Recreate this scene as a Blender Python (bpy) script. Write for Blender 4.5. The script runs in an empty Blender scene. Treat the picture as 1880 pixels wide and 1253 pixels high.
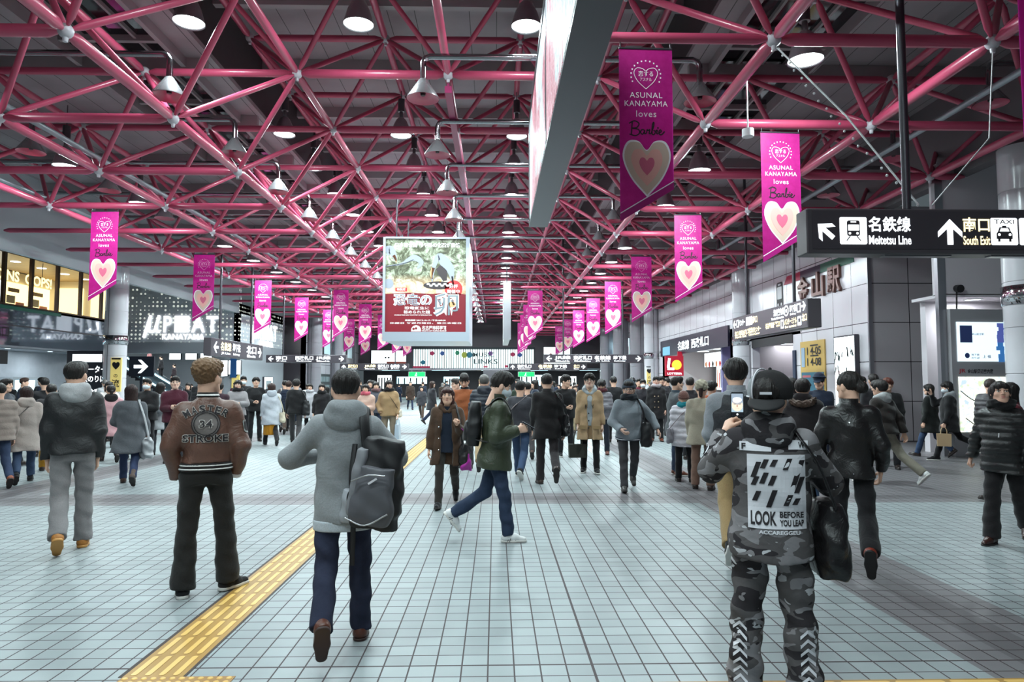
import bpy, math, random
import numpy as np
from mathutils import Vector, Matrix
from mathutils.bvhtree import BVHTree

# ---------------------------------------------------------------- camera, world, exposure
SC = bpy.context.scene
COL = SC.collection
EYE = 1.63                      # camera height (m); hall runs along +Y, X to the right
cam = bpy.data.cameras.new('camera')
cam.sensor_width = 36.0
cam.lens = 24.0
cam.clip_end = 300
cam_o = bpy.data.objects.new('camera', cam)
COL.objects.link(cam_o)
cam_o.location = (0, 0, EYE)
cam_o.rotation_euler = (math.radians(90 + 3.49), 0, math.radians(-1.37))
SC.camera = cam_o

w = bpy.data.worlds.new('world')
SC.world = w
w.use_nodes = True
w.node_tree.nodes['Background'].inputs[0].default_value = (0.62, 0.78, 0.86, 1)
w.node_tree.nodes['Background'].inputs[1].default_value = 0.11

SC.view_settings.view_transform = 'Standard'
SC.view_settings.look = 'None'
SC.view_settings.gamma = 1.0
SC.view_settings.exposure = 0.22
SC.view_settings.use_curve_mapping = False
SC.cycles.use_denoising = True
SC.cycles.max_bounces = 6
SC.cycles.diffuse_bounces = 3
SC.cycles.glossy_bounces = 3
SC.cycles.transmission_bounces = 4
SC.cycles.transparent_max_bounces = 6
SC.cycles.caustics_reflective = False
SC.cycles.caustics_refractive = False
SC.cycles.sample_clamp_indirect = 4.0

LAMP_W = 165.0                  # watts of each high bay lamp in the middle of the hall
LAMP_COL = (0.80, 0.98, 1.0)
random.seed(7)
PI = math.pi
rad = math.radians

# ---------------------------------------------------------------- colours and materials
def lin(h):
    h = h.lstrip('#')
    c = [int(h[i:i + 2], 16) / 255 for i in (0, 2, 4)]
    return tuple(x / 12.92 if x <= .04045 else ((x + .055) / 1.055) ** 2.4 for x in c) + (1,)

class NT:
    """small helper for node trees"""
    def __init__(s, name):
        s.mat = bpy.data.materials.new(name)
        s.mat.use_nodes = True
        s.t = s.mat.node_tree
        s.b = s.t.nodes['Principled BSDF']
    def n(s, typ, **kw):
        n = s.t.nodes.new(typ)
        for k, v in kw.items():
            setattr(n, k, v)
        return n
    def put(s, sock, v):
        if hasattr(v, 'is_output'):
            s.t.links.new(v, sock)
        elif v is not None:
            sock.default_value = v
    def m(s, op, a, b=None, c=None):
        n = s.n('ShaderNodeMath', operation=op)
        for i, v in enumerate((a, b, c)):
            s.put(n.inputs[i], v)
        return n.outputs[0]
    def mix(s, f, a, b):
        n = s.n('ShaderNodeMix', data_type='RGBA')
        s.put(n.inputs['Factor'], f)
        s.put(n.inputs[6], a)
        s.put(n.inputs[7], b)
        return n.outputs[2]
    def obj(s):
        return s.n('ShaderNodeTexCoord').outputs['Object']
    def pos(s):
        return s.n('ShaderNodeNewGeometry').outputs['Position']
    def xyz(s, v):
        n = s.n('ShaderNodeSeparateXYZ')
        s.put(n.inputs[0], v)
        return n.outputs
    def noise(s, v, scale, detail=3, rough=.55, dist=0):
        n = s.n('ShaderNodeTexNoise')
        s.put(n.inputs['Vector'], v)
        n.inputs['Scale'].default_value = scale
        n.inputs['Detail'].default_value = detail
        n.inputs['Roughness'].default_value = rough
        n.inputs['Distortion'].default_value = dist
        return n.outputs['Fac']
    def ramp(s, f, stops, const=False):
        n = s.n('ShaderNodeValToRGB')
        s.put(n.inputs[0], f)
        cr = n.color_ramp
        if const:
            cr.interpolation = 'CONSTANT'
        while len(cr.elements) < len(stops):
            cr.elements.new(.5)
        for e, (p, c) in zip(cr.elements, stops):
            e.position = p
            e.color = c
        return n.outputs[0]
    def bump(s, h, strength=.3, dist=.01):
        n = s.n('ShaderNodeBump')
        n.inputs['Strength'].default_value = strength
        n.inputs['Distance'].default_value = dist
        s.put(n.inputs['Height'], h)
        s.t.links.new(n.outputs[0], s.b.inputs['Normal'])
    def set(s, **kw):
        for k, v in kw.items():
            s.put(s.b.inputs[k.replace('_', ' ')], v)
        return s.mat

MATS = {}
def mat(name, col, rough=.6, metal=0, bump=None, emit=0, spec=.5, var=.0, coat=0):
    key = (name, col, rough, metal, bump, emit, spec, var, coat)
    if key in MATS:
        return MATS[key]
    t = NT(name)
    c = lin(col) if isinstance(col, str) else col
    base = c
    if var:
        f = t.noise(t.obj(), 3.0, 4)
        base = t.mix(f, tuple(x * (1 - var) for x in c[:3]) + (1,), tuple(min(1, x * (1 + var)) for x in c[:3]) + (1,))
    t.set(Base_Color=base, Roughness=rough, Metallic=metal)
    t.b.inputs['Specular IOR Level'].default_value = spec
    if coat:
        t.b.inputs['Coat Weight'].default_value = coat
        t.b.inputs['Coat Roughness'].default_value = .15
    if bump:
        t.bump(t.noise(t.obj(), bump[0], 3), bump[1], .01)
    if emit:
        t.set(Emission_Color=c, Emission_Strength=emit)
    MATS[key] = t.mat
    return t.mat

def cloth(col, rough=.9, b=120):
    """woven cloth: faint weave plus soft creases"""
    key = ('cloth', col, rough, b)
    if key not in MATS:
        t = NT('cloth')
        c = lin(col)
        o = t.obj()
        f = t.noise(o, b, 2)
        g = t.noise(o, 7, 3, .6, .6)
        base = t.mix(f, tuple(x * .78 for x in c[:3]) + (1,), tuple(min(1, x * 1.2) for x in c[:3]) + (1,))
        t.set(Base_Color=base, Roughness=rough)
        t.b.inputs['Specular IOR Level'].default_value = .25
        t.b.inputs['Sheen Weight'].default_value = .15
        t.bump(t.m('ADD', t.m('MULTIPLY', f, .12), g), .35, .03)
        MATS[key] = t.mat
    return MATS[key]

def leather(col, rough=.4):
    key = ('leather', col, rough)
    if key not in MATS:
        t = NT('leather')
        c = lin(col)
        o = t.obj()
        g = t.noise(o, 9, 4, .6, 1.0)
        f = t.noise(o, 220, 2)
        base = t.mix(g, tuple(x * .7 for x in c[:3]) + (1,), tuple(min(1, x * 1.25) for x in c[:3]) + (1,))
        t.set(Base_Color=base, Roughness=t.m('ADD', t.m('MULTIPLY', g, .25), rough - .12))
        t.bump(t.m('ADD', t.m('MULTIPLY', f, .06), g), .4, .03)
        MATS[key] = t.mat
    return MATS[key]

def denim(col):
    key = ('denim', col)
    if key not in MATS:
        t = NT('denim')
        c = lin(col)
        o = t.obj()
        g = t.noise(o, 5, 4, .6, .5)
        f = t.noise(o, 300, 1)
        base = t.mix(t.m('ADD', t.m('MULTIPLY', g, .8), t.m('MULTIPLY', f, .3)), tuple(x * .55 for x in c[:3]) + (1,), tuple(min(1, x * 1.55 + .01) for x in c[:3]) + (1,))
        t.set(Base_Color=base, Roughness=.88)
        t.b.inputs['Specular IOR Level'].default_value = .2
        t.bump(g, .45, .03)
        MATS[key] = t.mat
    return MATS[key]

def hairmat(col):
    key = ('hair', col)
    if key not in MATS:
        t = NT('hair')
        c = lin(col)
        mp = t.n('ShaderNodeMapping')
        mp.inputs['Scale'].default_value = (90, 90, 9)
        t.put(mp.inputs[0], t.obj())
        f = t.noise(mp.outputs[0], 1.6, 3)
        base = t.mix(f, tuple(x * .5 for x in c[:3]) + (1,), tuple(min(1, x * 1.7 + .004) for x in c[:3]) + (1,))
        t.set(Base_Color=base, Roughness=.48)
        t.b.inputs['Specular IOR Level'].default_value = .35
        t.bump(f, .6, .012)
        MATS[key] = t.mat
    return MATS[key]

def skinmat(col='d9a58c'):
    key = ('skin', col)
    if key not in MATS:
        t = NT('skin')
        c = lin(col)
        f = t.noise(t.obj(), 14, 3)
        base = t.mix(f, tuple(x * .86 for x in c[:3]) + (1,), tuple(min(1, x * 1.08) for x in c[:3]) + (1,))
        t.set(Base_Color=base, Roughness=.5)
        t.b.inputs['Subsurface Weight'].default_value = 0.0
        t.b.inputs['Specular IOR Level'].default_value = .35
        MATS[key] = t.mat
    return MATS[key]

def camo():
    if 'camo' in MATS:
        return MATS['camo']
    t = NT('camouflage')
    mp = t.n('ShaderNodeMapping')
    mp.inputs['Scale'].default_value = (1, 1, 1.9)
    t.put(mp.inputs[0], t.obj())
    o = mp.outputs[0]
    a = t.noise(o, 6.0, 1.5, .5, .5)
    mp2 = t.n('ShaderNodeMapping')
    mp2.inputs['Location'].default_value = (7.3, 2.1, 4.4)
    t.put(mp2.inputs[0], o)
    b = t.noise(mp2.outputs[0], 7.5, 1.5, .5, .6)
    mp3 = t.n('ShaderNodeMapping')
    mp3.inputs['Location'].default_value = (1.3, 9.1, 2.4)
    t.put(mp3.inputs[0], o)
    c = t.noise(mp3.outputs[0], 9, 2, .5, .7)
    base = t.mix(t.m('GREATER_THAN', a, .53), lin('595556'), lin('343033'))
    base = t.mix(t.m('GREATER_THAN', b, .57), base, lin('858184'))
    base = t.mix(t.m('GREATER_THAN', c, .66), base, lin('bdbcc0'))
    t.set(Base_Color=base, Roughness=.9)
    t.b.inputs['Specular IOR Level'].default_value = .2
    t.bump(t.noise(t.obj(), 8, 3, .6, .6), .35, .03)
    MATS['camo'] = t.mat
    return t.mat

# ---------------------------------------------------------------- geometry pieces: (verts, faces, material index)
def box(x0, x1, y0, y1, z0, z1, mi=0):
    v = np.array([(x, y, z) for x in (x0, x1) for y in (y0, y1) for z in (z0, z1)], float)
    f = np.array([(0, 1, 3, 2), (4, 6, 7, 5), (0, 4, 5, 1), (2, 3, 7, 6), (0, 2, 6, 4), (1, 5, 7, 3)])
    return [(v, f, mi)]

def frame_from(d, up=(0, 0, 1)):
    d = np.asarray(d, float)
    d = d / np.linalg.norm(d)
    up = np.asarray(up, float)
    if abs(d @ up) > .98:
        up = np.array((0, 1., 0)) if abs(d[1]) < .9 else np.array((1., 0, 0))
    u = np.cross(up, d)
    u /= np.linalg.norm(u)
    return u, np.cross(d, u), d

def tube(pts, r, n=8, mi=0, caps=True, flat=1.0, up=(0, 0, 1)):
    pts = np.asarray(pts, float)
    k = len(pts)
    rr = np.full(k, r, float) if np.isscalar(r) else np.asarray(r, float)
    V = []
    pu = None
    for i in range(k):
        d = pts[min(i + 1, k - 1)] - pts[max(i - 1, 0)]
        u, v, d = frame_from(d, up) if pu is None else frame_from(d, pu)
        pu = v
        for j in range(n):
            a = 2 * PI * j / n
            V.append(pts[i] + rr[i] * (math.cos(a) * u + math.sin(a) * flat * v))
    F = [(i * n + j, i * n + (j + 1) % n, (i + 1) * n + (j + 1) % n, (i + 1) * n + j) for i in range(k - 1) for j in range(n)]
    out = [(np.array(V), np.array(F), mi)]
    if caps:
        V = np.array(V)
        out.append((V[:n], np.array([list(range(n))[::-1]]), mi))
        out.append((V[-n:], np.array([list(range(n))]), mi))
    return out

def cyl(a, b, r0, r1=None, n=16, mi=0):
    return tube([a, b], [r0, r0 if r1 is None else r1], n, mi)

def lathe(prof, n=20, mi=0, c=(0, 0, 0)):
    V = [(c[0] + r * math.cos(2 * PI * j / n), c[1] + r * math.sin(2 * PI * j / n), c[2] + z) for r, z in prof for j in range(n)]
    F = [(i * n + j, i * n + (j + 1) % n, (i + 1) * n + (j + 1) % n, (i + 1) * n + j) for i in range(len(prof) - 1) for j in range(n)]
    return [(np.array(V), np.array(F), mi)]

def disc(c, r, n=20, mi=0, nrm=-1, rz=None):
    V = np.array([(c[0] + r * math.cos(2 * PI * j / n), c[1] + (rz or r) * math.sin(2 * PI * j / n), c[2]) for j in range(n)])
    return [(V, np.array([list(range(n))[::nrm]]), mi)]

def ball(c, r, n=10, mi=0, sc=(1, 1, 1)):
    k = max(4, n // 2 + 1)
    prof = [(max(1e-4, math.sin(PI * i / k)), -math.cos(PI * i / k)) for i in range(k + 1)]
    p = lathe(prof, n, mi)
    return [(p[0][0] * np.array(sc) * r + np.array(c), p[0][1], mi)]

def sheet(pts3, mi=0):
    v = np.array(pts3, float)
    return [(v, np.array([list(range(len(v)))]), mi)]

def slab(poly, o, u, v, th, mi=0):
    """2-D outline extruded: poly in (a,b) -> o + a u + b v, thickness th along u x v"""
    o, u, v = (np.asarray(q, float) for q in (o, u, v))
    nn = np.cross(u, v)
    nn = nn / np.linalg.norm(nn)
    P = np.array([o + a * u + b * v for a, b in poly])
    n = len(P)
    area = sum(poly[i][0] * poly[(i + 1) % n][1] - poly[(i + 1) % n][0] * poly[i][1] for i in range(n))
    idx = list(range(n)) if area > 0 else list(range(n))[::-1]
    Q = P + nn * th
    side = np.array([(idx[i], idx[(i + 1) % n], n + idx[(i + 1) % n], n + idx[i]) for i in range(n)])
    return [(Q, np.array([idx]), mi), (P, np.array([idx[::-1]]), mi), (np.vstack([P, Q]), side, mi)]

def moved(pieces, M):
    M = np.array(M)
    R, t = M[:3, :3], M[:3, 3]
    return [(v @ R.T + t, f, mi) for v, f, mi in pieces]

def remat(pieces, mi):
    return [(v, f, mi) for v, f, _ in pieces]

def mesh(name, pieces, mats, smooth=True):
    V = np.vstack([p[0] for p in pieces])
    loops, starts, tot, mi = [], [], [], []
    off = ls = 0
    for v, f, m in pieces:
        f = np.asarray(f)
        n, k = f.shape
        loops.append((f + off).ravel())
        starts.append(ls + k * np.arange(n))
        tot.append(np.full(n, k))
        mi.append(np.full(n, m))
        off += len(v)
        ls += n * k
    me = bpy.data.meshes.new(name)
    me.vertices.add(len(V))
    me.vertices.foreach_set('co', V.astype(np.float32).ravel())
    loops = np.concatenate(loops).astype(np.int32)
    me.loops.add(len(loops))
    me.loops.foreach_set('vertex_index', loops)
    starts = np.concatenate(starts).astype(np.int32)
    me.polygons.add(len(starts))
    me.polygons.foreach_set('loop_start', starts)
    me.polygons.foreach_set('loop_total', np.concatenate(tot).astype(np.int32))
    me.polygons.foreach_set('material_index', np.concatenate(mi).astype(np.int32))
    me.polygons.foreach_set('use_smooth', np.full(len(starts), bool(smooth)))
    for m in (mats if isinstance(mats, (list, tuple)) else [mats]):
        me.materials.append(m)
    me.update(calc_edges=True)
    me.validate()
    return me

def ob(name, data, parent=None, loc=None, rz=0, label=None, cat=None, group=None, kind=None):
    o = bpy.data.objects.new(name, data)
    COL.objects.link(o)
    if loc is not None:
        o.location = loc
    if rz:
        o.rotation_euler = (0, 0, rz)
    if parent is not None:
        o.parent = parent
    tag(o, label, cat, group, kind)
    return o

def tag(o, label=None, cat=None, group=None, kind=None):
    for k, v in (('label', label), ('category', cat), ('group', group), ('kind', kind)):
        if v:
            o[k] = v
    return o

def part(name, pieces, mats, parent=None, smooth=True, **kw):
    o = ob(name, mesh(name, pieces, mats, smooth), parent, **kw)
    return o

def sharp(o, angle=35):
    """keep edges crisp on smooth-shaded hard parts"""
    me = o.data
    a = np.empty(len(me.polygons) * 3, np.float32)
    me.set_sharp_from_angle(angle=rad(angle))
    return o

def thing(name, loc, rz, label, cat, group=None):
    return ob(name, None, None, loc, rz, label, cat, group)

def copy_tree(o, parent=None):
    c = o.copy()
    COL.objects.link(c)
    if parent is not None:
        c.parent = parent
    for ch in list(o.children):
        copy_tree(ch, c)
    return c

ORD = 'first second third fourth fifth sixth seventh eighth ninth tenth eleventh twelfth thirteenth fourteenth fifteenth sixteenth seventeenth eighteenth nineteenth twentieth'.split()

# ---------------------------------------------------------------- lettering
_fc = {}
def glyphs(s, bold=0.0, spacing=1.0):
    key = (s, bold, spacing)
    if key not in _fc:
        c = bpy.data.curves.new('lettering', 'FONT')
        c.body = s
        c.offset = bold
        c.space_character = spacing
        c.resolution_u = 3
        o = bpy.data.objects.new('lettering', c)
        COL.objects.link(o)
        dg = bpy.context.evaluated_depsgraph_get()
        me = bpy.data.meshes.new_from_object(o.evaluated_get(dg))
        V = np.array([v.co[:2] for v in me.vertices], float).reshape(-1, 2)
        me.calc_loop_triangles()
        F = np.array([t.vertices[:] for t in me.loop_triangles]).reshape(-1, 3)
        bpy.data.objects.remove(o)
        bpy.data.curves.remove(c)
        bpy.data.meshes.remove(me)
        _fc[key] = (V, F)
    return _fc[key]

def text2(s, x, y, h=None, w=None, bold=0.012, align='C', shear=0, mi=0, spacing=1.0):
    """flat lettering: bounding box height h (and width w) placed at (x,y) = middle / left / right of the box"""
    V, F = glyphs(s, bold, spacing)
    if len(V) == 0:
        return []
    V = V.copy()
    V[:, 0] += shear * V[:, 1]
    lo, hi = V.min(0), V.max(0)
    sz = np.maximum(hi - lo, 1e-6)
    sy = h / sz[1] if h else w / sz[0]
    sx = w / sz[0] if w else sy
    V = (V - lo) * (sx, sy)
    W, H = sz[0] * sx, sz[1] * sy
    V[:, 0] += x - (W / 2 if align == 'C' else W if align == 'R' else 0)
    V[:, 1] += y - H / 2
    return [(V, F, mi)]

def poly2(pts, mi=0):
    a = sum(pts[i][0] * pts[(i + 1) % len(pts)][1] - pts[(i + 1) % len(pts)][0] * pts[i][1] for i in range(len(pts)))
    pts = pts if a > 0 else pts[::-1]
    return [(np.array(pts, float), np.array([list(range(len(pts)))]), mi)]

def rect2(x0, x1, y0, y1, mi=0, r=0):
    if not r:
        return poly2([(x0, y0), (x1, y0), (x1, y1), (x0, y1)], mi)
    pts = []
    for cx, cy, a0 in ((x1 - r, y0 + r, -90), (x1 - r, y1 - r, 0), (x0 + r, y1 - r, 90), (x0 + r, y0 + r, 180)):
        pts += [(cx + r * math.cos(rad(a0 + k * 22.5)), cy + r * math.sin(rad(a0 + k * 22.5))) for k in range(5)]
    return poly2(pts, mi)

def circ2(x, y, r, mi=0, n=20, ry=None):
    return poly2([(x + r * math.cos(2 * PI * k / n), y + (ry or r) * math.sin(2 * PI * k / n)) for k in range(n)], mi)

def solid2(pieces, depth):
    """flat 2-D pieces -> solid letters (x, y, 0..depth)"""
    out = []
    for V, F, m in pieces:
        n = len(V)
        cnt = {}
        for f in F:
            for i in range(len(f)):
                e = (int(f[i]), int(f[(i + 1) % len(f)]))
                cnt[e] = 1
        side = np.array([(a, b, b + n, a + n) for a, b in cnt if (b, a) not in cnt])
        lo, hi = np.c_[V, np.zeros(n)], np.c_[V, np.full(n, depth)]
        out += [(hi, F, m), (np.vstack([lo, hi]), side, m)]
    return out

def on_plane3(pieces, o, u, v):
    o, u, v = (np.asarray(q, float) for q in (o, u, v))
    n = np.cross(u, v)
    return [(o + p[:, :1] * u + p[:, 1:2] * v + p[:, 2:] * n, f, m) for p, f, m in pieces]

def spline(pts, n=8):
    pts = np.asarray(pts, float)
    P = np.vstack([2 * pts[0] - pts[1], pts, 2 * pts[-1] - pts[-2]])
    out = []
    for i in range(1, len(P) - 2):
        for t in np.linspace(0, 1, n, endpoint=False):
            a, b, c, d = P[i - 1:i + 3]
            out.append(.5 * (2 * b + (c - a) * t + (2 * a - 5 * b + 4 * c - d) * t * t + (3 * b - a - 3 * c + d) * t ** 3))
    out.append(pts[-1])
    return np.array(out)

def stroke2(pts, w, mi=0, n=6, smooth=True):
    """ribbon along a 2-D polyline"""
    p = spline(pts, n) if smooth and len(pts) > 2 else np.asarray(pts, float)
    k = len(p)
    ww = np.full(k, w) if np.isscalar(w) else np.interp(np.linspace(0, 1, k), np.linspace(0, 1, len(w)), w)
    d = np.gradient(p, axis=0)
    d /= np.maximum(np.linalg.norm(d, axis=1, keepdims=True), 1e-9)
    nn = np.stack([-d[:, 1], d[:, 0]], 1) * ww[:, None] / 2
    V = np.vstack([p - nn, p + nn])
    F = np.array([(i, i + 1, k + i + 1, k + i) for i in range(k - 1)])
    return [(V, F, mi)]

def on_plane(pieces, o, u, v, off=0.0):
    """2-D pieces -> 3-D plane o + a u + b v, lifted by off towards u x v"""
    o, u, v = (np.asarray(q, float) for q in (o, u, v))
    nn = np.cross(u, v)
    nn /= np.linalg.norm(nn)
    return [(o + p[:, :1] * u + p[:, 1:2] * v + nn * off, f, mi) for p, f, mi in pieces]

# ---------------------------------------------------------------- distance fields (bodies, clothes, hair, shoes)
class Field:
    def __init__(s, lo, hi, v):
        s.v = v
        s.lo, s.hi = np.array(lo, float), np.array(hi, float)
        s.ax = [np.arange(l, h + v, v, dtype=np.float32) for l, h in zip(lo, hi)]
        s.F = np.full([len(a) for a in s.ax], 1.0, np.float32)
    def like(s):
        g = Field.__new__(Field)
        g.v, g.ax, g.lo, g.hi = s.v, s.ax, s.lo, s.hi
        g.F = np.full(s.F.shape, 1.0, np.float32)
        return g
    def blk(s, lo, hi, m):
        m = m + 2.5 * s.v
        sl = []
        for i in range(3):
            a = s.ax[i]
            i0 = int(np.searchsorted(a, lo[i] - m))
            i1 = int(np.searchsorted(a, hi[i] + m))
            if i1 <= i0:
                return None, None
            sl.append(slice(i0, i1))
        g = (s.ax[0][sl[0]][:, None, None], s.ax[1][sl[1]][None, :, None], s.ax[2][sl[2]][None, None, :])
        return tuple(sl), g
    @staticmethod
    def smin(a, b, k):
        if k <= 0:
            return np.minimum(a, b)
        h = np.clip(.5 + .5 * (b - a) / k, 0, 1)
        return b + (a - b) * h - k * h * (1 - h)
    def put(s, sl, d, k, sub):
        if sub:
            s.F[sl] = -s.smin(-s.F[sl], d, k)
        else:
            s.F[sl] = s.smin(s.F[sl], d, k)
    def cap(s, a, b, ra, rb=None, k=.02, flat=None, end=False, start=False, sub=False):
        rb = ra if rb is None else rb
        a, b = np.asarray(a, np.float32), np.asarray(b, np.float32)
        rm = max(ra, rb)
        sl, (g) = s.blk(np.minimum(a, b) - rm, np.maximum(a, b) + rm, k)
        if sl is None:
            return s
        ba = b - a
        L2 = float(ba @ ba) + 1e-9
        px, py, pz = g[0] - a[0], g[1] - a[1], g[2] - a[2]
        tt = (px * ba[0] + py * ba[1] + pz * ba[2]) / L2
        t = np.clip(tt, 0, 1)
        dx, dy, dz = px - t * ba[0], py - t * ba[1], pz - t * ba[2]
        if flat is not None:
            n, f = flat
            n = np.asarray(n, np.float32)
            q = (dx * n[0] + dy * n[1] + dz * n[2]) * (1 / f - 1)
            dx, dy, dz = dx + q * n[0], dy + q * n[1], dz + q * n[2]
        d = np.sqrt(dx * dx + dy * dy + dz * dz) - (ra + (rb - ra) * t)
        L = math.sqrt(L2)
        if end:
            d = np.maximum(d, (tt - 1) * L)
        if start:
            d = np.maximum(d, -tt * L)
        s.put(sl, d, k, sub)
        return s
    def ell(s, c, r, R=None, k=.02, sub=False):
        c, r = np.asarray(c, np.float32), np.asarray(r, np.float32)
        rm = float(r.max())
        sl, g = s.blk(c - rm, c + rm, k)
        if sl is None:
            return s
        p = [g[0] - c[0], g[1] - c[1], g[2] - c[2]]
        if R is not None:
            R = np.asarray(R, np.float32)
            p = [p[0] * R[0, i] + p[1] * R[1, i] + p[2] * R[2, i] for i in range(3)]
        q = np.sqrt((p[0] / r[0]) ** 2 + (p[1] / r[1]) ** 2 + (p[2] / r[2]) ** 2)
        s.put(sl, (q - 1) * float(r.min()), k, sub)
        return s
    def loft(s, o, R, prof, k=.02, e=2.3, sub=False):
        """stack of superellipse sections (w, half width, half depth, depth offset) along R's third axis"""
        o, R = np.asarray(o, np.float32), np.asarray(R, np.float32)
        P = np.array(prof, float)
        rm = float(P[:, 1:3].max() + np.abs(P[:, 3]).max())
        e0, e1 = o + R[:, 2] * P[0, 0], o + R[:, 2] * P[-1, 0]
        sl, g = s.blk(np.minimum(e0, e1) - rm, np.maximum(e0, e1) + rm, k)
        if sl is None:
            return s
        p = [g[0] - o[0], g[1] - o[1], g[2] - o[2]]
        u, v, w_ = [p[0] * R[0, i] + p[1] * R[1, i] + p[2] * R[2, i] for i in range(3)]
        hw = np.interp(w_, P[:, 0], P[:, 1]).astype(np.float32)
        hd = np.interp(w_, P[:, 0], P[:, 2]).astype(np.float32)
        v = v - np.interp(w_, P[:, 0], P[:, 3]).astype(np.float32)
        d = ((np.abs(u) / hw) ** e + (np.abs(v) / hd) ** e + 1e-9) ** (1 / e)
        d = (d - 1) * np.minimum(hw, hd)
        d = np.maximum(d, np.maximum(P[0, 0] - w_, w_ - P[-1, 0]))
        s.put(sl, d, k, sub)
        return s
    def cut(s, p, n):
        """drop everything on the side the normal points to"""
        n = np.asarray(n, np.float32)
        d = (s.ax[0][:, None, None] - p[0]) * n[0] + (s.ax[1][None, :, None] - p[1]) * n[1] + (s.ax[2][None, None, :] - p[2]) * n[2]
        s.F = np.maximum(s.F, d)
        return s
    def join(s, g, k=.02):
        s.F = s.smin(s.F, g.F, k)
        return s
    def folds(s, amp, f=(9, 9, 14), seed=0.0):
        x, y, z = s.ax[0][:, None, None], s.ax[1][None, :, None], s.ax[2][None, None, :]
        g = np.sin(z * f[2] + 2.3 * np.sin(x * f[0] + seed) + 1.7 * np.sin(y * f[1] + 2 * seed)) + .6 * np.sin(z * f[2] * 2.1 + x * f[0] * 1.7 - y * 6 + 3 * seed)
        s.F = s.F + (amp * g).astype(np.float32)
        return s
    def quilt(s, amp, pitch):
        z = s.ax[2][None, None, :]
        s.F = s.F - (amp * np.abs(np.sin(z * PI / pitch)) - amp * .5).astype(np.float32)
        return s
    def net(s, mi=0):
        F = s.F.copy()
        for i in range(3):        # close the box
            idx = [slice(None)] * 3
            for e in (0, -1):
                idx[i] = e
                F[tuple(idx)] = np.maximum(F[tuple(idx)], .5 * s.v)
        ins = F < 0
        sh = tuple(n - 1 for n in F.shape)
        cnt = np.zeros(sh, np.int8)
        for dx in (0, 1):
            for dy in (0, 1):
                for dz in (0, 1):
                    cnt += ins[dx:dx + sh[0], dy:dy + sh[1], dz:dz + sh[2]]
        act = (cnt > 0) & (cnt < 8)
        I = np.argwhere(act)
        if len(I) == 0:
            return []
        idx = np.full(sh, -1, np.int32)
        idx[act] = np.arange(len(I))
        acc = np.zeros((len(I), 3), np.float64)
        num = np.zeros(len(I))
        corner = [(a, b, c) for a in (0, 1) for b in (0, 1) for c in (0, 1)]
        val = {c: F[I[:, 0] + c[0], I[:, 1] + c[1], I[:, 2] + c[2]] for c in corner}
        for c in corner:
            for ax in range(3):
                if c[ax] == 0:
                    d = list(c)
                    d[ax] = 1
                    d = tuple(d)
                    a, b = val[c], val[d]
                    m = (a < 0) != (b < 0)
                    t = a / np.where(m, a - b, 1)
                    for q in range(3):
                        acc[m, q] += c[q]
                    acc[m, ax] += t[m]
                    num[m] += 1
        P = I + acc / num[:, None]
        V = np.stack([np.interp(P[:, i], np.arange(len(s.ax[i])), s.ax[i]) for i in range(3)], 1)
        Q = []
        for ax in range(3):
            a, b = (ax + 1) % 3, (ax + 2) % 3
            s0 = [slice(None)] * 3
            s1 = [slice(None)] * 3
            s0[ax], s1[ax] = slice(0, -1), slice(1, None)
            for q in (a, b):
                s0[q] = s1[q] = slice(1, -1)
            i0, i1 = ins[tuple(s0)], ins[tuple(s1)]
            for flip, mm in ((False, i0 & ~i1), (True, ~i0 & i1)):
                E = np.argwhere(mm)
                if len(E) == 0:
                    continue
                E[:, a] += 1
                E[:, b] += 1
                quad = []
                for oa, obb in ((-1, -1), (0, -1), (0, 0), (-1, 0)):
                    c = E.copy()
                    c[:, a] += oa
                    c[:, b] += obb
                    quad.append(idx[c[:, 0], c[:, 1], c[:, 2]])
                q = np.stack(quad, 1)
                Q.append(q[:, ::-1] if flip else q)
        return [(V, np.vstack(Q), mi)]

def decal(pieces2, garment, o, u, v, nrm, lift=.004, reach=.6):
    """project flat 2-D pieces along -nrm onto a garment mesh (pieces) and lift them a little"""
    gv = np.vstack([p[0] for p in garment])
    fs, off = [], 0
    for p in garment:
        fs += [tuple(int(i) + off for i in f) for f in p[1]]
        off += len(p[0])
    bvh = BVHTree.FromPolygons([Vector(p) for p in gv], fs)
    o, u, v, n = (np.asarray(q, float) for q in (o, u, v, nrm))
    out = []
    for V, F, mi in pieces2:
        W = []
        for a, b in V:
            s = o + a * u + b * v + n * reach
            hit = bvh.ray_cast(Vector(s), Vector(-n), reach * 2)
            W.append(np.array(hit[0]) + n * lift if hit[0] is not None else o + a * u + b * v)
        out.append((np.array(W), F, mi))
    return out

def grid2(x0, x1, y0, y1, nx, ny, mi=0):
    X, Y = np.meshgrid(np.linspace(x0, x1, nx + 1), np.linspace(y0, y1, ny + 1), indexing='ij')
    V = np.stack([X.ravel(), Y.ravel()], 1)
    F = np.array([(i * (ny + 1) + j, (i + 1) * (ny + 1) + j, (i + 1) * (ny + 1) + j + 1, i * (ny + 1) + j + 1) for i in range(nx) for j in range(ny)])
    return [(V, F, mi)]
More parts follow.
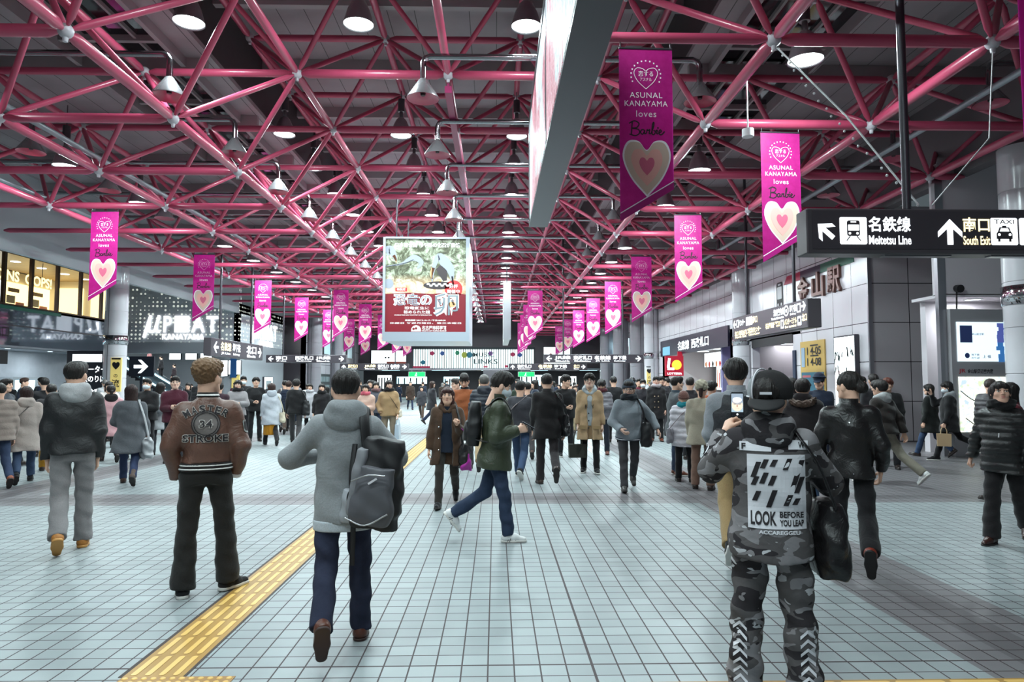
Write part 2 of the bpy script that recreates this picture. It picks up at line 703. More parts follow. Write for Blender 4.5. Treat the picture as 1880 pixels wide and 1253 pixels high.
# ---------------------------------------------------------------- floor
def floor_mat():
    t = NT('floor tiles')
    p = t.xyz(t.pos())
    x, y = p[0], p[1]
    T = .15
    u = t.m('DIVIDE', t.m('ADD', x, .042), T)
    v = t.m('DIVIDE', y, T)
    fu, fv = t.m('FRACT', u), t.m('FRACT', v)
    gx = t.m('LESS_THAN', t.m('ABSOLUTE', t.m('SUBTRACT', fu, .5)), .5 - .03)
    gy = t.m('LESS_THAN', t.m('ABSOLUTE', t.m('SUBTRACT', fv, .5)), .5 - .03)
    jx = t.m('GREATER_THAN', t.m('ABSOLUTE', t.m('SUBTRACT', x, .56)), .008)
    jy = t.m('GREATER_THAN', t.m('ABSOLUTE', t.m('SUBTRACT', y, 4.05)), .008)
    tile = t.m('MULTIPLY', t.m('MULTIPLY', gx, gy), t.m('MULTIPLY', jx, jy))
    cv = t.n('ShaderNodeCombineXYZ')
    t.put(cv.inputs[0], t.m('FLOOR', u))
    t.put(cv.inputs[1], t.m('FLOOR', v))
    wn = t.n('ShaderNodeTexWhiteNoise', noise_dimensions='2D')
    t.put(wn.inputs['Vector'], cv.outputs[0])
    def band(c, a, b):
        return t.m('MULTIPLY', t.m('GREATER_THAN', c, a), t.m('LESS_THAN', c, b))
    mid, dark = None, None
    for lo, hi in ((2.76, 3.66), (-7.54, -6.64)):
        q, r = band(x, lo, hi), band(x, lo + .3, hi - .3)
        mid = q if mid is None else t.m('MAXIMUM', mid, q)
        dark = r if dark is None else t.m('MAXIMUM', dark, r)
    for lo, hi in ((9.3, 10.2), (21.6, 22.5), (33.9, 34.8), (46.2, 47.1)):
        mid = t.m('MAXIMUM', mid, band(y, lo, hi))
        dark = t.m('MAXIMUM', dark, band(y, lo + .3, hi - .3))
    side = t.m('MULTIPLY', t.m('GREATER_THAN', x, 5.4), t.m('GREATER_THAN', y, 10.2))
    mid = t.m('MAXIMUM', mid, side)
    base = t.mix(wn.outputs['Value'], lin('8f9799'), lin('9da6a8'))
    base = t.mix(mid, base, lin('706a6d'))
    base = t.mix(dark, base, lin('564e51'))
    n = t.noise(t.pos(), 1.3, 5, .65)
    sp = t.noise(t.pos(), 160, 2)
    base = t.mix(t.m('MULTIPLY', n, .35), base, lin('7c7e82'))
    base = t.mix(t.m('MULTIPLY', sp, .25), base, lin('808889'))
    base = t.mix(tile, lin('3d3335'), base)
    t.set(Base_Color=base, Roughness=t.m('ADD', t.m('MULTIPLY', n, .22), t.m('SUBTRACT', .52, t.m('MULTIPLY', tile, .22))))
    t.b.inputs['Specular IOR Level'].default_value = .3
    t.bump(tile, .5, .002)
    return t.mat
part('floor', box(-28, 18, -5, 82, -.3, 0), floor_mat(), smooth=False, kind='structure')

yel = mat('tactile yellow', 'a47c3a', .45)
yelb = mat('tactile bar', 'dcb263', .4)
brn = mat('tactile base worn', '9c7440', .5)
def bars(p, x0, x1, y0, y1, along, nb=4, L=.27, gap=.03, z=.006, mi=1):
    """raised rounded bars, tile by tile"""
    if along == 'y':
        y = y0
        while y + .29 < y1 + .01:
            for k in range(nb):
                c = x0 + (k + .5) * (x1 - x0) / nb
                p += moved([(np.array([(a, b, 0) for a, b in q]), f, m) for q, f, m in rect2(-.017, .017, 0, L, mi, .016)], Matrix.Translation((c, y + gap / 2, z)))
            y += .3
    else:
        x = x0
        while x + .29 < x1 + .01:
            for k in range(nb):
                c = y0 + (k + .5) * (y1 - y0) / nb
                p += moved([(np.array([(a, b, 0) for a, b in q]), f, m) for q, f, m in rect2(0, L, -.017, .017, mi, .016)], Matrix.Translation((x + gap / 2, c, z)))
            x += .3
    return p
p = box(-2.06, -1.73, 3.93, 58, 0, .004, 0)
b = bars([], -2.05, -1.74, 3.93, 58, 'y')
strip = part('tactile_paving', p, yel, smooth=False, label='long yellow tactile strip of bar tiles running down the grey floor', cat='tactile paving')
part('edge_joint', box(-2.085, -2.06, 3.93, 58, 0, .003) + box(-1.73, -1.715, 3.93, 58, 0, .003), mat('joint dark', '3a2f2c', .7), strip, smooth=False)
part('guide_bar', b, yelb, strip, smooth=False, kind='stuff')
p = box(-2.06, -1.44, 3.32, 3.93, 0, .004, 0)
dots = []
for i in range(12):
    for j in range(12):
        c = (-2.06 + (i + .5) * .62 / 12, 3.32 + (j + .5) * .61 / 12, .004)
        dots += lathe([(.017, 0), (.015, .003), (.011, .005)], 10, 0, c) + disc((c[0], c[1], .009), .011, 10, 0, 1)
q = part('tactile_paving', p, brn, smooth=False, label='square patch of brown and yellow dot tiles where the long strip ends', cat='tactile paving')
part('blister_dot', dots, yelb, q, kind='stuff')
q = part('tactile_paving', box(-1.44, 6, 3.5, 3.8, 0, .004), yel, smooth=False, label='yellow cross strip of tactile bar tiles at the feet of the camouflage suit', cat='tactile paving')
part('guide_bar', bars([], -1.44, 6, 3.5, 3.8, 'x'), yelb, q, smooth=False, kind='stuff')

# ---------------------------------------------------------------- roof deck
deck = mat('deck grey', '8f878b', .7, var=.12)
deckd = mat('deck dark', '3b3538', .6, var=.2)
rafter = mat('rafter grey', '9a9496', .55)
night = mat('skylight glass', '16141a', .08, spec=.8)
def deck_mat():
    t = NT('roof panels')
    p = t.xyz(t.pos())
    a = t.m('LESS_THAN', t.m('FRACT', t.m('DIVIDE', p[0], .6)), .03)
    n = t.noise(t.pos(), 1.2, 4)
    base = t.mix(n, lin('857d81'), lin('a39b9f'))
    base = t.mix(a, base, lin('4a4447'))
    t.set(Base_Color=base, Roughness=.65)
    return t.mat
DK = deck_mat()
XC = -.96
part('ceiling', box(XC - 5.0, XC + 5.0, -5, 70, 9.75, 9.85), DK, smooth=False, kind='structure')
for s, nm in ((-1, 'left'), (1, 'right')):
    def bx(a, b, *r):
        x0, x1 = sorted((XC + s * a, XC + s * b))
        return box(x0, x1, *r)
    part('ceiling_' + nm, bx(4.9, 5.5, -5, 70, 8.3, 8.4) + bx(7.5, 15.2, -5, 70, 8.3, 8.4) + bx(5.4, 5.5, -5, 70, 8.1, 8.3) + bx(7.5, 7.6, -5, 70, 8.1, 8.3), DK, smooth=False, kind='structure')
    part('trim_clerestory_' + nm, bx(4.9, 5.0, -5, 70, 8.4, 9.8), deckd, smooth=False, kind='structure')
    sk = bx(5.5, 7.5, -5, 70, 8.36, 8.4)
    part('window_skylight_' + nm, sk, night, smooth=False, kind='structure')
    mull = []
    for k in range(26):
        mull += bx(5.5, 7.5, -2 + 3 * k, -1.9 + 3 * k, 8.24, 8.36)
    for a in (6.0, 6.5, 7.0):
        mull += bx(a, a + .05, -5, 70, 8.28, 8.36)
    part('trim_skylight_' + nm, mull, rafter, smooth=False, kind='structure')
raf = []
for k in range(24):
    y = -1.2 + 3 * k
    raf += box(XC - 4.9, XC + 4.9, y, y + .16, 9.45, 9.75)
    for s in (-1, 1):
        x0, x1 = sorted((XC + s * 5.0, XC + s * 14.2))
        raf += box(x0, x1, y, y + .14, 8.02, 8.3)
part('trim_rafters', raf, rafter, smooth=False, kind='structure')

# ---------------------------------------------------------------- pink space-frame truss
def pink_mat():
    t = NT('pink paint')
    n = t.noise(t.pos(), 2.0, 3)
    t.set(Base_Color=t.mix(n, lin('a43a56'), lin('ba4a68')), Roughness=.33)
    t.b.inputs['Coat Weight'].default_value = .2
    return t.mat
PINK = pink_mat()
NODE = mat('node white', 'b9b4bb', .4)
ZL, ZM, ZU = EYE + 4.62, EYE + 6.15, EYE + 7.65
LX = [XC + s * a for s in (-1, 1) for a in (4.7, 7.7, 10.7)]
LX.sort()
MX = [XC + 3 * k for k in range(-4, 5)]
UX = [XC - 4.5, XC - 1.5, XC + 1.5, XC + 4.5]
RL = [5.85 + 3 * k for k in range(-3, 21)]
RM = [4.35 + 3 * k for k in range(-2, 21)]
def rod_piece(a, b, r, n, cone=.16):
    a, b = np.array(a, float), np.array(b, float)
    L = np.linalg.norm(b - a)
    d = (b - a) / L
    g, c = .07, cone
    return tube([a + d * g, a + d * (g + c), b - d * (g + c), b - d * g], [r * .35, r, r, r * .35], n)
chords, braces, nodes = [], [], []
for y in RL:
    for i, x in enumerate(LX):
        nodes.append((x, y, ZL))
        if i + 1 < len(LX) and LX[i + 1] - x < 3.2:
            chords.append(((x, y, ZL), (LX[i + 1], y, ZL), .085))
        if y + 3 <= RL[-1]:
            chords.append(((x, y, ZL), (x, y + 3, ZL), .085))
        for mx in MX:
            for my in (y - 1.5, y + 1.5):
                if abs(mx - x) < 2 and RM[0] <= my <= RM[-1]:
                    braces.append(((x, y, ZL), (mx, my, ZM), .052))
    for x in UX:
        nodes.append((x, y, ZU))
        if y + 3 <= RL[-1]:
            chords.append(((x, y, ZU), (x, y + 3, ZU), .075))
        for mx in MX:
            for my in (y - 1.5, y + 1.5):
                if abs(mx - x) < 2 and abs(mx - XC) < 4 and RM[0] <= my <= RM[-1]:
                    braces.append(((x, y, ZU), (mx, my, ZM), .052))
    for a in range(3):
        chords.append(((UX[a], y, ZU), (UX[a + 1], y, ZU), .075))
    for x, ex in ((LX[0], -15.0), (LX[-1], 10.6)):
        chords.append(((x, y, ZL), (ex, y, ZL), .075))
for y in (8.85, 32.85, 38.85, 44.85, 50.85):
    chords.append(((1.15, y, ZL), (LX[3], y, ZL), .07))
for y in RM:
    for i, x in enumerate(MX):
        nodes.append((x, y, ZM))
        if i + 1 < len(MX):
            chords.append(((x, y, ZM), (MX[i + 1], y, ZM), .09 if abs(x + 1.5 - XC) < 3 else .075))
        if y + 3 <= RM[-1]:
            chords.append(((x, y, ZM), (x, y + 3, ZM), .075))
def seen_size(m):
    c = (np.array(m[0]) + np.array(m[1])) / 2 if len(m) == 3 and np.ndim(m[0]) else np.array(m)
    yy = c[1]
    if yy < 2.5:
        return 1e6
    px, pz = abs(c[0] / yy), (c[2] - EYE) / yy
    return yy + (50 if px > .95 or pz > .64 else 0)
truss = thing('roof_truss', (XC, 30, ZL), 0, 'pink painted tube space-frame truss spanning the whole hall under the roof', 'roof truss')
inv = Matrix.Translation((-XC, -30, -ZL))
for nm, lst, n in (('chord_tube', chords, 10), ('brace_tube', braces, 8)):
    lst.sort(key=seen_size)
    for c in lst[:100]:
        part(nm, moved(rod_piece(c[0], c[1], c[2], 14), inv), PINK, truss)
    rest = []
    for c in lst[100:]:
        rest += moved(rod_piece(c[0], c[1], c[2], n if c[0][1] < 30 else 6), inv)
    part(nm, rest, PINK, truss, kind='stuff')
nodes.sort(key=seen_size)
nm0 = mesh('node_ball', ball((0, 0, 0), .1, 14) + cyl((0, 0, -.15), (0, 0, -.08), .03, .04, 8), NODE)
for c in nodes[:100]:
    ob('node_ball', nm0, truss, tuple(np.array(c) - (XC, 30, ZL)))
rest = []
for c in nodes[100:]:
    rest += ball(tuple(np.array(c) - (XC, 30, ZL)), .1, 6)
part('node_ball', rest, NODE, truss, kind='stuff')
# magenta crane rail under the middle chord, and long grey conduit pipes
part('trim_monorail', box(XC - .07, XC + .07, 13.4, 66, ZM - .34, ZM - .2) + box(XC - .02, XC + .02, 13.4, 66, ZM - .2, ZM - .1), mat('rail magenta', '8c2a56', .4), smooth=False, kind='structure')

# ---------------------------------------------------------------- walls
panel_d = lin('5b5258')
def panel_mat(name, c0, c1, axis, size=1.1, off=0.0, zoff=0.0, rough=.22, joint='2c262b'):
    t = NT(name)
    p = t.xyz(t.pos())
    a = t.m('FRACT', t.m('DIVIDE', t.m('ADD', p[axis], 20 + off), size))
    z = t.m('FRACT', t.m('DIVIDE', t.m('ADD', p[2], zoff), size))
    g = t.m('MINIMUM', t.m('GREATER_THAN', a, .02), t.m('GREATER_THAN', z, .02))
    n = t.noise(t.pos(), .7, 3)
    base = t.mix(g, lin(joint), t.mix(n, lin(c0), lin(c1)))
    t.set(Base_Color=base, Roughness=rough)
    t.bump(g, .4, .004)
    return t.mat
PW = panel_mat('pale wall panels', 'd2ccd2', 'e2dde2', 1)
PG = panel_mat('grey wall panels', 'a8a2a6', 'b2acb0', 0, 1.1, .35)
WALLG = mat('wall grey', '8a868c', .45, var=.08)
WALLD = mat('wall dark', '3a383d', .5, var=.1)
STEEL = mat('brushed steel', 'a5a6ab', .3, 1.0)
STEELD = mat('dark steel', '4b494f', .35, .6)
BLACK = mat('matt black', '151316', .5)
WHITE = mat('painted white', 'd8d8da', .5)
LITW = mat('lit white', 'eefcff', .5, emit=2.6)
LITC = mat('lit cyan white', 'c8f4ff', .5, emit=2.2)
LITY = mat('lit warm yellow', 'ffe6a0', .5, emit=2.0)
XR = 10.4
part('wall_right', box(XR, XR + .3, 18.75, 68, 4.05, 6.3) + box(XR, XR + .3, 18.75, 23.6, 0, 4.05) + box(XR, XR + .3, 23.6, 27.4, 3.3, 4.05)
     + box(XR, XR + .3, 27.4, 30, 0, 4.05) + box(XR, XR + .3, 42, 68, 0, 4.05), PW, smooth=False, kind='structure')
part('wall_right_return', box(XR + .02, 16, 18.74, 19.0, 0, 6.6), PG, smooth=False, kind='structure')
part('trim_corner', box(XR - .012, XR + .1, 18.70, 18.76, 0, 6.3), STEEL, smooth=False, kind='structure')
part('wall_right_upper', box(XR, XR + .3, -5, 68, 6.3, 8.3), mat('upper wall', '6b6569', .6), smooth=False, kind='structure')
# recess with the map boards, close by on the right
part('wall_board', box(10.0, 16, 15.0, 15.3, 3.6, 6.6) + box(10.2, 16, 15.9, 16.1, 0, 3.6) + box(10.0, 16, 15.0, 16.1, 3.55, 3.62), mat('board wall', 'c6c0c5', .5), smooth=False, kind='structure')
part('trim_post', box(9.92, 10.1, 14.98, 15.1, 0, 6.4), STEEL, smooth=False, kind='structure')
o = part('downlight', disc((0, 0, 0), .16, 20, 0, -1), LITW, loc=(11.0, 15.4, 3.54), label='round white downlight in the soffit above the map boards', cat='ceiling light')
l = bpy.data.lights.new('downlight_glow', 'AREA')
l.shape, l.size, l.energy, l.color = 'DISK', .3, 40, (.9, .97, 1)
q = bpy.data.objects.new('downlight_glow', l)
COL.objects.link(q)
q.parent = o
q.location = (0, 0, -.03)
part('trim_ring', lathe([(.16, .01), (.19, -.012), (.2, .01)], 24), WHITE, o)
# left wing
XW = -21.8
part('wall_left_upper', box(XW - 4, XW - 3.8, 12, 40.4, 5.1, 7.6), mat('shop back wall', 'f2efe6', .6), smooth=False, kind='structure')
part('wall_shop_end', box(XW - 4, XW - .1, 40.1, 40.35, 5.1, 7.5), mat('shop back wall', 'f2efe6', .6), smooth=False, kind='structure')
part('floor_shop', box(XW - 4, XW, 12, 40.4, 5.0, 5.1), WALLG, smooth=False, kind='structure')
part('ceiling_shop', box(XW - 4, XW, 12, 40.4, 7.5, 7.6), mat('shop ceiling', 'b09a78', .4, var=.3), smooth=False, kind='structure')
def glossy_band():
    t = NT('glossy fascia')
    n = t.noise(t.pos(), .6, 2)
    t.set(Base_Color=t.mix(n, lin('7a8490'), lin('8b95a0')), Roughness=.045, Metallic=.55)
    return t.mat
part('wall_left', box(XW - .3, XW, 12, 40.4, 3.55, 5.1) + box(XW - .3, XW - .02, 12, 40.4, 3.2, 3.55), glossy_band(), smooth=False, kind='structure')
part('wall_left_lower', box(XW - 2.2, XW - 2, 12, 40.4, 0, 3.3) + box(XW - 2.2, XW, 12, 40.4, 3.2, 3.3), mat('lower storefront', 'aab0b8', .3, .2, var=.15), smooth=False, kind='structure')
part('trim_fascia_line', box(XW - .01, XW + .04, 12, 40.4, 4.18, 4.24), STEELD, smooth=False, kind='structure')
part('trim_green_stripe', box(XW - .01, XW + .03, 30.0, 34.6, 4.92, 5.08, 0) + box(XW - .01, XW + .03, 27.0, 30.0, 4.92, 5.08, 1), [mat('green stripe', '0e7a63', .4), mat('navy stripe', '16304e', .4)], smooth=False, kind='structure')
part('wall_left_fascia', box(-15.3, -15.1, -5, 68, 5.72, 6.3) + box(-15.4, -15.1, -5, 40.3, 6.3, 8.3), mat('fascia grey', 'b4babf', .4), smooth=False, kind='structure')
part('ceiling_wing', box(-26, -15.3, -5, 40.4, 7.6, 7.8), mat('wing soffit', '5d5a60', .6), smooth=False, kind='structure')
gt = NT('clear glass')
GLASS = gt.set(Base_Color=(1, 1, 1, 1), Roughness=.02, Transmission_Weight=1.0, IOR=1.05)
wy = [24, 27.6, 30.6, 32.4, 34.3, 36.2, 38.1, 40.3]
for i, y in enumerate(wy[:-1]):
    o = part(f'window_{i + 1}', box(XW - .03, XW - .02, y + .08, wy[i + 1] - .08, 5.15, 7.45), GLASS, smooth=False, kind='structure')
    part('window_frame', box(XW - .1, XW + .04, y - .08, y + .08, 5.1, 7.5) + box(XW - .08, XW + .03, y, wy[i + 1], 5.1, 5.17) + box(XW - .08, XW + .03, y, wy[i + 1], 7.42, 7.5), mat('bronze frame', '5b4636', .35, .5), o, smooth=False)
# goods and lights inside the upper shop
for i, x in enumerate((XW - 2.9, XW - 1.0)):
    part('display_panel', box(x - .7, x + .7, 39.98, 40.1, 5.1, 7.1), mat('lit pale yellow', 'ffe9a8', .5, emit=1.5), smooth=False, label=('yellow glowing panel deep in the upper shop', 'yellow glowing panel of the upper shop next to the thick column')[i], cat='display')
for i, y in enumerate((26, 29, 32, 35)):
    o = part('downlight', disc((0, 0, 0), .12, 14, 0, -1), LITW, loc=(XW - .7, y, 3.19), label=f'{ORD[i]} downlight under the glossy band counting down the hall', cat='ceiling light')
    l = bpy.data.lights.new('downlight_glow', 'AREA')
    l.shape, l.size, l.energy, l.color = 'DISK', .3, 60, (.85, .97, 1)
    q = bpy.data.objects.new('downlight_glow', l)
    COL.objects.link(q)
    q.parent = o
    q.location = (0, 0, -.02)
for i in range(6):
    y = 29 + 1.9 * i
    o = part('display_panel', box(XW - 3.75, XW - 3.65, y - .85, y + .85, 5.1, 6.9, 0) + box(XW - 3.66, XW - 3.6, y - .7, y - .1, 5.8, 6.2, 1) + box(XW - 3.66, XW - 3.6, y + .0, y + .6, 5.5, 5.9, 2) + box(XW - 3.66, XW - 3.6, y - .6, y + .2, 6.4, 6.6, 3),
             [LITY if i > 3 else LITW, mat('goods grey', '8a8f94', .6, var=.4), mat('goods rose', 'c07a80', .6, var=.3), mat('goods brown', '7a6a5c', .6, var=.3)], smooth=False,
             label=f'{ORD[i]} bright display panel behind the upper shop windows counting towards the white lettered wall', cat='display')
    o = part('ceiling_light', disc((0, 0, 0), .22, 14, 0, -1), LITW, loc=(XW - 1.5, y + .6, 7.48), label=f'{ORD[i]} ceiling light inside the upper shop counting towards the white lettered wall', cat='ceiling light')
o = part('shop_sign', moved(on_plane(text2('COINS  OOPS!', 0, 0, .5, 4.4, .03), (0, 0, 0), (0, 1, 0), (0, 0, 1)), Matrix.Identity(4)), LITY, loc=(XW - .5, 32.4, 6.55), label='white letters of the shop name behind the upper windows', cat='shop sign', smooth=False)
part('hanger', box(-.02, 0, -1.6, 1.6, .2, .24) + box(-.02, 0, -1.5, -1.48, .24, .98) + box(-.02, 0, 1.48, 1.5, .24, .98), STEELD, o, smooth=False)
o = part('wall_sign', on_plane(text2('改札口', 0, 0, .5, None, .01), (0, 0, 0), (0, 1, 0), (0, 0, 1)), BLACK, loc=(XW + .05, 30.2, 3.9), label='black characters on the glossy grey band over the ticket gates', cat='sign')
LED = mat('red led', 'ff4030', .5, emit=2.5)
o = part('departure_display', box(-.06, .06, -1.2, 1.2, -.3, .3), BLACK, loc=(XW + .1, 29.6, 2.75), smooth=False, label='black departure display with red lit figures under the glossy band', cat='display')
part('lit_figure', box(.062, .066, -.9, -.5, -.14, .16) + box(.062, .066, .1, .55, -.2, .14), LED, o, smooth=False)
for i, y in enumerate((26.5, 28.8, 31.4, 34.0)):
    o = part('ticket_machine', box(-.3, .3, -.9, .9, 0, 1.9, 0) + box(.301, .31, -.7, .7, 1.05, 1.75, 1), [mat('machine body', '9aa2a8', .35, .3), LITC], loc=(XW - 1.5, y, 0), smooth=False,
             label=f'{ORD[i]} ticket machine with a lit screen under the glossy band', cat='ticket machine', group='ticket machines under the glossy band')

# perforated shop front with white lit letters, facing down the hall
def perf_mat():
    t = NT('perforated panel')
    p = t.xyz(t.pos())
    a = t.m('ADD', p[0], p[1])
    S = .24
    u, v = t.m('DIVIDE', a, S), t.m('DIVIDE', p[2], S)
    fu, fv = t.m('SUBTRACT', t.m('FRACT', u), .5), t.m('SUBTRACT', t.m('FRACT', v), .5)
    d = t.m('SQRT', t.m('ADD', t.m('MULTIPLY', fu, fu), t.m('MULTIPLY', fv, fv)))
    cv = t.n('ShaderNodeCombineXYZ')
    t.put(cv.inputs[0], t.m('FLOOR', u))
    t.put(cv.inputs[1], t.m('FLOOR', v))
    wn = t.n('ShaderNodeTexWhiteNoise', noise_dimensions='2D')
    t.put(wn.inputs['Vector'], cv.outputs[0])
    hole = t.m('LESS_THAN', d, t.m('MULTIPLY', wn.outputs['Value'], .3))
    t.set(Base_Color=t.mix(hole, lin('c6ccd2'), lin('e4e8e2')), Roughness=.35, Emission_Color=lin('f2f6e8'), Emission_Strength=t.m('MULTIPLY', hole, .55))
    return t.mat
PERF = perf_mat()
part('wall_shopfront', box(XW, -15.1, 40.4, 40.7, 4.0, 7.8) + box(-15.4, -15.1, 40.4, 49, 4.0, 6.3), PERF, smooth=False, kind='structure')
PGW = mat('pale grey wall', '9ba0a6', .4)
part('wall_shopfront_lower', box(XW, -15.1, 40.4, 40.9, 3.35, 4.0), PGW, smooth=False, kind='structure')
part('wall_shopfront_side', box(-15.4, -15.1, 41.2, 49, 0, 4.0) + box(-15.9, -15.0, 40.4, 41.2, 0, 4.0), PGW, smooth=False, kind='structure')
part('wall_entrance', box(-26, -15.4, 52, 52.2, 0, 4.4), PGW, smooth=False, kind='structure')
part('ceiling_entrance', box(-26, -15.4, 40.9, 52, 4.25, 4.4), WHITE, smooth=False, kind='structure')
for i in range(4):
    o = part('ceiling_light', disc((0, 0, 0), .4, 16, 0, -1), LITW, loc=(-17.5 - 1.9 * i, 46, 4.24), label=f'{ORD[i]} ceiling light inside the lettered shop entrance counting towards the escalator', cat='ceiling light')
    l = bpy.data.lights.new('ceiling_glow', 'AREA')
    l.shape, l.size, l.energy, l.color = 'DISK', .8, 90, (.85, .97, 1)
    q = bpy.data.objects.new('ceiling_glow', l)
    COL.objects.link(q)
    q.parent = o
    q.location = (0, 0, -.02)
def mu_sign(o_, u, v, sc):
    p = stroke2([(-2.08, -.78), (-1.72, .5)], .17, 0, 2, False) + stroke2([(-1.84, .1), (-1.84, -.32), (-1.62, -.44), (-1.4, -.3)], .15) + stroke2([(-1.24, .5), (-1.42, -.2), (-1.36, -.4), (-1.18, -.42)], .16)
    p += text2('P', -.76, 0, .95, .46, .015) + rect2(-.36, .46, -.46, .48) + text2('A', .98, 0, .95, .78, .02) + text2('T', 1.78, 0, .95, .66, .02)
    q = text2('KANAYAMA', .16, -.72, .33, 2.4, .03)
    return [on_plane([(a * sc, f, m) for a, f, m in z], o_, u, v, .06) for z in (p, q)]
for i, (o_, u, sc, lb) in enumerate((((-18.45, 40.38, 5.05), (1, 0, 0), 1.02, 'white lit letters on the perforated wall facing down the hall'), ((-15.08, 44.9, 4.95), (0, 1, 0), 1.1, 'white lit letters on the perforated wall seen edge on beside the pillar'))):
    a, b = mu_sign((0, 0, 0), u, (0, 0, 1), sc)
    o = part('shop_sign', a, mat('letters white', 'ffffff', .5, emit=1.6), loc=o_, smooth=False, label=lb, cat='shop sign')
    part('lower_word', b, mat('letters white', 'ffffff', .5, emit=1.6), o, smooth=False)
# lit panels and doors under the lettered wall
def lit_panel(nm, loc, w_, h, u, m, lb, cat, frame=STEELD, art=None, mats=()):
    """thin light box: frame box and glowing face, u = direction of its width"""
    u = np.array(u, float)
    n = np.cross(u, (0, 0, 1))
    pts = [(-w_ / 2, -h / 2), (w_ / 2, -h / 2), (w_ / 2, h / 2), (-w_ / 2, h / 2)]
    o = part(nm, slab([(a * 1.06, b * 1.04) for a, b in pts], (0, 0, 0), u, (0, 0, 1), .12), frame, loc=loc, smooth=False, label=lb, cat=cat)
    part('lit_face', on_plane(poly2(pts), (0, 0, 0), u, (0, 0, 1), .124) + (on_plane(art, (0, 0, 0), u, (0, 0, 1), .128) if art else []), [m] + list(mats), o, smooth=False)
    return o
for i, (px, y0, y1, lb) in enumerate(((327, 646, 661, 'small white lit square over the shop entrance nearest the escalator'), (356, 646, 661, 'second small white lit square over the shop entrance'), (383, 646, 662, 'third small white lit square over the shop entrance'),
                                      (412, 663, 691, 'white lit poster panel under the lettered wall'), (436, 663, 688, 'narrow blue and white lit poster beside the white poster panel'))):
    Y = 40.3 if i > 2 else 51.8
    k = Y / 1253
    art = rect2(-.25, .12, -.6, .55, 1) if i == 4 else None
    lit_panel('light_box', ((px - 910) * k, Y + .2 if i < 3 else Y + .1, EYE + (703 - (y0 + y1) / 2) * k), (.7 if i == 4 else 20 * k if i < 3 else .72), (y1 - y0) * k, (1, 0, 0), LITW, lb, 'light box', art=art, mats=[mat('poster blue', '1d4f86', .5)])
# escalator
esc = thing('escalator', (-22.6, 46.5, -.35), 0, 'escalator with glowing handrail strips rising beside the lettered wall', 'escalator')
st = []
part('balustrade', slab([(-2.6, 3.0), (1.8, .4), (1.8, 1.4), (-2.6, 4.0)], (0, .1, 0), (1, 0, 0), (0, 0, 1), .1) + slab([(-2.6, 3.0), (1.8, .4), (1.8, 1.2), (-2.6, 3.8)], (0, 1.3, 0), (1, 0, 0), (0, 0, 1), .1), mat('escalator panel', '69757c', .3, .4), esc, smooth=False)
for z in (.15, .85):
    part('light_strip', slab([(-2.6, 3.0 + z), (1.8, .4 + z), (1.8, .5 + z), (-2.6, 3.1 + z)], (0, -.02, 0), (1, 0, 0), (0, 0, 1), .05), LITC, esc, smooth=False)
for k in range(14):
    st += box(-2.6 + .3 * k, -2.3 + .3 * k, .2, 1.2, 2.9 - .178 * k - .25, 2.95 - .178 * k)
part('step', st, STEELD, esc, smooth=False)
# far left wall beyond the lettered block
part('wall_left_far', box(-13.9, -13.6, 49, 68, 0, 6.3) + box(-15.3, -13.6, 49, 49.3, 0, 6.3), panel_mat('far wall panels', 'a8a6ac', 'b4b2b8', 1, 1.5), smooth=False, kind='structure')
for i, y in enumerate((50.5, 54.0, 58.2, 62.5)):
    o = part(f'window_{i + 10}', box(-13.6, -13.56, y, y + 2.3, 3.9, 5.7), mat('pale lit glass', 'a8c4cc', .2, emit=.55), smooth=False, kind='structure')
    part('window_frame', box(-13.59, -13.5, y - .06, y + .04, 3.8, 5.8) + box(-13.59, -13.5, y + 2.26, y + 2.36, 3.8, 5.8) + box(-13.59, -13.5, y, y + 2.3, 5.7, 5.8) + box(-13.59, -13.5, y, y + 2.3, 3.8, 3.9), STEELD, o, smooth=False)
o = lit_panel('kiosk', (-15.1, 45.5, 1.0), 1.6, 1.95, (0, 1, 0), LITW, 'glowing white lit kiosk front in the wall past the lettered corner', 'kiosk', art=rect2(-.55, .55, -.3, .75, 1) + rect2(-.5, .5, -.85, -.4, 2), mats=[mat('kiosk grey', '9da6ab', .4), WHITE])
o = part('shelf_unit', box(-.1, .1, -2.2, 2.2, 0, 1.4), mat('shelf frame', '20262a', .4), loc=(-13.5, 53.5, .9), smooth=False, label='dark wall rack with white slips past the lettered corner', cat='rack')
part('slip', [q for k in range(9) for q in box(.101, .11, -2 + .45 * k, -1.7 + .45 * k, .15, .55) + box(.101, .11, -2 + .45 * k, -1.7 + .45 * k, .8, 1.2)], mat('slips', '7f9094', .5), o, smooth=False)

# ---------------------------------------------------------------- far end of the hall
part('wall_far', box(-15, 12, 68, 68.3, 2.95, 10) + box(-15, 12, 78, 78.3, 0, 3.2) + box(-15, 12, 68, 78, 2.95, 3.1), mat('far wall', '595459', .6), smooth=False, kind='structure')
fw = thing('stained_glass_window', (-2.2, 67.98, 3.98), 0, 'wide bright window of thin vertical strips over the far exit', 'window wall')
part('lit_glass', box(-6.0, 6.0, -.02, .02, -.9, .95, 0), mat('bright glass', 'dff6f6', .4, emit=1.9), fw, smooth=False)
part('mullion', [q for k in range(52) for q in box(-6.0 + .235 * k, -5.93 + .235 * k, -.1, -.02, -.9, .95)] + box(-6.1, 6.1, -.12, .0, .95, 1.15), mat('mullion dark', '2c3b3f', .5), fw, smooth=False)
ln = ['1e6f86', 'a01f4e', '2b4f8f', '1f7f5c', '7a3b8f', '9aa53a']
pm = []
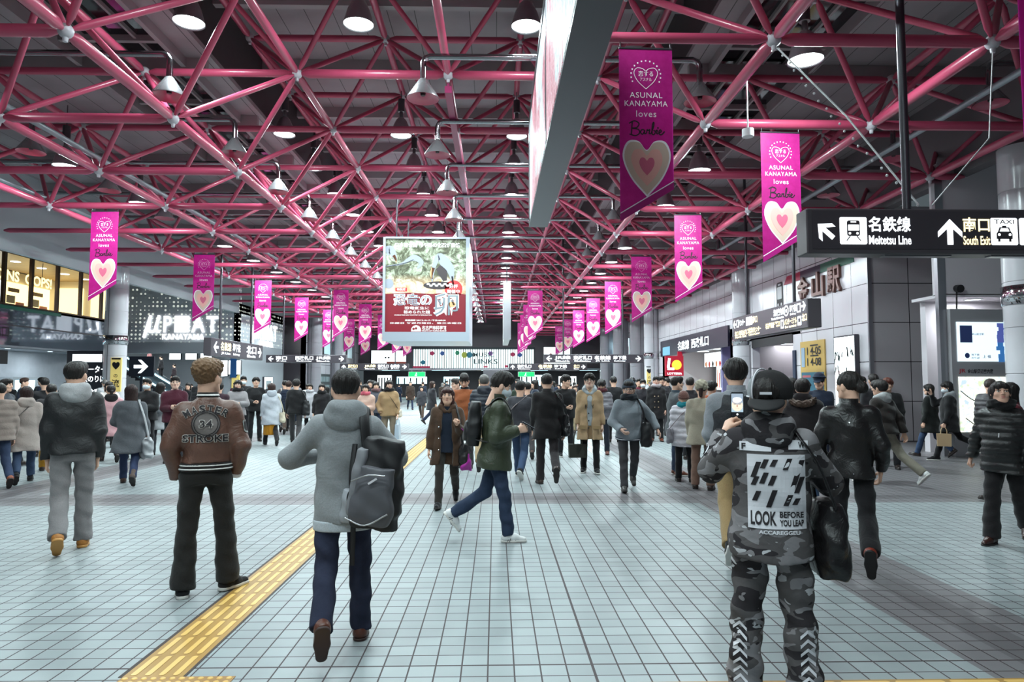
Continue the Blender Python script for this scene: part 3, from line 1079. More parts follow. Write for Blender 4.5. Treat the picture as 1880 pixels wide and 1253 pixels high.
for k in range(9):
    pm += [(a, f, k % 6) for a, f, m in circ2((-5.0, -4.1, -3.1, -1.6, 1.7, -.9, -.4, 3.9, 4.6)[k], (-.35, .55, .55, .6, .55, .4, .4, .45, .4)[k], .22 if k not in (5, 6) else .3)]
part('coloured_glass', on_plane(pm, (0, -.13, 0), (1, 0, 0), (0, 0, 1)), [mat('glass ' + c, c, .4, emit=.25) for c in ln], fw, smooth=False)
part('lettering', on_plane(text2('MUSIC', 1.0, .42, .45, 2.1) + text2('LINKS', 1.2, -.25, .5, 2.4), (0, -.14, 0), (1, 0, 0), (0, 0, 1)), mat('grey letters', '51686c', .5), fw, smooth=False)
part('red_panel', box(-6.0, -4.3, -.13, -.1, -.9, -.72) + box(5, 6, -.13, -.1, -.7, -.55) + box(1.0, 1.4, -.13, -.1, -.85, -.7) + box(3.1, 3.4, -.13, -.1, -.85, -.62), mat('red panel', 'b01f4a', .5, emit=.3), fw, smooth=False)
lit_panel('billboard', (-10.6, 68, 4.1), 3.4, 1.4, (1, 0, 0), LITW, 'white lit billboard beside the far window of vertical strips', 'billboard', art=rect2(-.2, 1.7, -.6, -.4, 1) + circ2(-.3, 0, .1, 2) + circ2(0, 0, .1, 2), mats=[mat('billboard red', 'c25a4a', .5), BLACK])
lit_panel('billboard', (6.1, 68, 4.3), 2.6, 1.7, (1, 0, 0), LITW, 'white lit billboard with a small red mark at the far end', 'billboard', art=circ2(-.6, .1, .16, 1), mats=[mat('billboard red', 'c25a4a', .5)])
part('trim_far_beam', box(-15, 12, 64.5, 65, 2.8, 2.98), STEEL, smooth=False, kind='structure')
for i, x in enumerate((-7.4, 2.9)):
    o = part('exit_sign', box(-.8, .8, -.08, .08, -.24, .24) + box(-.5, -.47, .0, .1, .24, .4) + box(.47, .5, .0, .1, .24, .4), mat('sign case', 'c9cfcf', .4), loc=(x, 64.5, 2.42), smooth=False, label=['green lit exit sign under the far beam on the lettered wall side', 'green lit exit sign under the far beam on the tiled wall side'][i], cat='exit sign')
    part('lit_face', on_plane(rect2(-.74, .74, -.2, .2, 0) + circ2(-.05, .1, .05, 1, 10) + stroke2([(-.05, .04), (-.1, -.06), (-.02, -.16)], .06, 1) + stroke2([(-.1, -.06), (-.2, -.14)], .05, 1, 2, False) + stroke2([(-.04, .02), (.08, -.04)], .04, 1, 2, False), (0, -.085, 0), (1, 0, 0), (0, 0, 1)), [mat('exit green', '10c860', .5, emit=1.3), LITW], o, smooth=False)
for i in range(5):
    o = part('ceiling_light', box(-.9, .9, -.3, .3, -.03, 0), LITC, loc=(-11 + 5.2 * i, 72, 2.94), smooth=False, label=f'{ORD[i]} ceiling light panel in the far passage from the lettered wall side', cat='ceiling light')
    l = bpy.data.lights.new('passage_glow', 'AREA')
    l.size, l.energy, l.color = 1.2, 120, (.8, 1, 1)
    q = bpy.data.objects.new('passage_glow', l)
    COL.objects.link(q)
    q.parent = o
    q.location = (0, 0, -.05)
for i, (x, z, w_, h, m, lb) in enumerate(((-9.5, 1.9, 3.4, .8, LITC, 'wide pale lit shop window in the far passage beside the green sign'), (-4.6, 1.6, 2.6, 1.4, LITC, 'lit shop window in the far passage under the strip window'), (4.2, 1.9, 2.8, 1.2, LITC, 'lit shop window in the far passage on the tiled wall side'),
                                         (-.8, 1.5, 2.2, 1.0, LITY, 'warm lit shop window in the middle of the far passage'), (8.2, 1.8, 2.0, 1.1, LITW, 'white lit shop window in the far passage by the tiled wall'), (-12.6, 1.7, 1.6, 1.5, LITW, 'white lit shop window at the end of the far passage'))):
    lit_panel('shop_window', (x, 78, z), w_, h, (1, 0, 0), m, lb, 'shop window', art=[q for k in range(5) for q in rect2(-w_ / 2 + .1 + k * w_ / 5, -w_ / 2 + .25 + k * w_ / 5, -h / 2, h / 3, 1)], mats=[WALLD])
part('column', box(-1.2, .6, 66, 67, 0, 2.95), WALLG, smooth=False, label='square grey pier standing under the strip window', cat='column')
# ---------------------------------------------------------------- columns
COLM = mat('column panel', 'cbc9ce', .2, var=.06)
def column(x, y, label, r=.46, h=6.3, plain=False):
    o = thing('column', (x, y, 0), 0, label, 'column')
    pr = [(r, 0)]
    for k in range(1, 8):
        z = k * .9
        if z < h:
            pr += [(r, z - .012), (r - .015, z - .01), (r - .015, z + .01), (r, z + .012)]
    sharp(part('shaft', lathe(pr + [(r, h)], 36), COLM if not plain else mat('plain column', '8d8a90', .3, var=.06), o), 20)
    part('seam', tube([(-.08 if x < 0 else .05, -r - .002, 0), (-.08 if x < 0 else .05, -r - .002, h)], .012, 4), STEELD, o)
    if not plain:
        part('steel_band', lathe([(r + .01, 3.15), (r + .03, 3.16), (r + .03, 3.52), (r + .01, 3.53)], 28), mat('polished steel', 'c0c0c4', .08, 1.0), o)
    return o
column(10.52, 13.1, 'round panelled column with a steel band beside the lit map boards')
column(10.3, 28, 'round panelled column standing between the ticket gate opening and the shop sign')
column(10.0, 43.6, 'round panelled column at the far edge of the burger shop')
column(-15.4, 28, 'thick round panelled column with a yellow notice on the lettered shopfront side', r=.42)
column(-15.5, 43.2, 'slim dark column at the corner of the lettered block', r=.3)
for i, (x, y) in enumerate(((9.7, 46.2), (9.3, 50.4), (9.8, 53.6), (9.4, 57.5))):
    column(x, y, f'{ORD[i]} grey column past the burger shop in the far row', r=.55, plain=True)
for i, (x, y) in enumerate(((-13.2, 50.0), (-13.2, 57.0))):
    column(x, y, f'{ORD[i]} grey column along the far wall with the pale windows', r=.5, plain=True)
def notice(x, y, label, w_=.55, h=1.55, z=1.75):
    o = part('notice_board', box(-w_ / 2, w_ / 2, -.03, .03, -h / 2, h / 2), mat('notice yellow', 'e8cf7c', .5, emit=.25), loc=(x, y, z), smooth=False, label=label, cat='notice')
    part('print', on_plane(text2('♥', 0, .35, .3, .3) + text2('の', 0, -.05, .14, .15) + text2('流', 0, -.35, .32, .3) + rect2(-.18, .18, .6, .66), (0, -.035, 0), (1, 0, 0), (0, 0, 1)), BLACK, o, smooth=False)
notice(-15.12, 27.6, 'tall yellow notice hanging on the thick round column', .42, 1.35, 1.95)
notice(-15.2, 40.37, 'tall yellow notice on the wall corner by the white poster panel', .45)
notice(9.75, 43.2, 'small yellow notice hanging on the column beside the burger shop', .32, .9, 2.0)
# ---------------------------------------------------------------- right hand shops and wall fittings
SIGNB = mat('sign band navy', '1d1a2e', .3)
o = part('shop_sign', box(-.04, .04, -6.2, 6.2, -.45, .5), SIGNB, loc=(XR - .06, 36.2, 3.68), smooth=False, label='long dark sign band with white characters over the ticket gates', cat='shop sign')
part('lettering', on_plane(text2('名鉄線', -1.0, 0, .5, 2.2) + text2('西改札口', 2.0, 0, .5, 2.9), (-.045, 0, 0), (0, -1, 0), (0, 0, 1)), LITW, o, smooth=False)
part('poster_patch', box(-.05, -.042, 3.9, 5.6, -.4, .1), mat('blue patch', '6fa8c8', .4, emit=.4), o, smooth=False)
part('wall_shop', box(14.5, 14.7, 29, 43, 0, 4) + box(10.4, 14.6, 29.6, 30, 0, 4) + box(10.4, 14.6, 42, 42.3, 0, 4) + box(10.4, 14.6, 29, 43, 3.5, 3.6), mat('shop interior', 'cfc8c8', .5), smooth=False, kind='structure')
MENU = [mat('menu red', 'c23b34', .5, emit=.6), mat('menu dark', '4a3a38', .5), mat('menu orange', 'e08a4a', .5, emit=.4)]
for i, (y, z, w_, h) in enumerate(((32.3, 2.95, 3.0, .8), (35.6, 2.95, 3.0, .8), (39, 2.95, 3.0, .8), (33, 1.5, 3.2, 1.3), (37, 1.5, 3.6, 1.3), (40.6, 1.9, 1.6, 1.4))):
    art = []
    for k in range(5):
        art += circ2(-w_ / 2 + .3 + k * (w_ - .5) / 4, -h / 3.2, .17, 1 + (k + i) % 3) if i < 3 else rect2(-w_ / 2 + .1 + k * w_ / 5, -w_ / 2 + .1 + (k + .55) * w_ / 5, -h / 2.4, h / 2.6 - .2 * (k % 2), 1 + (k + i) % 3)
    lit_panel('menu_board', (12.6 if i < 3 else 13.6, y + (0 if i not in (0, 3) else 1.0), z), w_, h, (0, -1, 0), LITW, ('lit menu board under the dark sign band, ' if i < 3 else 'glowing shop counter front under the dark sign band, ') + ORD[i % 3] + ' from the ticket gate opening', 'menu board', art=art, mats=MENU)
for k in range(4):
    part('ceiling_light', disc((0, 0, 0), .35, 16, 0, -1), LITW, loc=(12.4, 31.5 + 3 * k, 3.48), label=f'{ORD[k]} round ceiling light inside the burger shop from the ticket gate opening', cat='ceiling light')
o = part('shop_sign', box(-.5, .5, -.1, .1, -.55, .55) + box(.2, .47, -.05, .05, .55, .8), mat('burger red', 'a3102a', .4, emit=.35), loc=(9.88, 37.6, 2.55), smooth=False, label='square red lit shop sign with a big white letter and orange disc', cat='shop sign')
part('lettering', on_plane(circ2(.12, .06, .27, 1) + stroke2([(-.28, .42), (-.36, -.1)], .14, 0, 2, False) + stroke2([(-.4, -.16), (-.02, -.16)], .13, 0, 2, False) + text2('LOTTERIA', 0, -.42, .11, .8), (0, -.105, 0), (1, 0, 0), (0, 0, 1)), [LITW, mat('burger orange', 'ffab2e', .5, emit=1.6)], o, smooth=False)
# gate opening with its inside
part('wall_gate', box(10.7, 18, 32, 32.2, 0, 4) + box(10.7, 18, 23.0, 23.2, 0, 4) + box(10.4, 18, 23, 32, 3.3, 3.4), mat('gate interior', '8480a8', .5), smooth=False, kind='structure')
part('trim_gate_head', box(XR - .03, XR, 23.6, 27.4, 3.02, 3.34), BLACK, smooth=False, kind='structure')
part('door_1', box(10.9, 10.94, 24.2, 25.6, 0, 2.2) + box(10.9, 10.94, 25.7, 27.0, 0, 2.2), GLASS, smooth=False, kind='structure')
o = part('shop_sign', box(-.5, .5, -.06, .06, -.2, .2) + box(-.03, .03, -.02, .02, .2, .66), mat('pink sign', 'd468c8', .5, emit=1.0), loc=(12.6, 31.5, 2.68), smooth=False, label='pink lit shop sign inside the ticket gate opening', cat='shop sign')
part('lettering', on_plane(text2("GiFt's spa", 0, 0, .22, .8), (0, -.066, 0), (1, 0, 0), (0, 0, 1)), LITW, o, smooth=False)
o = part('timetable_sign', box(-1.15, 1.15, -.06, .06, -.19, .19), mat('timetable teal', '14323c', .4), loc=(13.5, 31.92, 2.2), smooth=False, label='dark teal timetable sign inside the ticket gate opening', cat='sign')
part('lettering', on_plane(text2('名鉄時刻表', -.55, 0, .18, .7) + text2('Meitetsu Time Table', .45, 0, .15, 1.15) + poly2([(-1.1, -.15), (-.95, -.15), (-.85, .15), (-1.0, .15)]), (0, -.065, 0), (1, 0, 0), (0, 0, 1)), LITW, o, smooth=False)
for k in range(4):
    part('ceiling_light', box(-.55 if k < 2 else -.12, .55 if k < 2 else .12, -.1, .1, -.02, 0), LITW, loc=(12.3 + .75 * k, 29.2 + .8 * (k % 2), 3.3), smooth=False, label=f'{ORD[k]} ceiling light inside the ticket gate opening counting inwards', cat='ceiling light')
part('trim_gate_blue', box(XR - .06, XR - .01, 23.35, 23.55, .0, 2.75), mat('gate post blue', '1b2c4a', .4), smooth=False, kind='structure')
for y in (25, 29.5):
    l = bpy.data.lights.new('gate_glow', 'AREA')
    l.size, l.energy, l.color = 1.6, 34, (.88, .9, 1)
    q = bpy.data.objects.new('gate_glow', l)
    COL.objects.link(q)
    q.location = (13, y, 3.25)
# posters on the tiled wall
NW = (0, -1, 0)
o = part('poster', box(-.02, .02, -.85, .85, -1.4, 1.25), mat('poster amber', 'd2ac5c', .5), loc=(XR - .025, 22.1, 1.75), smooth=False, label='tall amber notice poster with blue panels on the pale tiled wall', cat='poster')
part('blue_panel', box(-.03, -.021, -.78, .78, -.42, .22) + box(-.03, -.021, -.78, .78, -1.12, -.5), mat('poster teal', '2f6f86', .5), o, smooth=False)
part('print', on_plane(text2('1 4-05', .15, .92, .26, .95) + text2('1 4-08', .15, .56, .26, .95) + rect2(-.1, .45, .74, .78) + rect2(-.1, .45, 1.08, 1.12) + rect2(-.75, -.5, .4, 1.05, 1) + rect2(-.7, -.1, .05, .12, 2) + rect2(.1, .5, -.1, -.04, 2) + rect2(.1, .6, -.75, -.68, 2) + rect2(-.7, -.2, -.68, -.6, 2) + rect2(-.65, -.35, -.32, -.05, 3) + rect2(-.65, -.35, -1.0, -.78, 3), (-.035, 0, 0), NW, (0, 0, 1)), [BLACK, mat('pale blue print', '9db4c9', .5), mat('print red', 'c8646a', .5), WHITE], o, smooth=False)
art = []
random.seed(3)
for k in range(46):
    x, z = random.uniform(-.55, .5), random.uniform(-.95, .85)
    art += stroke2([(x, z), (x + random.uniform(-.08, .08), z - random.uniform(.1, .3))], random.uniform(.02, .07), 1 if k % 9 else 2, 2, False)
lit_panel('light_box', (XR - .02, 19.85, 1.95), 1.15, 2.05, NW, LITW, 'white lit poster with dark sketched figures at the tiled wall corner', 'light box', art=art, mats=[mat('ink teal', '1d3a3c', .5), mat('ink pink', 'c86a7a', .5)])
# station name, pictograms and colour stripe high on the tiled wall
o = thing('station_letters', (XR, 21.6, 4.78), 0, 'big bronze station name characters standing off the pale tiled wall', 'lettering')
for k, ch in enumerate('金山駅'):
    part('character', on_plane3(solid2(text2(ch, -1.0 + k * 1.05, 0, .82, .8, .02), .09), (0, 0, 0), NW, (0, 0, 1)), mat('bronze letter', '6a4a44', .35, .5), o, smooth=False)
o = part('colour_stripe', slab([(-1.9, -.14), (-1.6, .14), (-.55, .14), (-.55, -.14)], (0, 0, 0), NW, (0, 0, 1), .02, 0) + slab([(-.55, -.14), (-.55, .14), (.9, .14), (.9, -.14)], (0, 0, 0), NW, (0, 0, 1), .02, 1) + slab([(.9, -.14), (.9, .14), (2.9, .14), (2.9, -.14)], (0, 0, 0), NW, (0, 0, 1), .02, 2),
         [mat('stripe red', 'b02044', .4), mat('stripe navy', '26233a', .4), mat('stripe green', '0b6b52', .4)], loc=(XR - .01, 22.3, 5.27), smooth=False, label='red, navy and green stripe high on the pale tiled wall over the station name', cat='wall stripe')
o = part('pictogram', on_plane(rect2(-.28, .28, -.5, .5, 0, .12), (0, 0, 0), NW, (0, 0, 1)) + on_plane(rect2(-.2, .2, -.12, .33, 1, .03) + rect2(-.12, .12, .38, .44, 1) + circ2(-.14, -.32, .06, 1) + circ2(.14, -.32, .06, 1), (0, 0, 0), NW, (0, 0, 1), .006), [BLACK, WHITE], loc=(XR - .012, 24.6, 4.8), smooth=False, label='black train pictogram on the pale tiled wall over the gate opening', cat='pictogram')
o = part('pictogram', on_plane(poly2([(-.4, -.3), (.05, -.18), (.2, .1), (.28, .12), (.25, -.1), (.6, 0), (.62, .06), (.2, -.3)]), (0, 0, 0), NW, (0, 0, 1)), BLACK, loc=(XR - .012, 23.7, 4.25), smooth=False, label='black aircraft pictogram on the pale tiled wall behind the hanging sign', cat='pictogram')
# map boards
FR = mat('board frame', 'b4b2b6', .35, .4)
def screen_art():
    a = rect2(-.66, -.36, -.02, .36, 1) + circ2(-.5, -.31, .06, 2)
    random.seed(11)
    for z in np.linspace(.42, -.36, 10):
        c, w_ = .35 + random.uniform(-.03, .03), random.uniform(.05, .12)
        a += rect2(c - w_, c + w_, z - .09, z, 3 + (z < 0))
    return a + text2('金山総合駅', -.22, .17, .05, .3, mi=2) + text2('地下鉄', -.3, -.29, .05, .2, mi=2) + text2('のりば', -.3, -.36, .05, .2, mi=2) + text2('上 福', -.02, -.33, .07, .2, mi=2)
board = thing('map_board', (10.95, 14.96, .12), rad(6), 'grey map board with a lit screen above a lit street map', 'map board')
part('case', box(-.86, .86, .0, .2, -.12, 3.15), FR, board, smooth=False)
part('screen', box(-.72, .72, -.02, 0, 1.98, 2.86), mat('screen blue', 'd5ecf5', .3, emit=1.1), board, smooth=False)
part('screen_picture', on_plane(screen_art(), (0, -.025, 2.42), (1, 0, 0), (0, 0, 1)), [mat('screen pale', 'f2f6fa', .3, emit=1.2), mat('screen navy', '2c3a6a', .4, emit=.2), mat('screen navy', '2c3a6a', .4, emit=.2), mat('screen violet', '5a66b4', .4, emit=.5), mat('screen blue strong', '3f7cc0', .4, emit=.5)], board, smooth=False)
part('lettering', on_plane(text2('JR', -.62, 0, .11, .17, mi=1) + text2('金山駅周辺案内図', -.18, 0, .1, .62, mi=0), (0, -.005, 1.76), (1, 0, 0), (0, 0, 1)), [BLACK, mat('map red', 'b8323c', .4)], board, smooth=False)
def map_mat():
    t = NT('street map')
    o_ = t.obj()
    v = t.n('ShaderNodeTexVoronoi', feature='DISTANCE_TO_EDGE')
    v.inputs['Scale'].default_value = 9
    t.put(v.inputs['Vector'], o_)
    n = t.noise(o_, 5, 3)
    base = t.mix(t.m('GREATER_THAN', n, .6), lin('eef2e0'), lin('c9dcae'))
    base = t.mix(t.m('LESS_THAN', v.outputs['Distance'], .03), base, lin('b4c6d6'))
    t.set(Base_Color=base, Emission_Color=base, Emission_Strength=1.1, Roughness=.3)
    return t.mat
part('street_map', box(-.72, .72, -.02, 0, .42, 1.64), map_mat(), board, smooth=False)
part('map_line', on_plane(stroke2([(-.7, .3), (-.45, .12), (-.2, .02)], .02, 0) + stroke2([(-.6, -.3), (-.2, -.58)], .02, 0, 2, False) + stroke2([(0, .58), (.2, .42), (.5, .3)], .015, 0) + rect2(.42, .7, .2, .56, 1), (0, -.024, 1.03), (1, 0, 0), (0, 0, 1)), [mat('map ink', '33404c', .5), mat('map key', 'd6d8e4', .4, emit=.7)], board, smooth=False)
o = part('speaker_camera', moved(cyl((0, -.14, 0), (0, .12, .04), .09, .07, 12) + tube([(0, 0, -.05), (0, .02, -.5)], .018, 6), Matrix.Identity(4)), BLACK, loc=(10.35, 15.0, 3.72), label='small dark camera on a stalk over the map boards', cat='camera')
# screen and lit windows on the far tiled wall
o = lit_panel('wall_screen', (XR, 48.0, 4.4), 1.9, 1.5, NW, mat('screen dim', '2c4450', .3, emit=.4), 'black framed wall screen between the far grey columns', 'screen', frame=BLACK, art=rect2(-.3, .4, -.6, .6, 1), mats=[mat('screen glow', '7fb0bd', .3, emit=.9)])
for i, (y, z) in enumerate(((53.6, 4.3), (57.0, 4.3), (61, 4.2))):
    lit_panel('light_box', (XR, y, z), 2.7, 1.5, NW, LITC, f'{ORD[i]} pale lit advert box on the tiled wall past the burger shop', 'light box', art=rect2(-.2, 1.2, -.6, .1, 1) if i < 2 else None, mats=[mat('advert violet', '6b64a6', .5)])
part('wall_far_right_lower', box(XR - .02, XR, 44.5, 66, 0, 3.3), mat('dark lower wall', '4f4c52', .35, var=.2), smooth=False, kind='structure')

# ---------------------------------------------------------------- hanging direction signs
SIGN = mat('sign charcoal', '4c474c', .4)
SFACE = mat('sign face', '433e44', .35)
EW = mat('sign white lit', 'f4fbff', .5, emit=2.0)
EY = mat('sign yellow lit', 'ffe9b0', .5, emit=1.7)
def arrow2(x, y, s, ang, mi=0):
    q = poly2([(0, .5), (.5, -.02), (.5, -.25), (.12, .1), (.12, -.55), (-.12, -.55), (-.12, .1), (-.5, -.25), (-.5, -.02)], mi)
    c, n = math.cos(ang), math.sin(ang)
    return [(p * s @ np.array([[c, n], [-n, c]]) + (x, y), f, m) for p, f, m in q]
def train2(x, y, s, fg=1):
    T_ = lambda q: [(p * s + (x, y), f, m) for p, f, m in q]
    return T_(rect2(-.5, .5, -.5, .5, 0, .06)), T_(rect2(-.24, .24, -.2, .38, fg, .08) + stroke2([(-.12, -.2), (-.26, -.37)], .04, fg, 2, False) + stroke2([(.12, -.2), (.26, -.37)], .04, fg, 2, False)), T_(rect2(-.2, .2, -.0, .22, 0, .02) + circ2(-.14, -.1, .045, 0) + circ2(.14, -.1, .045, 0) + rect2(-.1, .1, .3, .34, 0))
def taxi2(x, y, s, fg=1):
    T_ = lambda q: [(p * s + (x, y), f, m) for p, f, m in q]
    car = poly2([(-.3, -.28), (.3, -.28), (.3, -.08), (.24, .0), (.18, .16), (-.18, .16), (-.24, .0), (-.3, -.08)], fg)
    return T_(rect2(-.5, .5, -.5, .5, 0, .06)), T_(car + rect2(-.08, .08, .16, .22, fg) + rect2(-.25, -.16, -.38, -.26, fg) + rect2(.16, .25, -.38, -.26, fg) + text2('TAXI', 0, .36, .17, .74, mi=fg)), T_(poly2([(-.18, .0), (.18, .0), (.13, .12), (-.13, .12)], 0) + circ2(-.2, -.12, .05, 0) + circ2(.2, -.12, .05, 0))
def hang_sign(loc, rz, W, H, D, layers, label, poles, top):
    """box sign; layers = list of 2-D piece lists drawn on the face towards -Y"""
    o = thing('direction_sign', loc, rz, label, 'direction sign')
    c = part('sign_box', box(-W / 2, W / 2, 0, D, -H / 2, H / 2), SIGN, o, smooth=False)
    bv = c.modifiers.new('edge', 'BEVEL')
    bv.width = .012
    part('face_panel', box(-W / 2 + .06, W / 2 - .03, -.006, 0, -H / 2 + .05, H / 2 - .03), SFACE, o, smooth=False)
    P = []
    for i, l in enumerate(layers):
        P += on_plane(l, (0, -.01 - .003 * i, 0), (1, 0, 0), (0, 0, 1))
    part('lettering', P, [EW, SFACE, EY], o, smooth=False)
    part('underside_lamp', box(-W * .2, W * .05, D * .3, D * .7, -H / 2 - .012, -H / 2) + box(W * .2, W * .45, D * .3, D * .7, -H / 2 - .012, -H / 2), STEEL, o, smooth=False)
    for x in poles:
        wx = loc[0] + x * math.cos(rz)
        part('pole', cyl((x, D / 2, H / 2), (x, D / 2, (8.3 if abs(wx - XC) > 5.5 else 9.75) - loc[2]), .045, None, 12), STEELD, o)
    return o
tr, tx = train2(-.99, .0, .3), taxi2(.69, -.0, .3)
L0 = arrow2(-1.3, .0, .22, rad(48)) + tr[0] + text2('名鉄線', -.585, .075, .17, .47, .02) + text2('Meitetsu Line', -.585, -.1, .1, .47, .02) + arrow2(.085, -.0, .27, 0) + text2('南口', .38, .075, .16, .3, .02, mi=2) + text2('South Exit', .38, -.1, .1, .3, .02, mi=2) + tx[0] + rect2(.86, 1.16, -.15, .15, 0, .02)
hang_sign((4.9, 7.3, EYE + 1.66), 0, 3.0, .5, .26, [L0, tr[1] + tx[1] + rect2(.92, 1.1, -.06, .08, 1, .03), tr[2] + tx[2]], 'big dark hanging sign with white arrows, train and taxi pictograms', (-.3, 1.3), 7.0)
tb = lambda s, x, y, h, w_, mi=0, al='C': text2(s, x, y, h, w_, .02, al, mi=mi)
L1 = arrow2(-2.55, .14, .26, rad(90)) + rect2(-2.36, -2.16, .03, .27) + tb('センター', -1.85, .16, .2, .5) + rect2(-1.5, -.98, .02, .28) + tb('南口', -.76, .16, .22, .36, 2) + tb('北口 市民会館', -2.0, -.17, .17, 1.1, 2) + tb('文化総合センター', -.85, -.15, .17, 1.1, 2) + tb('North Exit', -2.0, -.29, .07, 1.0, 2) + tb('Culture Center', -.85, -.28, .07, .9, 2)
L1 += tb('総合案内所', 1.0, .2, .2, .7) + circ2(1.5, .18, .15) + tb('地下鉄', 1.92, .2, .2, .42) + rect2(2.16, 2.38, .06, .3) + arrow2(2.56, .2, .24, rad(-90)) + tb('Tourist Information', .9, .04, .07, .85) + tb('Subway', 1.92, .05, .07, .36) + tb('名古屋高速 連絡口', .55, -.13, .17, 1.0, 2) + rect2(1.12, 1.32, -.28, -.04) + tb('バスターミナル', 1.75, -.12, .17, .75, 2) + rect2(2.18, 2.4, -.28, -.04) + tb('北口', 2.58, -.1, .19, .28, 2) + tb('Bus terminal', 1.75, -.26, .07, .7, 2)
hang_sign((7.95, 19.9, EYE + 1.78), rad(-90), 5.5, .74, .36, [L1, circ2(1.5, .18, .11, 1) + circ2(1.5, .18, .06, 0) + rect2(2.2, 2.34, .1, .26, 1) + rect2(1.17, 1.27, -.24, -.08, 1) + rect2(2.22, 2.36, -.2, -.1, 1) + rect2(-2.32, -2.2, .06, .24, 1)], 'long hanging sign of white and cream lettering parallel to the tiled wall', (-1.9, 1.6), 7.2)
def row_sign(loc, rz, W, H, seed, label, top, pole=True):
    random.seed(seed)
    l = arrow2(-W / 2 + H * .6, 0, H * .62, rad(90) if seed % 2 else 0)
    x = -W / 2 + H * 1.2
    words_ = ['名鉄線', '地下鉄', '北口', '南口', '西改札口', 'JR線', '東改札口']
    k = 0
    while x < W / 2 - H * 1.6:
        w_ = random.uniform(1.2, 2.6) * H
        w_ = min(w_, W / 2 - H * 1.2 - x)
        l += tb(words_[(seed + k) % 7], x + w_ / 2, H * .1, H * .5, w_ * .92, 2 if random.random() < .4 else 0) + tb(['Subway', 'Exit', 'Meitetsu', 'JR Line'][(k + seed) % 4], x + w_ / 2, -H * .3, H * .16, w_ * .8)
        x += w_ + H * random.choice((.15, .9))
        k += 1
    l += arrow2(W / 2 - H * .6, 0, H * .62, rad(-90))
    hang_sign(loc, rz, W, H, .3, [l], label, (-W * .3, W * .3) if pole else (), top)
row_sign((-10.2, 37.0, EYE + 1.28), 0, 4.3, .42, 3, 'wide low hanging sign row in front of the glowing kiosk', 7.0)
row_sign((4.9, 34.0, EYE + 1.2), 0, 5.0, .42, 5, 'wide low hanging sign with arrows under the magenta banners on the tiled wall side', 7.0)
row_sign((-9.2, 52.0, EYE + 1.2), 0, 5.2, .5, 4, 'dim far hanging sign of cream lettering over the passage on the lettered wall side', 6.6)
row_sign((4.0, 52.0, EYE + 1.2), 0, 6.0, .5, 6, 'dim far hanging sign of cream lettering over the passage on the tiled wall side', 6.6)
row_sign((-10.9, 29.3, EYE + 1.38), rad(90), 5.8, .7, 7, 'two-line hanging sign seen edge on in front of the lettered wall', 6.4)
o = part('arrow_sign', box(-.55, .55, -.05, .05, -.45, .45) + box(-.05, .05, -.04, .04, -2.35, -.45), mat('arrow sign navy', '161a26', .4), loc=(-15.85, 31, 2.35), smooth=False, label='square black sign with a white arrow beside the thick column', cat='direction sign')
part('arrow', on_plane(arrow2(0, 0, .6, rad(-90)), (0, -.055, 0), (1, 0, 0), (0, 0, 1)), EW, o, smooth=False)
o = part('notice_sign', box(-.95, .95, -.05, .05, -1.95, 1.1), mat('arrow sign navy', '161a26', .4), loc=(-18.2, 31, 1.95), smooth=False, label='black sign of white lettering behind the thick round column', cat='sign')
part('lettering', on_plane(text2('エレベーター', 0, .28, .3, 1.6) + text2('地下鉄のりば', 0, -.15, .3, 1.6) + text2('総合案内', .3, -.7, .2, .9) + rect2(-.7, .6, .6, .95), (0, -.055, 0), (1, 0, 0), (0, 0, 1)), EW, o, smooth=False)

# ---------------------------------------------------------------- ceiling advert boxes
def streak_mat():
    t = NT('advert film')
    mp = t.n('ShaderNodeMapping')
    mp.inputs['Scale'].default_value = (1, 3.4, .45)
    mp.inputs['Rotation'].default_value = (rad(14), 0, 0)
    t.put(mp.inputs[0], t.pos())
    a = t.noise(mp.outputs[0], 3.4, 4, .65, .5)
    b = t.noise(t.pos(), .55, 2)
    base = t.ramp(a, [(0, lin('f2f6f8')), (.44, lin('dfe8ea')), (.47, lin('6f8288')), (.5, lin('eef3f5')), (.55, lin('e8eef0')), (.57, lin('a8b4ba')), (.6, lin('f4f4f6'))])
    pk = t.ramp(a, [(0, lin('c8546e')), (.46, lin('a8354f')), (.49, lin('f0dfe4')), (.53, lin('c04862')), (.58, lin('e9c3cc')), (.62, lin('b03a56'))])
    base = t.mix(t.m('GREATER_THAN', t.m('ADD', b, t.m('MULTIPLY', a, .35)), .69), base, pk)
    t.set(Base_Color=base, Roughness=.5, Emission_Color=base, Emission_Strength=.22)
    return t.mat
adb = thing('advert_box', (.86, 9.2, EYE + 4.3), 0, 'long steel-edged advert light box hanging lengthwise from the roof', 'advert box')
GREYB = mat('box underside', 'c6c6c4', .45, var=.08)
part('box_body', box(-.16, .16, -4.6, 4.5, -1.1, 1.1), GREYB, adb, smooth=False)
part('picture_film', box(-.175, -.16, -4.5, 4.4, -1.0, 1.02), streak_mat(), adb, smooth=False)
part('edge_frame', box(-.19, .18, 4.4, 4.52, -1.12, 1.12) + box(-.19, .19, -4.62, 4.52, -1.14, -1.1) + box(-.19, .19, -4.62, 4.52, 1.02, 1.12) + box(-.185, -.16, -.1, 0, -1.1, 1.1), STEELD, adb, smooth=False)
for y in (-1.85, 1.15, 4.15):
    part('hanger', cyl((0, y, 1.1), (0, y, 1.83), .03, None, 8), STEELD, adb)
pst = thing('advert_box', (-2.27, 22, EYE + 3.15), 0, 'square hanging advert box with a poster of feathered dinosaurs at a nest', 'advert box')
W_, H_ = 2.6, 3.04
part('box_body', box(-W_ / 2 - .06, W_ / 2 + .1, .05, 3.3, -H_ / 2 - .28, H_ / 2 + .02), mat('box pale', 'c4c9d2', .35), pst, smooth=False)
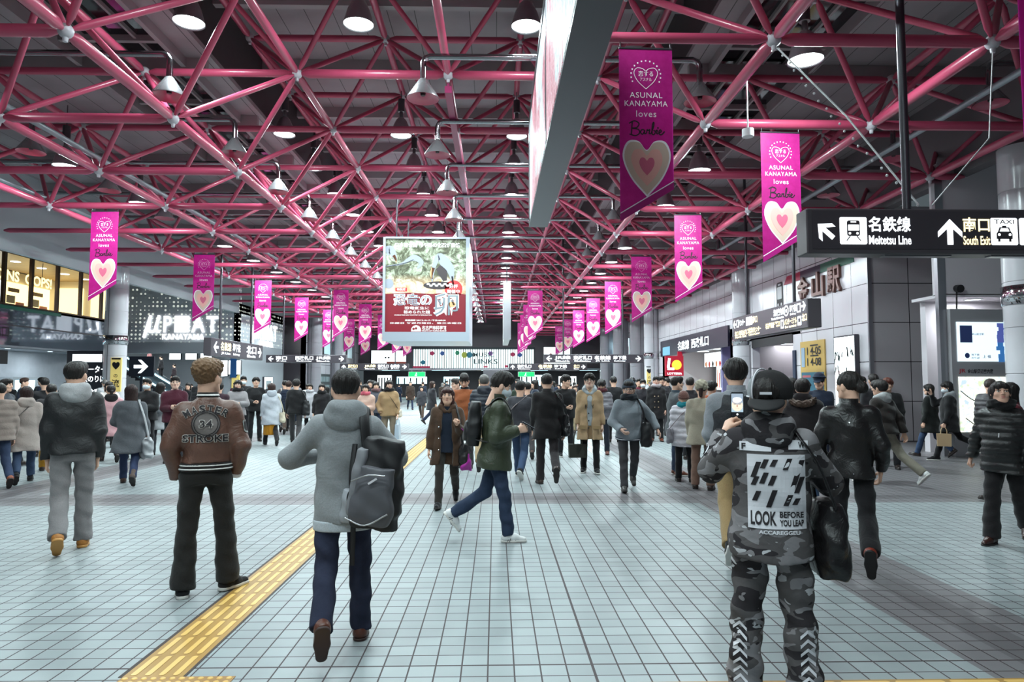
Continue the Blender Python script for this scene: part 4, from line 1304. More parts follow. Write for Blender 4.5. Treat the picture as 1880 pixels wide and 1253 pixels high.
part('box_frame', box(-W_ / 2 - .08, -W_ / 2, -.02, .1, -H_ / 2 - .3, H_ / 2 + .05) + box(W_ / 2, W_ / 2 + .12, -.02, .1, -H_ / 2 - .3, H_ / 2 + .05) + box(-W_ / 2, W_ / 2, -.02, .1, H_ / 2, H_ / 2 + .06) + box(-W_ / 2, W_ / 2, -.02, .1, -H_ / 2 - .3, -H_ / 2), mat('frame silver', 'b9c2ce', .3, .4), pst, smooth=False)
for x in (-1, 1):
    for y in (.35, 3.29):
        part('hanger', cyl((x, y, H_ / 2), (x, y, ZM - EYE - 3.15), .025, None, 8), STEELD, pst)
def scenery():
    t = NT('poster scenery')
    o_ = t.obj()
    n = t.noise(o_, 3.2, 6, .75, .8)
    z = t.xyz(o_)[2]
    far = t.ramp(n, [(.3, lin('22251d')), (.46, lin('565a45')), (.57, lin('a4ad96')), (.72, lin('dfe6dc'))])
    near = t.ramp(n, [(.3, lin('8a6a4a')), (.48, lin('d8b48e')), (.6, lin('f2dcc2')), (.72, lin('fbf3e6'))])
    base = t.mix(t.m('SMOOTH_MIN', t.m('MAXIMUM', t.m('MULTIPLY', t.m('ADD', z, .1), 2.2), 0), 1, .1), near, far)
    t.set(Base_Color=base, Roughness=.3, Emission_Color=base, Emission_Strength=.22)
    return t.mat
red = mat('poster maroon', '7c1c28', .35, emit=.18)
PM = [scenery(), red, mat('poster white', 'f4f6f4', .4, emit=.35), mat('poster silver', '9aa0ac', .4, emit=.15), mat('poster dark', '3c3436', .5, emit=.1), mat('poster scarlet', 'd83a3c', .4, emit=.2), mat('poster tan', 'e0a878', .4, emit=.2), mat('poster slate', '7d8a92', .4, emit=.15)]
l0 = rect2(-W_ / 2, W_ / 2, -H_ / 2, H_ / 2, 0)
l1 = poly2([(-W_ / 2, -H_ / 2), (W_ / 2, -H_ / 2), (W_ / 2, -.3), (.9, -.22), (.2, -.28), (-.5, -.24), (-W_ / 2, -.28)], 1) + circ2(.9, -.12, .29, 5) + rect2(-.98, -.6, -.2, -.08, 5)
# feathered animals at the nest: tails, bodies, necks, beaks
l1 += stroke2([(-1.28, .62), (-.8, .7), (-.4, .9), (-.15, .75), (-.28, .55)], [.02, .06, .2, .16, .04], 3) + stroke2([(-1.28, .6), (-.7, .72), (-.4, .84)], .02, 4) + stroke2([(-1.3, 1.1), (-1.15, 1.16), (-1.02, .95), (-.96, .78)], [.3, .26, .16, .02], 3) + stroke2([(-1.05, .98), (-.98, .85), (-.96, .74)], [.1, .07, .01], 6) + circ2(-1.2, .05, .16, 3)
l1 += stroke2([(.2, .1), (.26, .6), (.42, .95), (.62, .75), (.8, .5), (.86, .1)], [.03, .12, .2, .34, .26, .04], 3) + stroke2([(.4, .6), (.55, .4), (.62, .15)], [.2, .3, .12], 4) + stroke2([(.24, .58), (.18, .36), (.22, .2)], [.12, .1, .02], 6) + stroke2([(.5, .2), (.42, .02)], .05, 6, 3, False) + stroke2([(.85, .3), (.9, -.02)], .05, 4, 3, False)
l1 += circ2(.42, .0, .5, 4, 20, .13)
l2 = [q for k in range(9) for q in circ2(.08 + .09 * k, .04 - .05 * (k % 2), .055, 2, 10, .035)]
l2 += text2('日本初公開 卵や巣の化石が集結', .05, 1.32, .16, 2.1, .03, mi=2) + text2('特別展', -.79, -.14, .09, .28, mi=2) + text2('好評', .9, -.03, .13, .28, mi=2) + text2('開催中', .9, -.2, .13, .4, mi=2)
l2 += text2('恐竜の', -.42, -.47, .42, 1.25, .06, mi=2) + text2('卵', .66, -.62, .78, .84, .07, mi=2)
l2 += text2('恐竜誕生に', -.28, -.74, .1, .8, mi=2) + text2('秘められた謎', -.28, -.87, .11, .85, mi=2) + text2('DINOSAUR EGGS AND THE MYSTERY OF REPRODUCTION', -.4, -.97, .035, 1.2, mi=2) + text2('名古屋市科学館', .28, -1.38, .13, .78, .02, mi=2) + text2('NAGOYA CITY SCIENCE MUSEUM', .28, -1.48, .04, .78, mi=2) + text2('開催期間 2017.3.18-17 / 平日AM9:30', .0, -1.14, .06, 1.3, mi=2) + text2('休館日 毎週月曜日、第三金曜日', 0, -1.23, .055, 2.3, mi=2) + circ2(-.3, -1.46, .16, 2, 16) 
l3 = text2('恐竜の', -.42, -.47, .38, 1.18, -.0, mi=3) + text2('卵', .66, -.62, .72, .78, .0, mi=7) + circ2(-.3, -1.4, .04, 1) + circ2(-.38, -1.42, .04, 1) + circ2(.86, -.62, .12, 6, 14, .09) + rect2(-.47, -.13, -1.6, -1.5, 1)
P = []
for i, l in enumerate((l0, l1, l2, l3)):
    P += on_plane(l, (0, .045 - .006 * i, 0), (1, 0, 0), (0, 0, 1))
part('poster_picture', P, PM, pst, smooth=False)
o = thing('advert_box', (.56, 37.35, EYE + 3.6), 0, 'narrow grey advert box hanging far down the hall beyond the dinosaur poster', 'advert box')
part('box_body', box(-.14, .16, -3.2, 3.2, -1.4, 1.4), GREYB, o, smooth=False)
part('edge_frame', box(-.18, .2, -3.3, -3.2, -1.45, 1.45), STEEL, o, smooth=False)
for y in (-3, 3):
    part('hanger', cyl((0, y, 1.4), (0, y, 2.53), .03, None, 6), STEELD, o)

# ---------------------------------------------------------------- banners
def banner_mat():
    t = NT('banner cloth')
    n = t.noise(t.obj(), 9, 3, .6, .4)
    c = t.mix(n, lin('a6126a'), lin('c0288c'))
    t.set(Base_Color=c, Roughness=.42)
    t.b.inputs['Specular IOR Level'].default_value = .5
    d = t.n('ShaderNodeBsdfTranslucent')
    t.put(d.inputs[0], t.mix(n, lin('c0289a'), lin('e050c0')))
    mx = t.n('ShaderNodeMixShader')
    mx.inputs[0].default_value = .35
    t.t.links.new(t.b.outputs[0], mx.inputs[1])
    t.t.links.new(d.outputs[0], mx.inputs[2])
    t.t.links.new(mx.outputs[0], t.t.nodes['Material Output'].inputs[0])
    return t.mat
BM = banner_mat()
BW = .72
def brib(x): return 0.0
def cloth3(pieces, off):
    out = []
    for V, f, m in pieces:
        y = np.array([brib(a) for a in V[:, 0]]) - off
        out.append((np.stack([V[:, 0], y, V[:, 1]], 1), f, m))
    return out
n = 10
xs = np.linspace(-BW / 2, BW / 2, n + 1)
bot = lambda x: -2.34 + (x + BW / 2) / BW * .44
V = np.array([(x, z) for x in xs for z in (bot(x), -1.2, 0)])
F = np.array([q for i in range(n) for j in range(2) for q in [(i * 3 + j, (i + 1) * 3 + j, (i + 1) * 3 + j + 1, i * 3 + j + 1)]])
bfab = cloth3([(V, F, 0)], .003) + [(v, f[:, ::-1], m) for v, f, m in cloth3([(V, F, 0)], -.003)]
m_fab = mesh('banner_cloth', bfab, BM)
heart = spline([(0, -.545), (-.11, -.44), (-.16, -.33), (-.12, -.26), (-.04, -.27), (0, -.3), (.04, -.27), (.12, -.26), (.16, -.33), (.11, -.44), (0, -.545)], 5)
lt = stroke2(heart, .008, 0, 2, False) + text2('恋する', 0, -.335, .075, .2, 0) + text2('アスナル', 0, -.415, .045, .16, 0)
for k in range(15):
    a = rad(205 - 230 * k / 14 + 0)
    lt += rect2(.2 * math.cos(a) - .009, .2 * math.cos(a) + .009, -.36 + .2 * math.sin(a) - .01, -.36 + .2 * math.sin(a) + .01)
lt += text2('ASUNAL', 0, -.63, .075, .44, -.002, spacing=1.1) + text2('KANAYAMA', 0, -.745, .075, .58, -.002, spacing=1.1) + text2('loves', 0, -.885, .085, .27, -.002, spacing=1.1)
m_let = mesh('banner_letters', cloth3(lt, .007), mat('banner white', 'f0e6f0', .5), False)
scr = [[(-.19, -1.0), (-.205, -1.17)], [(-.235, -1.02), (-.16, -.985), (-.1, -1.02), (-.13, -1.075), (-.19, -1.085), (-.11, -1.1), (-.095, -1.15), (-.15, -1.185), (-.23, -1.165)],
       [(-.03, -1.105), (-.065, -1.105), (-.08, -1.14), (-.055, -1.165), (-.03, -1.13), (-.025, -1.105), (-.025, -1.155), (0, -1.15)],
       [(0, -1.15), (.01, -1.1), (.02, -1.115), (.045, -1.1), (.035, -1.15), (.06, -1.155)], [(.06, -1.155), (.095, -1.06), (.1, -1.0), (.082, -1.03), (.075, -1.15), (.1, -1.165), (.12, -1.13), (.095, -1.105)],
       [(.12, -1.12), (.145, -1.105), (.138, -1.15), (.16, -1.155)], [(.16, -1.15), (.2, -1.12), (.185, -1.1), (.168, -1.13), (.18, -1.165), (.21, -1.16), (.245, -1.12)]]
bs = []
for s_ in scr:
    bs += stroke2(s_, .017, 0, 6)
bs += circ2(.155, -1.075, .012)
m_scr = mesh('banner_script', cloth3(bs, .008), BLACK, False)
hb = lambda sc_, cy: [(x_ * sc_, cy + z_ * sc_) for x_, z_ in spline([(0, -.42), (-.2, -.18), (-.3, .08), (-.24, .27), (-.1, .28), (0, .17), (.1, .28), (.24, .27), (.3, .08), (.2, -.18), (0, -.42)], 6)[:-1]]
pic, inn, pet, pet2 = poly2(hb(1.08, -1.56), 1), poly2(hb(1.0, -1.56), 2), poly2(hb(.7, -1.57), 3), poly2(hb(.34, -1.58), 4)
edge = poly2([(-BW / 2, bot(-BW / 2) + .1), (-BW / 2, bot(-BW / 2) + .115), (BW / 2, bot(BW / 2) + .115), (BW / 2, bot(BW / 2) + .1)], 1)
m_pic = mesh('banner_picture', cloth3(pic, .006) + cloth3(inn + edge, .008) + cloth3(pet, .010) + cloth3(pet2, .012),
             [mat('banner deep', 'a01470', .45), mat('banner white', 'f0e6f0', .5), mat('banner cream', 'cdb3a4', .5), mat('banner skin', 'e2a49c', .5), mat('banner rose', 'c9607c', .5)], False)
m_hem = mesh('banner_hem', cloth3([(np.array([(-BW / 2, bot(-BW / 2)), (BW / 2, bot(BW / 2)), (BW / 2, bot(BW / 2) + .1), (-BW / 2, bot(-BW / 2) + .1)]), np.array([(0, 1, 2, 3)]), 0)], .009), mat('banner deep', 'a01470', .45), False)
m_rod = mesh('banner_rod', cyl((-BW / 2, 0, .01), (BW / 2, 0, .01), .016, None, 8) + tube([(-BW / 2 + .02, 0, 0), (-BW / 2 + .02, 0, .1), (-BW / 2, 0, .2)], .008, 6) + tube([(BW / 2 - .02, 0, 0), (BW / 2 - .02, 0, .1), (BW / 2, 0, .2)], .008, 6), STEELD)
def banner(x, y, z, rz, label):
    o = thing('hanging_banner', (x, y, z), rz, label, 'banner', 'magenta banners hanging from the truss')
    for nm, m in (('cloth_panel', m_fab), ('lettering', m_let), ('script_word', m_scr), ('picture', m_pic), ('lower_hem', m_hem), ('hanging_rod', m_rod)):
        ob(nm, m, o)
    return o
BH = EYE + 4.46
for x, ys, nm in ((5.12, (5.85, 11.85, 17.85, 23.85, 29.85, 35.85, 41.85, 47.85, 53.85), 'the tiled wall run'), (1.95, (8.85, 32.85, 38.85, 44.85, 50.85), 'the advert box run'),
                  (-10.2, (17.85, 23.85, 29.85, 35.85, 41.85, 47.85, 53.85), 'the lettered wall run'), (-7.4, (32.85, 38.85, 44.85, 50.85, 56.85), 'the run by the dinosaur poster')):
    for i, y in enumerate(ys):
        banner(x + .05 * math.sin(y * 3), y, BH, rad(3 * math.sin(y * 1.7)), f'{ORD[i]} magenta banner down the hall in {nm}')

# ---------------------------------------------------------------- lamps
LAMPM = mat('lamp glow', 'f0fffd', .5, emit=14)
SHADE = mat('lamp housing', '8f8d92', .3, .6)
BALLAST = mat('lamp ballast', '3c3a3e', .4)
m_l = [('reflector', mesh('reflector', lathe([(.07, .46), (.13, .4), (.2, .25), (.27, .0), (.275, -.02), (.26, -.0), (.19, .24), (.1, .4)], 28), SHADE)),
       ('lamp_glass', mesh('lamp_glass', disc((0, 0, .012), .262, 28, 0, -1), LAMPM)),
       ('ballast', mesh('ballast', cyl((0, 0, .62), (0, 0, .95), .085, .085, 14) + cyl((0, 0, .45), (0, 0, .62), .05, .045, 12), BALLAST)),
       ('hook', mesh('hook', cyl((0, 0, .95), (0, 0, 1.45), .012, None, 6), STEELD))]
def light_data(pw, r):
    l = bpy.data.lights.new('lamp_light', 'AREA')
    l.shape = 'DISK'
    l.size = r
    l.energy = pw
    l.color = LAMP_COL
    l.spread = PI
    return l
LD, LS, LN = light_data(LAMP_W, .5), light_data(LAMP_W * 1.5, .5), light_data(LAMP_W * .6, .5)
def bay_lamp(x, y, z, label, grp, ld):
    o = thing('high_bay_lamp', (x, y, z), 0, label, 'lamp', grp)
    for nm, m in m_l:
        ob(nm, m, o)
    lo = bpy.data.objects.new('lamp_light', ld)
    COL.objects.link(lo)
    lo.parent = o
    lo.location = (0, 0, -.02)
    return o
ly = [-3.0, .8, 4.0, 7.5, 11.9, 17.4, 20.2, 23.0, 25.9, 28.8, 31.8, 34.8, 37.8, 40.8, 44, 48, 52, 56, 60]
for x, nm in ((XC - 4.5, 'the lettered wall line'), (XC - 1.5, 'the middle line'), (XC + 1.5, 'the advert box line')):
    for i, y in enumerate([q for q in ly if not (x < -4 and q == 7.5)]):
        bay_lamp(x, y, EYE + 6.4, f'{ORD[i]} glowing high bay lamp in {nm}', 'high bay lamps over the middle of the hall', LD if y > 5 else LN)
for x, nm in ((4.85, 'the tiled wall side line'), (-10.05, 'the lettered wall side line')):
    for i, y in enumerate((10.3, 15.9, 19.2, 25.3, 28.3, 31.3, 34.3, 37.3, 40.3, 43.3, 49.3, 55.3)):
        bay_lamp(x, y, EYE + 5.05, f'{ORD[i]} glowing high bay lamp in {nm}', 'high bay lamps along the sides', LS)
# ---------------------------------------------------------------- chrome pipes with funnel shades
CHROME = mat('chrome pipe', '9a9a9e', .15, 1.0)
m_f = [('funnel_shade', mesh('funnel_shade', lathe([(.05, .36), (.075, .34), (.285, .02), (.29, 0)], 28), mat('funnel outside', 'a7a4a8', .25, .7))),
       ('funnel_inside', mesh('funnel_inside', lathe([(.285, .0), (.06, .12), (.05, .1)], 28), PINK)),
       ('nozzle', mesh('nozzle', cyl((0, 0, .06), (0, 0, .14), .04, .05, 10), BLACK))]
PZ, FZ = EYE + 5.77, EYE + 5.0
rowy = [5.9] + [11.8 + 3.0 * k for k in range(16)]
for i, y in enumerate(rowy):
    for j, (x, ex, nm) in enumerate(((-10.1, -14.6, 'by the lettered wall'), (-5.73, -9.6, 'between banners and middle chord'), (-1.29, 1.9, 'in the dinosaur poster line'), (3.64, 1.95, 'beside the long advert box'), (8.9, 10.3, 'by the tiled wall'))):
        if i == 0 and j != 3 and j != 1:
            continue
        if i == 0 and j == 1:
            continue
        o = thing('funnel_pendant', (x, y + (.02 if j % 2 else 0), FZ), 0, f'{ORD[i]} funnel shade on a bent chrome pipe {nm}', 'pendant', 'funnel shades on chrome pipes')
        for nm_, m in m_f:
            ob(nm_, m, o)
        s = 1 if ex > x else -1
        L = abs(ex - x)
        pl = [(0, 0, .34), (0, 0, .55), (0, 0, .66), (s * .04, 0, .735), (s * .12, 0, .77), (s * L, 0, .77)]
        part('pipe', tube(pl, .055, 10), CHROME, o)
# long grey conduits along the sides and light wires
for i, (x, z) in enumerate(((-11.9, ZL + .25), (-8.9, ZL + .4), (8.3, ZL + .3))):
    part('trim_conduit', cyl((x, 3, z), (x, 60, z), .06, None, 8), mat('conduit grey', '8f959c', .4, .4), kind='structure')
o = part('string_lights', tube([(LX[3] + .05, 8.85, ZL - .12), (4.3, 8.1, 4.9), (4.75, 7.45, 3.62)], .012, 6), WHITE, label='white light string slanting from the truss down to the big hanging sign', cat='light string')
part('small_bulb', [q for k in range(22) for q in ball((LX[3] + .05 + (4.75 - LX[3] - .05) * k / 21 + .012 * (-1) ** k, 8.85 - 1.4 * k / 21, ZL - .12 + (3.62 - ZL + .12) * k / 21 - .1 * math.sin(PI * k / 21)), .017, 6)], WHITE, o)
o = part('string_lights', tube([(LX[4], 8.85, ZL - .12), (6.0, 8.0, 4.6), (4.9, 7.45, 3.62)], .008, 6), WHITE, label='thin light string slanting from the far truss joint down to the sign pole', cat='light string')
o = part('ceiling_sensor', cyl((0, 0, 0), (0, 0, .12), .09, .09, 14) + cyl((0, 0, .12), (0, 0, .9), .012, None, 6), WHITE, loc=(3.95, 10.4, EYE + 3.85), label='small white round sensor hanging beside the second banner of the tiled wall run', cat='sensor')
# ---------------------------------------------------------------- people: shared shapes (metres, for a 1.70 m figure)
def rx(a): c, s = math.cos(a), math.sin(a); return np.array([[1, 0, 0], [0, c, -s], [0, s, c]])
def ry(a): c, s = math.cos(a), math.sin(a); return np.array([[c, 0, s], [0, 1, 0], [-s, 0, c]])
def rz_(a): c, s = math.cos(a), math.sin(a); return np.array([[c, -s, 0], [s, c, 0], [0, 0, 1]])
def rt(pieces, R, t, s=1.0):
    R, t = np.asarray(R, float), np.asarray(t, float)
    return [(v * s @ R.T + t, f, m) for v, f, m in pieces]
def mirror(pieces):
    return [(v * (-1, 1, 1), f[:, ::-1], m) for v, f, m in pieces]

def head_proto(v, fem=False):
    f = Field((-.11, -.13, -.23), (.11, .13, .14), v)
    w_ = .95 if fem else 1.0
    f.ell((0, -.012, .03), (.076, .095, .085), k=.03).ell((0, .018, -.035), (.061 * w_, .066, .085), k=.03)
    f.ell((0, .056, -.09), (.028 * w_, .025, .022), k=.03)
    for s in (-1, 1):
        f.cap((s * .05, -.005, -.05), (s * .022, .045, -.092), .02, .018, k=.03)
        f.ell((s * .04, .056, -.022), (.022, .02, .022), k=.02)
        f.cap((s * .012, .077, .027), (s * .046, .066, .028), .009, .008, k=.012)
        f.ell((s * .0315, .094, .007), (.02, .016, .011), k=.01, sub=True)
        f.ell((s * .078, -.008, -.012), (.011, .021, .033), rz_(s * -.35), k=.008)
    f.cap((0, .083, .014), (0, .101, -.022), .007, .0115, k=.012)
    for s in (-1, 1):
        f.ell((s * .011, .09, -.027), (.0085, .01, .0075), k=.006)
    f.ell((0, .079, -.05), (.024, .013, .008), k=.008).ell((0, .077, -.064), (.02, .013, .008), k=.008)
    f.cap((0, -.03, -.07), (0, -.04, -.22), .053 * w_, .062 * w_, k=.03)
    p = f.net(0)
    for s in (-1, 1):
        p += ball((s * .0315, .0745, .006), .0125, 10, 1, (1.25, .9, .62)) + ball((s * .0315, .084, .006), .0062, 8, 2, (1, .5, 1))
        p += tube([(s * .015, .083, .012), (s * .031, .0885, .0155), (s * .047, .076, .01)], .0022, 5, 2)
        p += tube([(s * .013, .0875, .031), (s * .03, .086, .036), (s * .05, .071, .03)], [.003, .0042, .002], 6, 2)
    p += ball((0, .0875, -.0505), .01, 10, 3, (2.0, .55, .5)) + ball((0, .0865, -.062), .01, 10, 3, (1.75, .55, .6))
    return p
def hand_proto(curl, v=.0036, spread=1.0):
    """right hand hanging: wrist at origin, fingers towards -Z, palm towards -X, thumb towards +Y"""
    f = Field((-.1, -.07, -.22), (.04, .1, .05), v)
    f.cap((0, -.004, .04), (0, -.002, -.01), .026, .025, k=.01, flat=((1, 0, 0), .75))
    for y in (-.027, -.009, .009, .027):
        f.cap((0, y * .7, -.012), (0, y, -.085), .015, .0145, k=.014, flat=((1, 0, 0), .9))
    f.cap((-.004, .018, -.02), (-.008, .032, -.05), .017, .014, k=.014)
    c1, c2, c3 = (rad(a) for a in curl)
    for y, L in ((.028, .072), (.009, .08), (-.0095, .074), (-.027, .058)):
        p = np.array((0, y, -.086))
        a = 0
        for seg, c, r0, r1 in ((.45, c1, .0098, .0088), (.31, c2, .0088, .008), (.24, c3, .008, .0068)):
            a += c
            q = p + L * 1.02 * seg * np.array((-math.sin(a), y * .25 * spread, -math.cos(a)))
            f.cap(p, q, r0, r1, k=.004)
            p = q
    t0, t1 = np.array((-.008, .032, -.04)), np.array((-.02 - .012 * math.sin(c1), .056, -.066))
    t2 = t1 + np.array((-.014 - .01 * math.sin(c1), .006 - .02 * math.sin(c1), -.03))
    f.cap(t0, t1, .0135, .0105, k=.008).cap(t1, t2, .0105, .008, k=.003)
    return f.net(0)
def shoe_proto(kind, v=.006):
    u = Field((-.07, -.1, -.1), (.07, .22, .12), v)
    top = .09 if kind == 'boot' else .02
    r = .043 if kind == 'boot' else .039
    u.cap((0, -.03, -.045), (0, .06, -.05), .04, .039, k=.02).cap((0, .06, -.052), (0, .158, -.064), .039, .031, k=.03)
    u.cap((0, -.012, top), (0, -.02, -.045), r, .043, k=.03, start=True).cap((0, .0, -.02), (0, .075, -.035), .03, .03, k=.03)
    u.cut((0, 0, -.068), (0, 0, -1))
    s = Field((-.07, -.1, -.1), (.07, .22, -.04), v * .8)
    s.cap((0, -.032, -.075), (0, .06, -.075), .044, .044, k=.01).cap((0, .06, -.075), (0, .16, -.075), .045, .034, k=.02)
    s.cut((0, 0, -.088), (0, 0, -1)).cut((0, 0, -.062 if kind != 'leather' else -.07), (0, 0, 1))
    return u.net(0), s.net(0)
HEADS = {(fem, lod): head_proto(v, fem) for fem in (False, True) for lod, v in ((0, .0048), (1, .009))}
HANDS = {k: hand_proto(c) for k, c in (('relax', (22, 28, 18)), ('grip', (62, 75, 50)), ('hold', (38, 50, 30)), ('open', (10, 12, 8)))}
SHOES = {k: shoe_proto(k) for k in ('sneaker', 'leather', 'boot')}
SHOES_FAR = {k: shoe_proto(k, .013) for k in ('sneaker', 'leather', 'boot')}

def hair_proto(style, v):
    long_ = style in ('long', 'bob', 'wavy', 'bobfront')
    f = Field((-.15, -.2, -.4 if long_ else -.2), (.15, .14, .19), v)
    f.ell((0, -.016, .036), (.085, .105, .093), k=.02)
    if style == 'curly':
        f.ell((0, -.03, .075), (.088, .1, .075), k=.03).ell((0, .05, .09), (.06, .05, .045), k=.03)
    if style in ('mop', 'short', 'curly', 'tall'):
        f.ell((0, .045, .085), (.068, .055, .042), k=.03)
    if style == 'mop':
        f.ell((0, -.03, .03), (.094, .105, .095), k=.03).ell((0, .072, .06), (.07, .035, .03), k=.02)
        for s in (-1, 1):
            f.cap((s * .08, .02, .04), (s * .083, .012, -.02), .022, .015, k=.02)
    if style == 'tall':
        f.ell((0, .0, .1), (.07, .085, .055), k=.03)
    if long_:
        e = {'long': -.3, 'wavy': -.2, 'bob': -.13, 'bobfront': -.12}[style]
        f.cap((0, -.05, .0), (0, -.07, e), .083, .066, k=.04, flat=((0, 1, 0), .65))
        for s in (-1, 1):
            f.cap((s * .064, -.015, .03), (s * .074, -.01, e * .85), .029, .024, k=.03)
        f.ell((0, .062, .062), (.068, .035, .035), k=.02)
    if style == 'bun':
        f.ell((0, -.125, -.01), (.05, .045, .05), k=.015)
    if style == 'tail':
        f.cap((0, -.1, -.01), (0, -.125, -.16), .035, .02, k=.015)
    fz = .01 if style in ('short', 'curly', 'tall', 'bun', 'tail') else -.004
    f.ell((0, .125, -.06 + fz), (.074, .085, .105), k=.012, sub=True)
    if not long_:
        for s in (-1, 1):
            f.ell((s * .1, .012, -.03), (.03, .04, .055), k=.012, sub=True)
        f.cut((0, -.02, -.085), (0, .35, -.94))
    x, y, z = f.ax[0][:, None, None], f.ax[1][None, :, None] + .02, f.ax[2][None, None, :]
    th = np.arctan2(x, y)
    if style == 'curly':
        f.F = f.F + (.006 * np.sin(x * 150 + 3 * np.sin(z * 90)) * np.sin(y * 140 + 2 * np.sin(x * 80)) * (1 + 0 * z)).astype(np.float32)
    elif v < .012:
        rr = np.sqrt(x * x + y * y) * 30
        f.F = f.F + (.0022 * np.sin(th * 34 + 2.2 * np.sin(z * 38)) * np.clip(rr, 0, 1) + .0018 * np.sin(th * 13 + z * 30)).astype(np.float32)
    return f.net(0)
_hair = {}
def hair_of(style, v):
    if (style, v) not in _hair:
        _hair[(style, v)] = hair_proto(style, v)
    return _hair[(style, v)]

STAND = (dict(f=1, b=2, o=2.5, p=0, t=10), dict(f=-1, b=2, o=2.5, p=0, t=10))
WALK_L = (dict(f=22, b=6, o=1, p=-6, t=5), dict(f=-14, b=34, o=1, p=42, t=5))     # left leg forward
WALK_R = (WALK_L[1], WALK_L[0])
STRIDE_R = (dict(f=-24, b=30, o=0, p=52, t=5), dict(f=24, b=8, o=0, p=-8, t=5))
HANG = dict(f=2, o=9, b=10, i=3, hand='relax')
POCKET = dict(f=-14, o=20, b=42, i=28, hand='relax')
FRONT = dict(f=8, o=10, b=75, i=40, hand='hold')

def skeleton(h, legs, arms, lean, hyaw, hpitch, shw, twist=0):
    k = h / 1.7
    J = {'k': k}
    P0 = np.array((0, 0, .905 * k))
    R = rx(-rad(lean)) @ rz_(rad(twist))
    J['P0'], J['R'] = P0, R
    J['neck'] = P0 + R @ np.array((0, -.005, .525)) * k
    J['head'] = J['neck'] + R @ np.array((0, .012, .0)) * k + np.array((0, .01, .162)) * k
    J['Rh'] = rz_(rad(hyaw)) @ rx(-rad(hpitch))
    low = 9
    for s, n, l in ((-1, 'L', legs[0]), (1, 'R', legs[1])):
        hip = P0 + np.array((s * .092, 0, -.03)) * k
        a, o = rad(l['f']), rad(l['o'])
        d = np.array((s * math.sin(o), math.sin(a) * math.cos(o), -math.cos(a) * math.cos(o)))
        knee = hip + d * .405 * k
        a2 = a - rad(l['b'])
        d2 = np.array((s * math.sin(o) * .6, math.sin(a2), -math.cos(a2)))
        ank = knee + d2 / np.linalg.norm(d2) * .4 * k
        Rf = rz_(-s * rad(l['t'])) @ rx(-rad(l['p']))
        for q in ((0, -.075, -.088), (0, .19, -.088)):
            low = min(low, (ank + Rf @ np.array(q) * k)[2])
        J['hip' + n], J['knee' + n], J['ank' + n], J['Rf' + n] = hip, knee, ank, Rf
    for s, n, a_ in ((-1, 'L', arms[0]), (1, 'R', arms[1])):
        sh = P0 + R @ np.array((s * .16 * shw, -.008, .445)) * k
        if 'elbow' in a_:
            el = np.array(a_['elbow']) * k + (0, 0, low)
            wr = np.array(a_['wrist']) * k + (0, 0, low)
            el = sh + (el - sh) / np.linalg.norm(el - sh) * .285 * k
            wr = el + (wr - el) / np.linalg.norm(wr - el) * .25 * k
        else:
            f, o, b, i = (rad(a_[q]) for q in 'fobi')
            d = np.array((s * math.sin(o), math.sin(f) * math.cos(o), -math.cos(f) * math.cos(o)))
            el = sh + R @ d * .285 * k
            d2 = np.array((s * math.sin(o) * math.cos(b) - s * math.sin(i), math.sin(f + b) * math.cos(i), -math.cos(f + b)))
            wr = el + R @ (d2 / np.linalg.norm(d2)) * .25 * k
        J['sh' + n], J['el' + n], J['wr' + n] = sh, el, wr
    for q in J:
        if isinstance(J[q], np.ndarray) and J[q].shape == (3,):
            J[q] = J[q] - (0, 0, low)
    return J

def torso_prof(k, lo, hi, t, wide, flare, belly=0.0):
    P = [(-.42, .17 + flare, .13 + flare * .8, 0), (-.3, .168 + flare * .7, .128 + flare * .6, 0), (-.1, .168 + flare * .25, .126, -.006), (0, .157, .116, -.003), (.12, .142, .102 + belly, .004 + belly * .6), (.22, .15, .108 + belly * .6, .004),
         (.34, .158, .113, .0), (.42, .15, .1, -.006), (.47, .118, .084, -.01), (.51, .082, .072, -.012), (.55, .06, .06, -.012)]
    P = np.array(P)
    tt = t * np.interp(P[:, 0], [.3, .5], [1, .45])
    P[:, 1] = P[:, 1] * wide + tt
    P[:, 2] = P[:, 2] * wide + tt
    ws = np.unique(np.concatenate([[lo], P[(P[:, 0] > lo) & (P[:, 0] < hi), 0], [hi]]))
    return [(w_ * k, np.interp(w_, P[:, 0], P[:, 1]) * k, np.interp(w_, P[:, 0], P[:, 2]) * k, np.interp(w_, P[:, 0], P[:, 3]) * k) for w_ in ws]

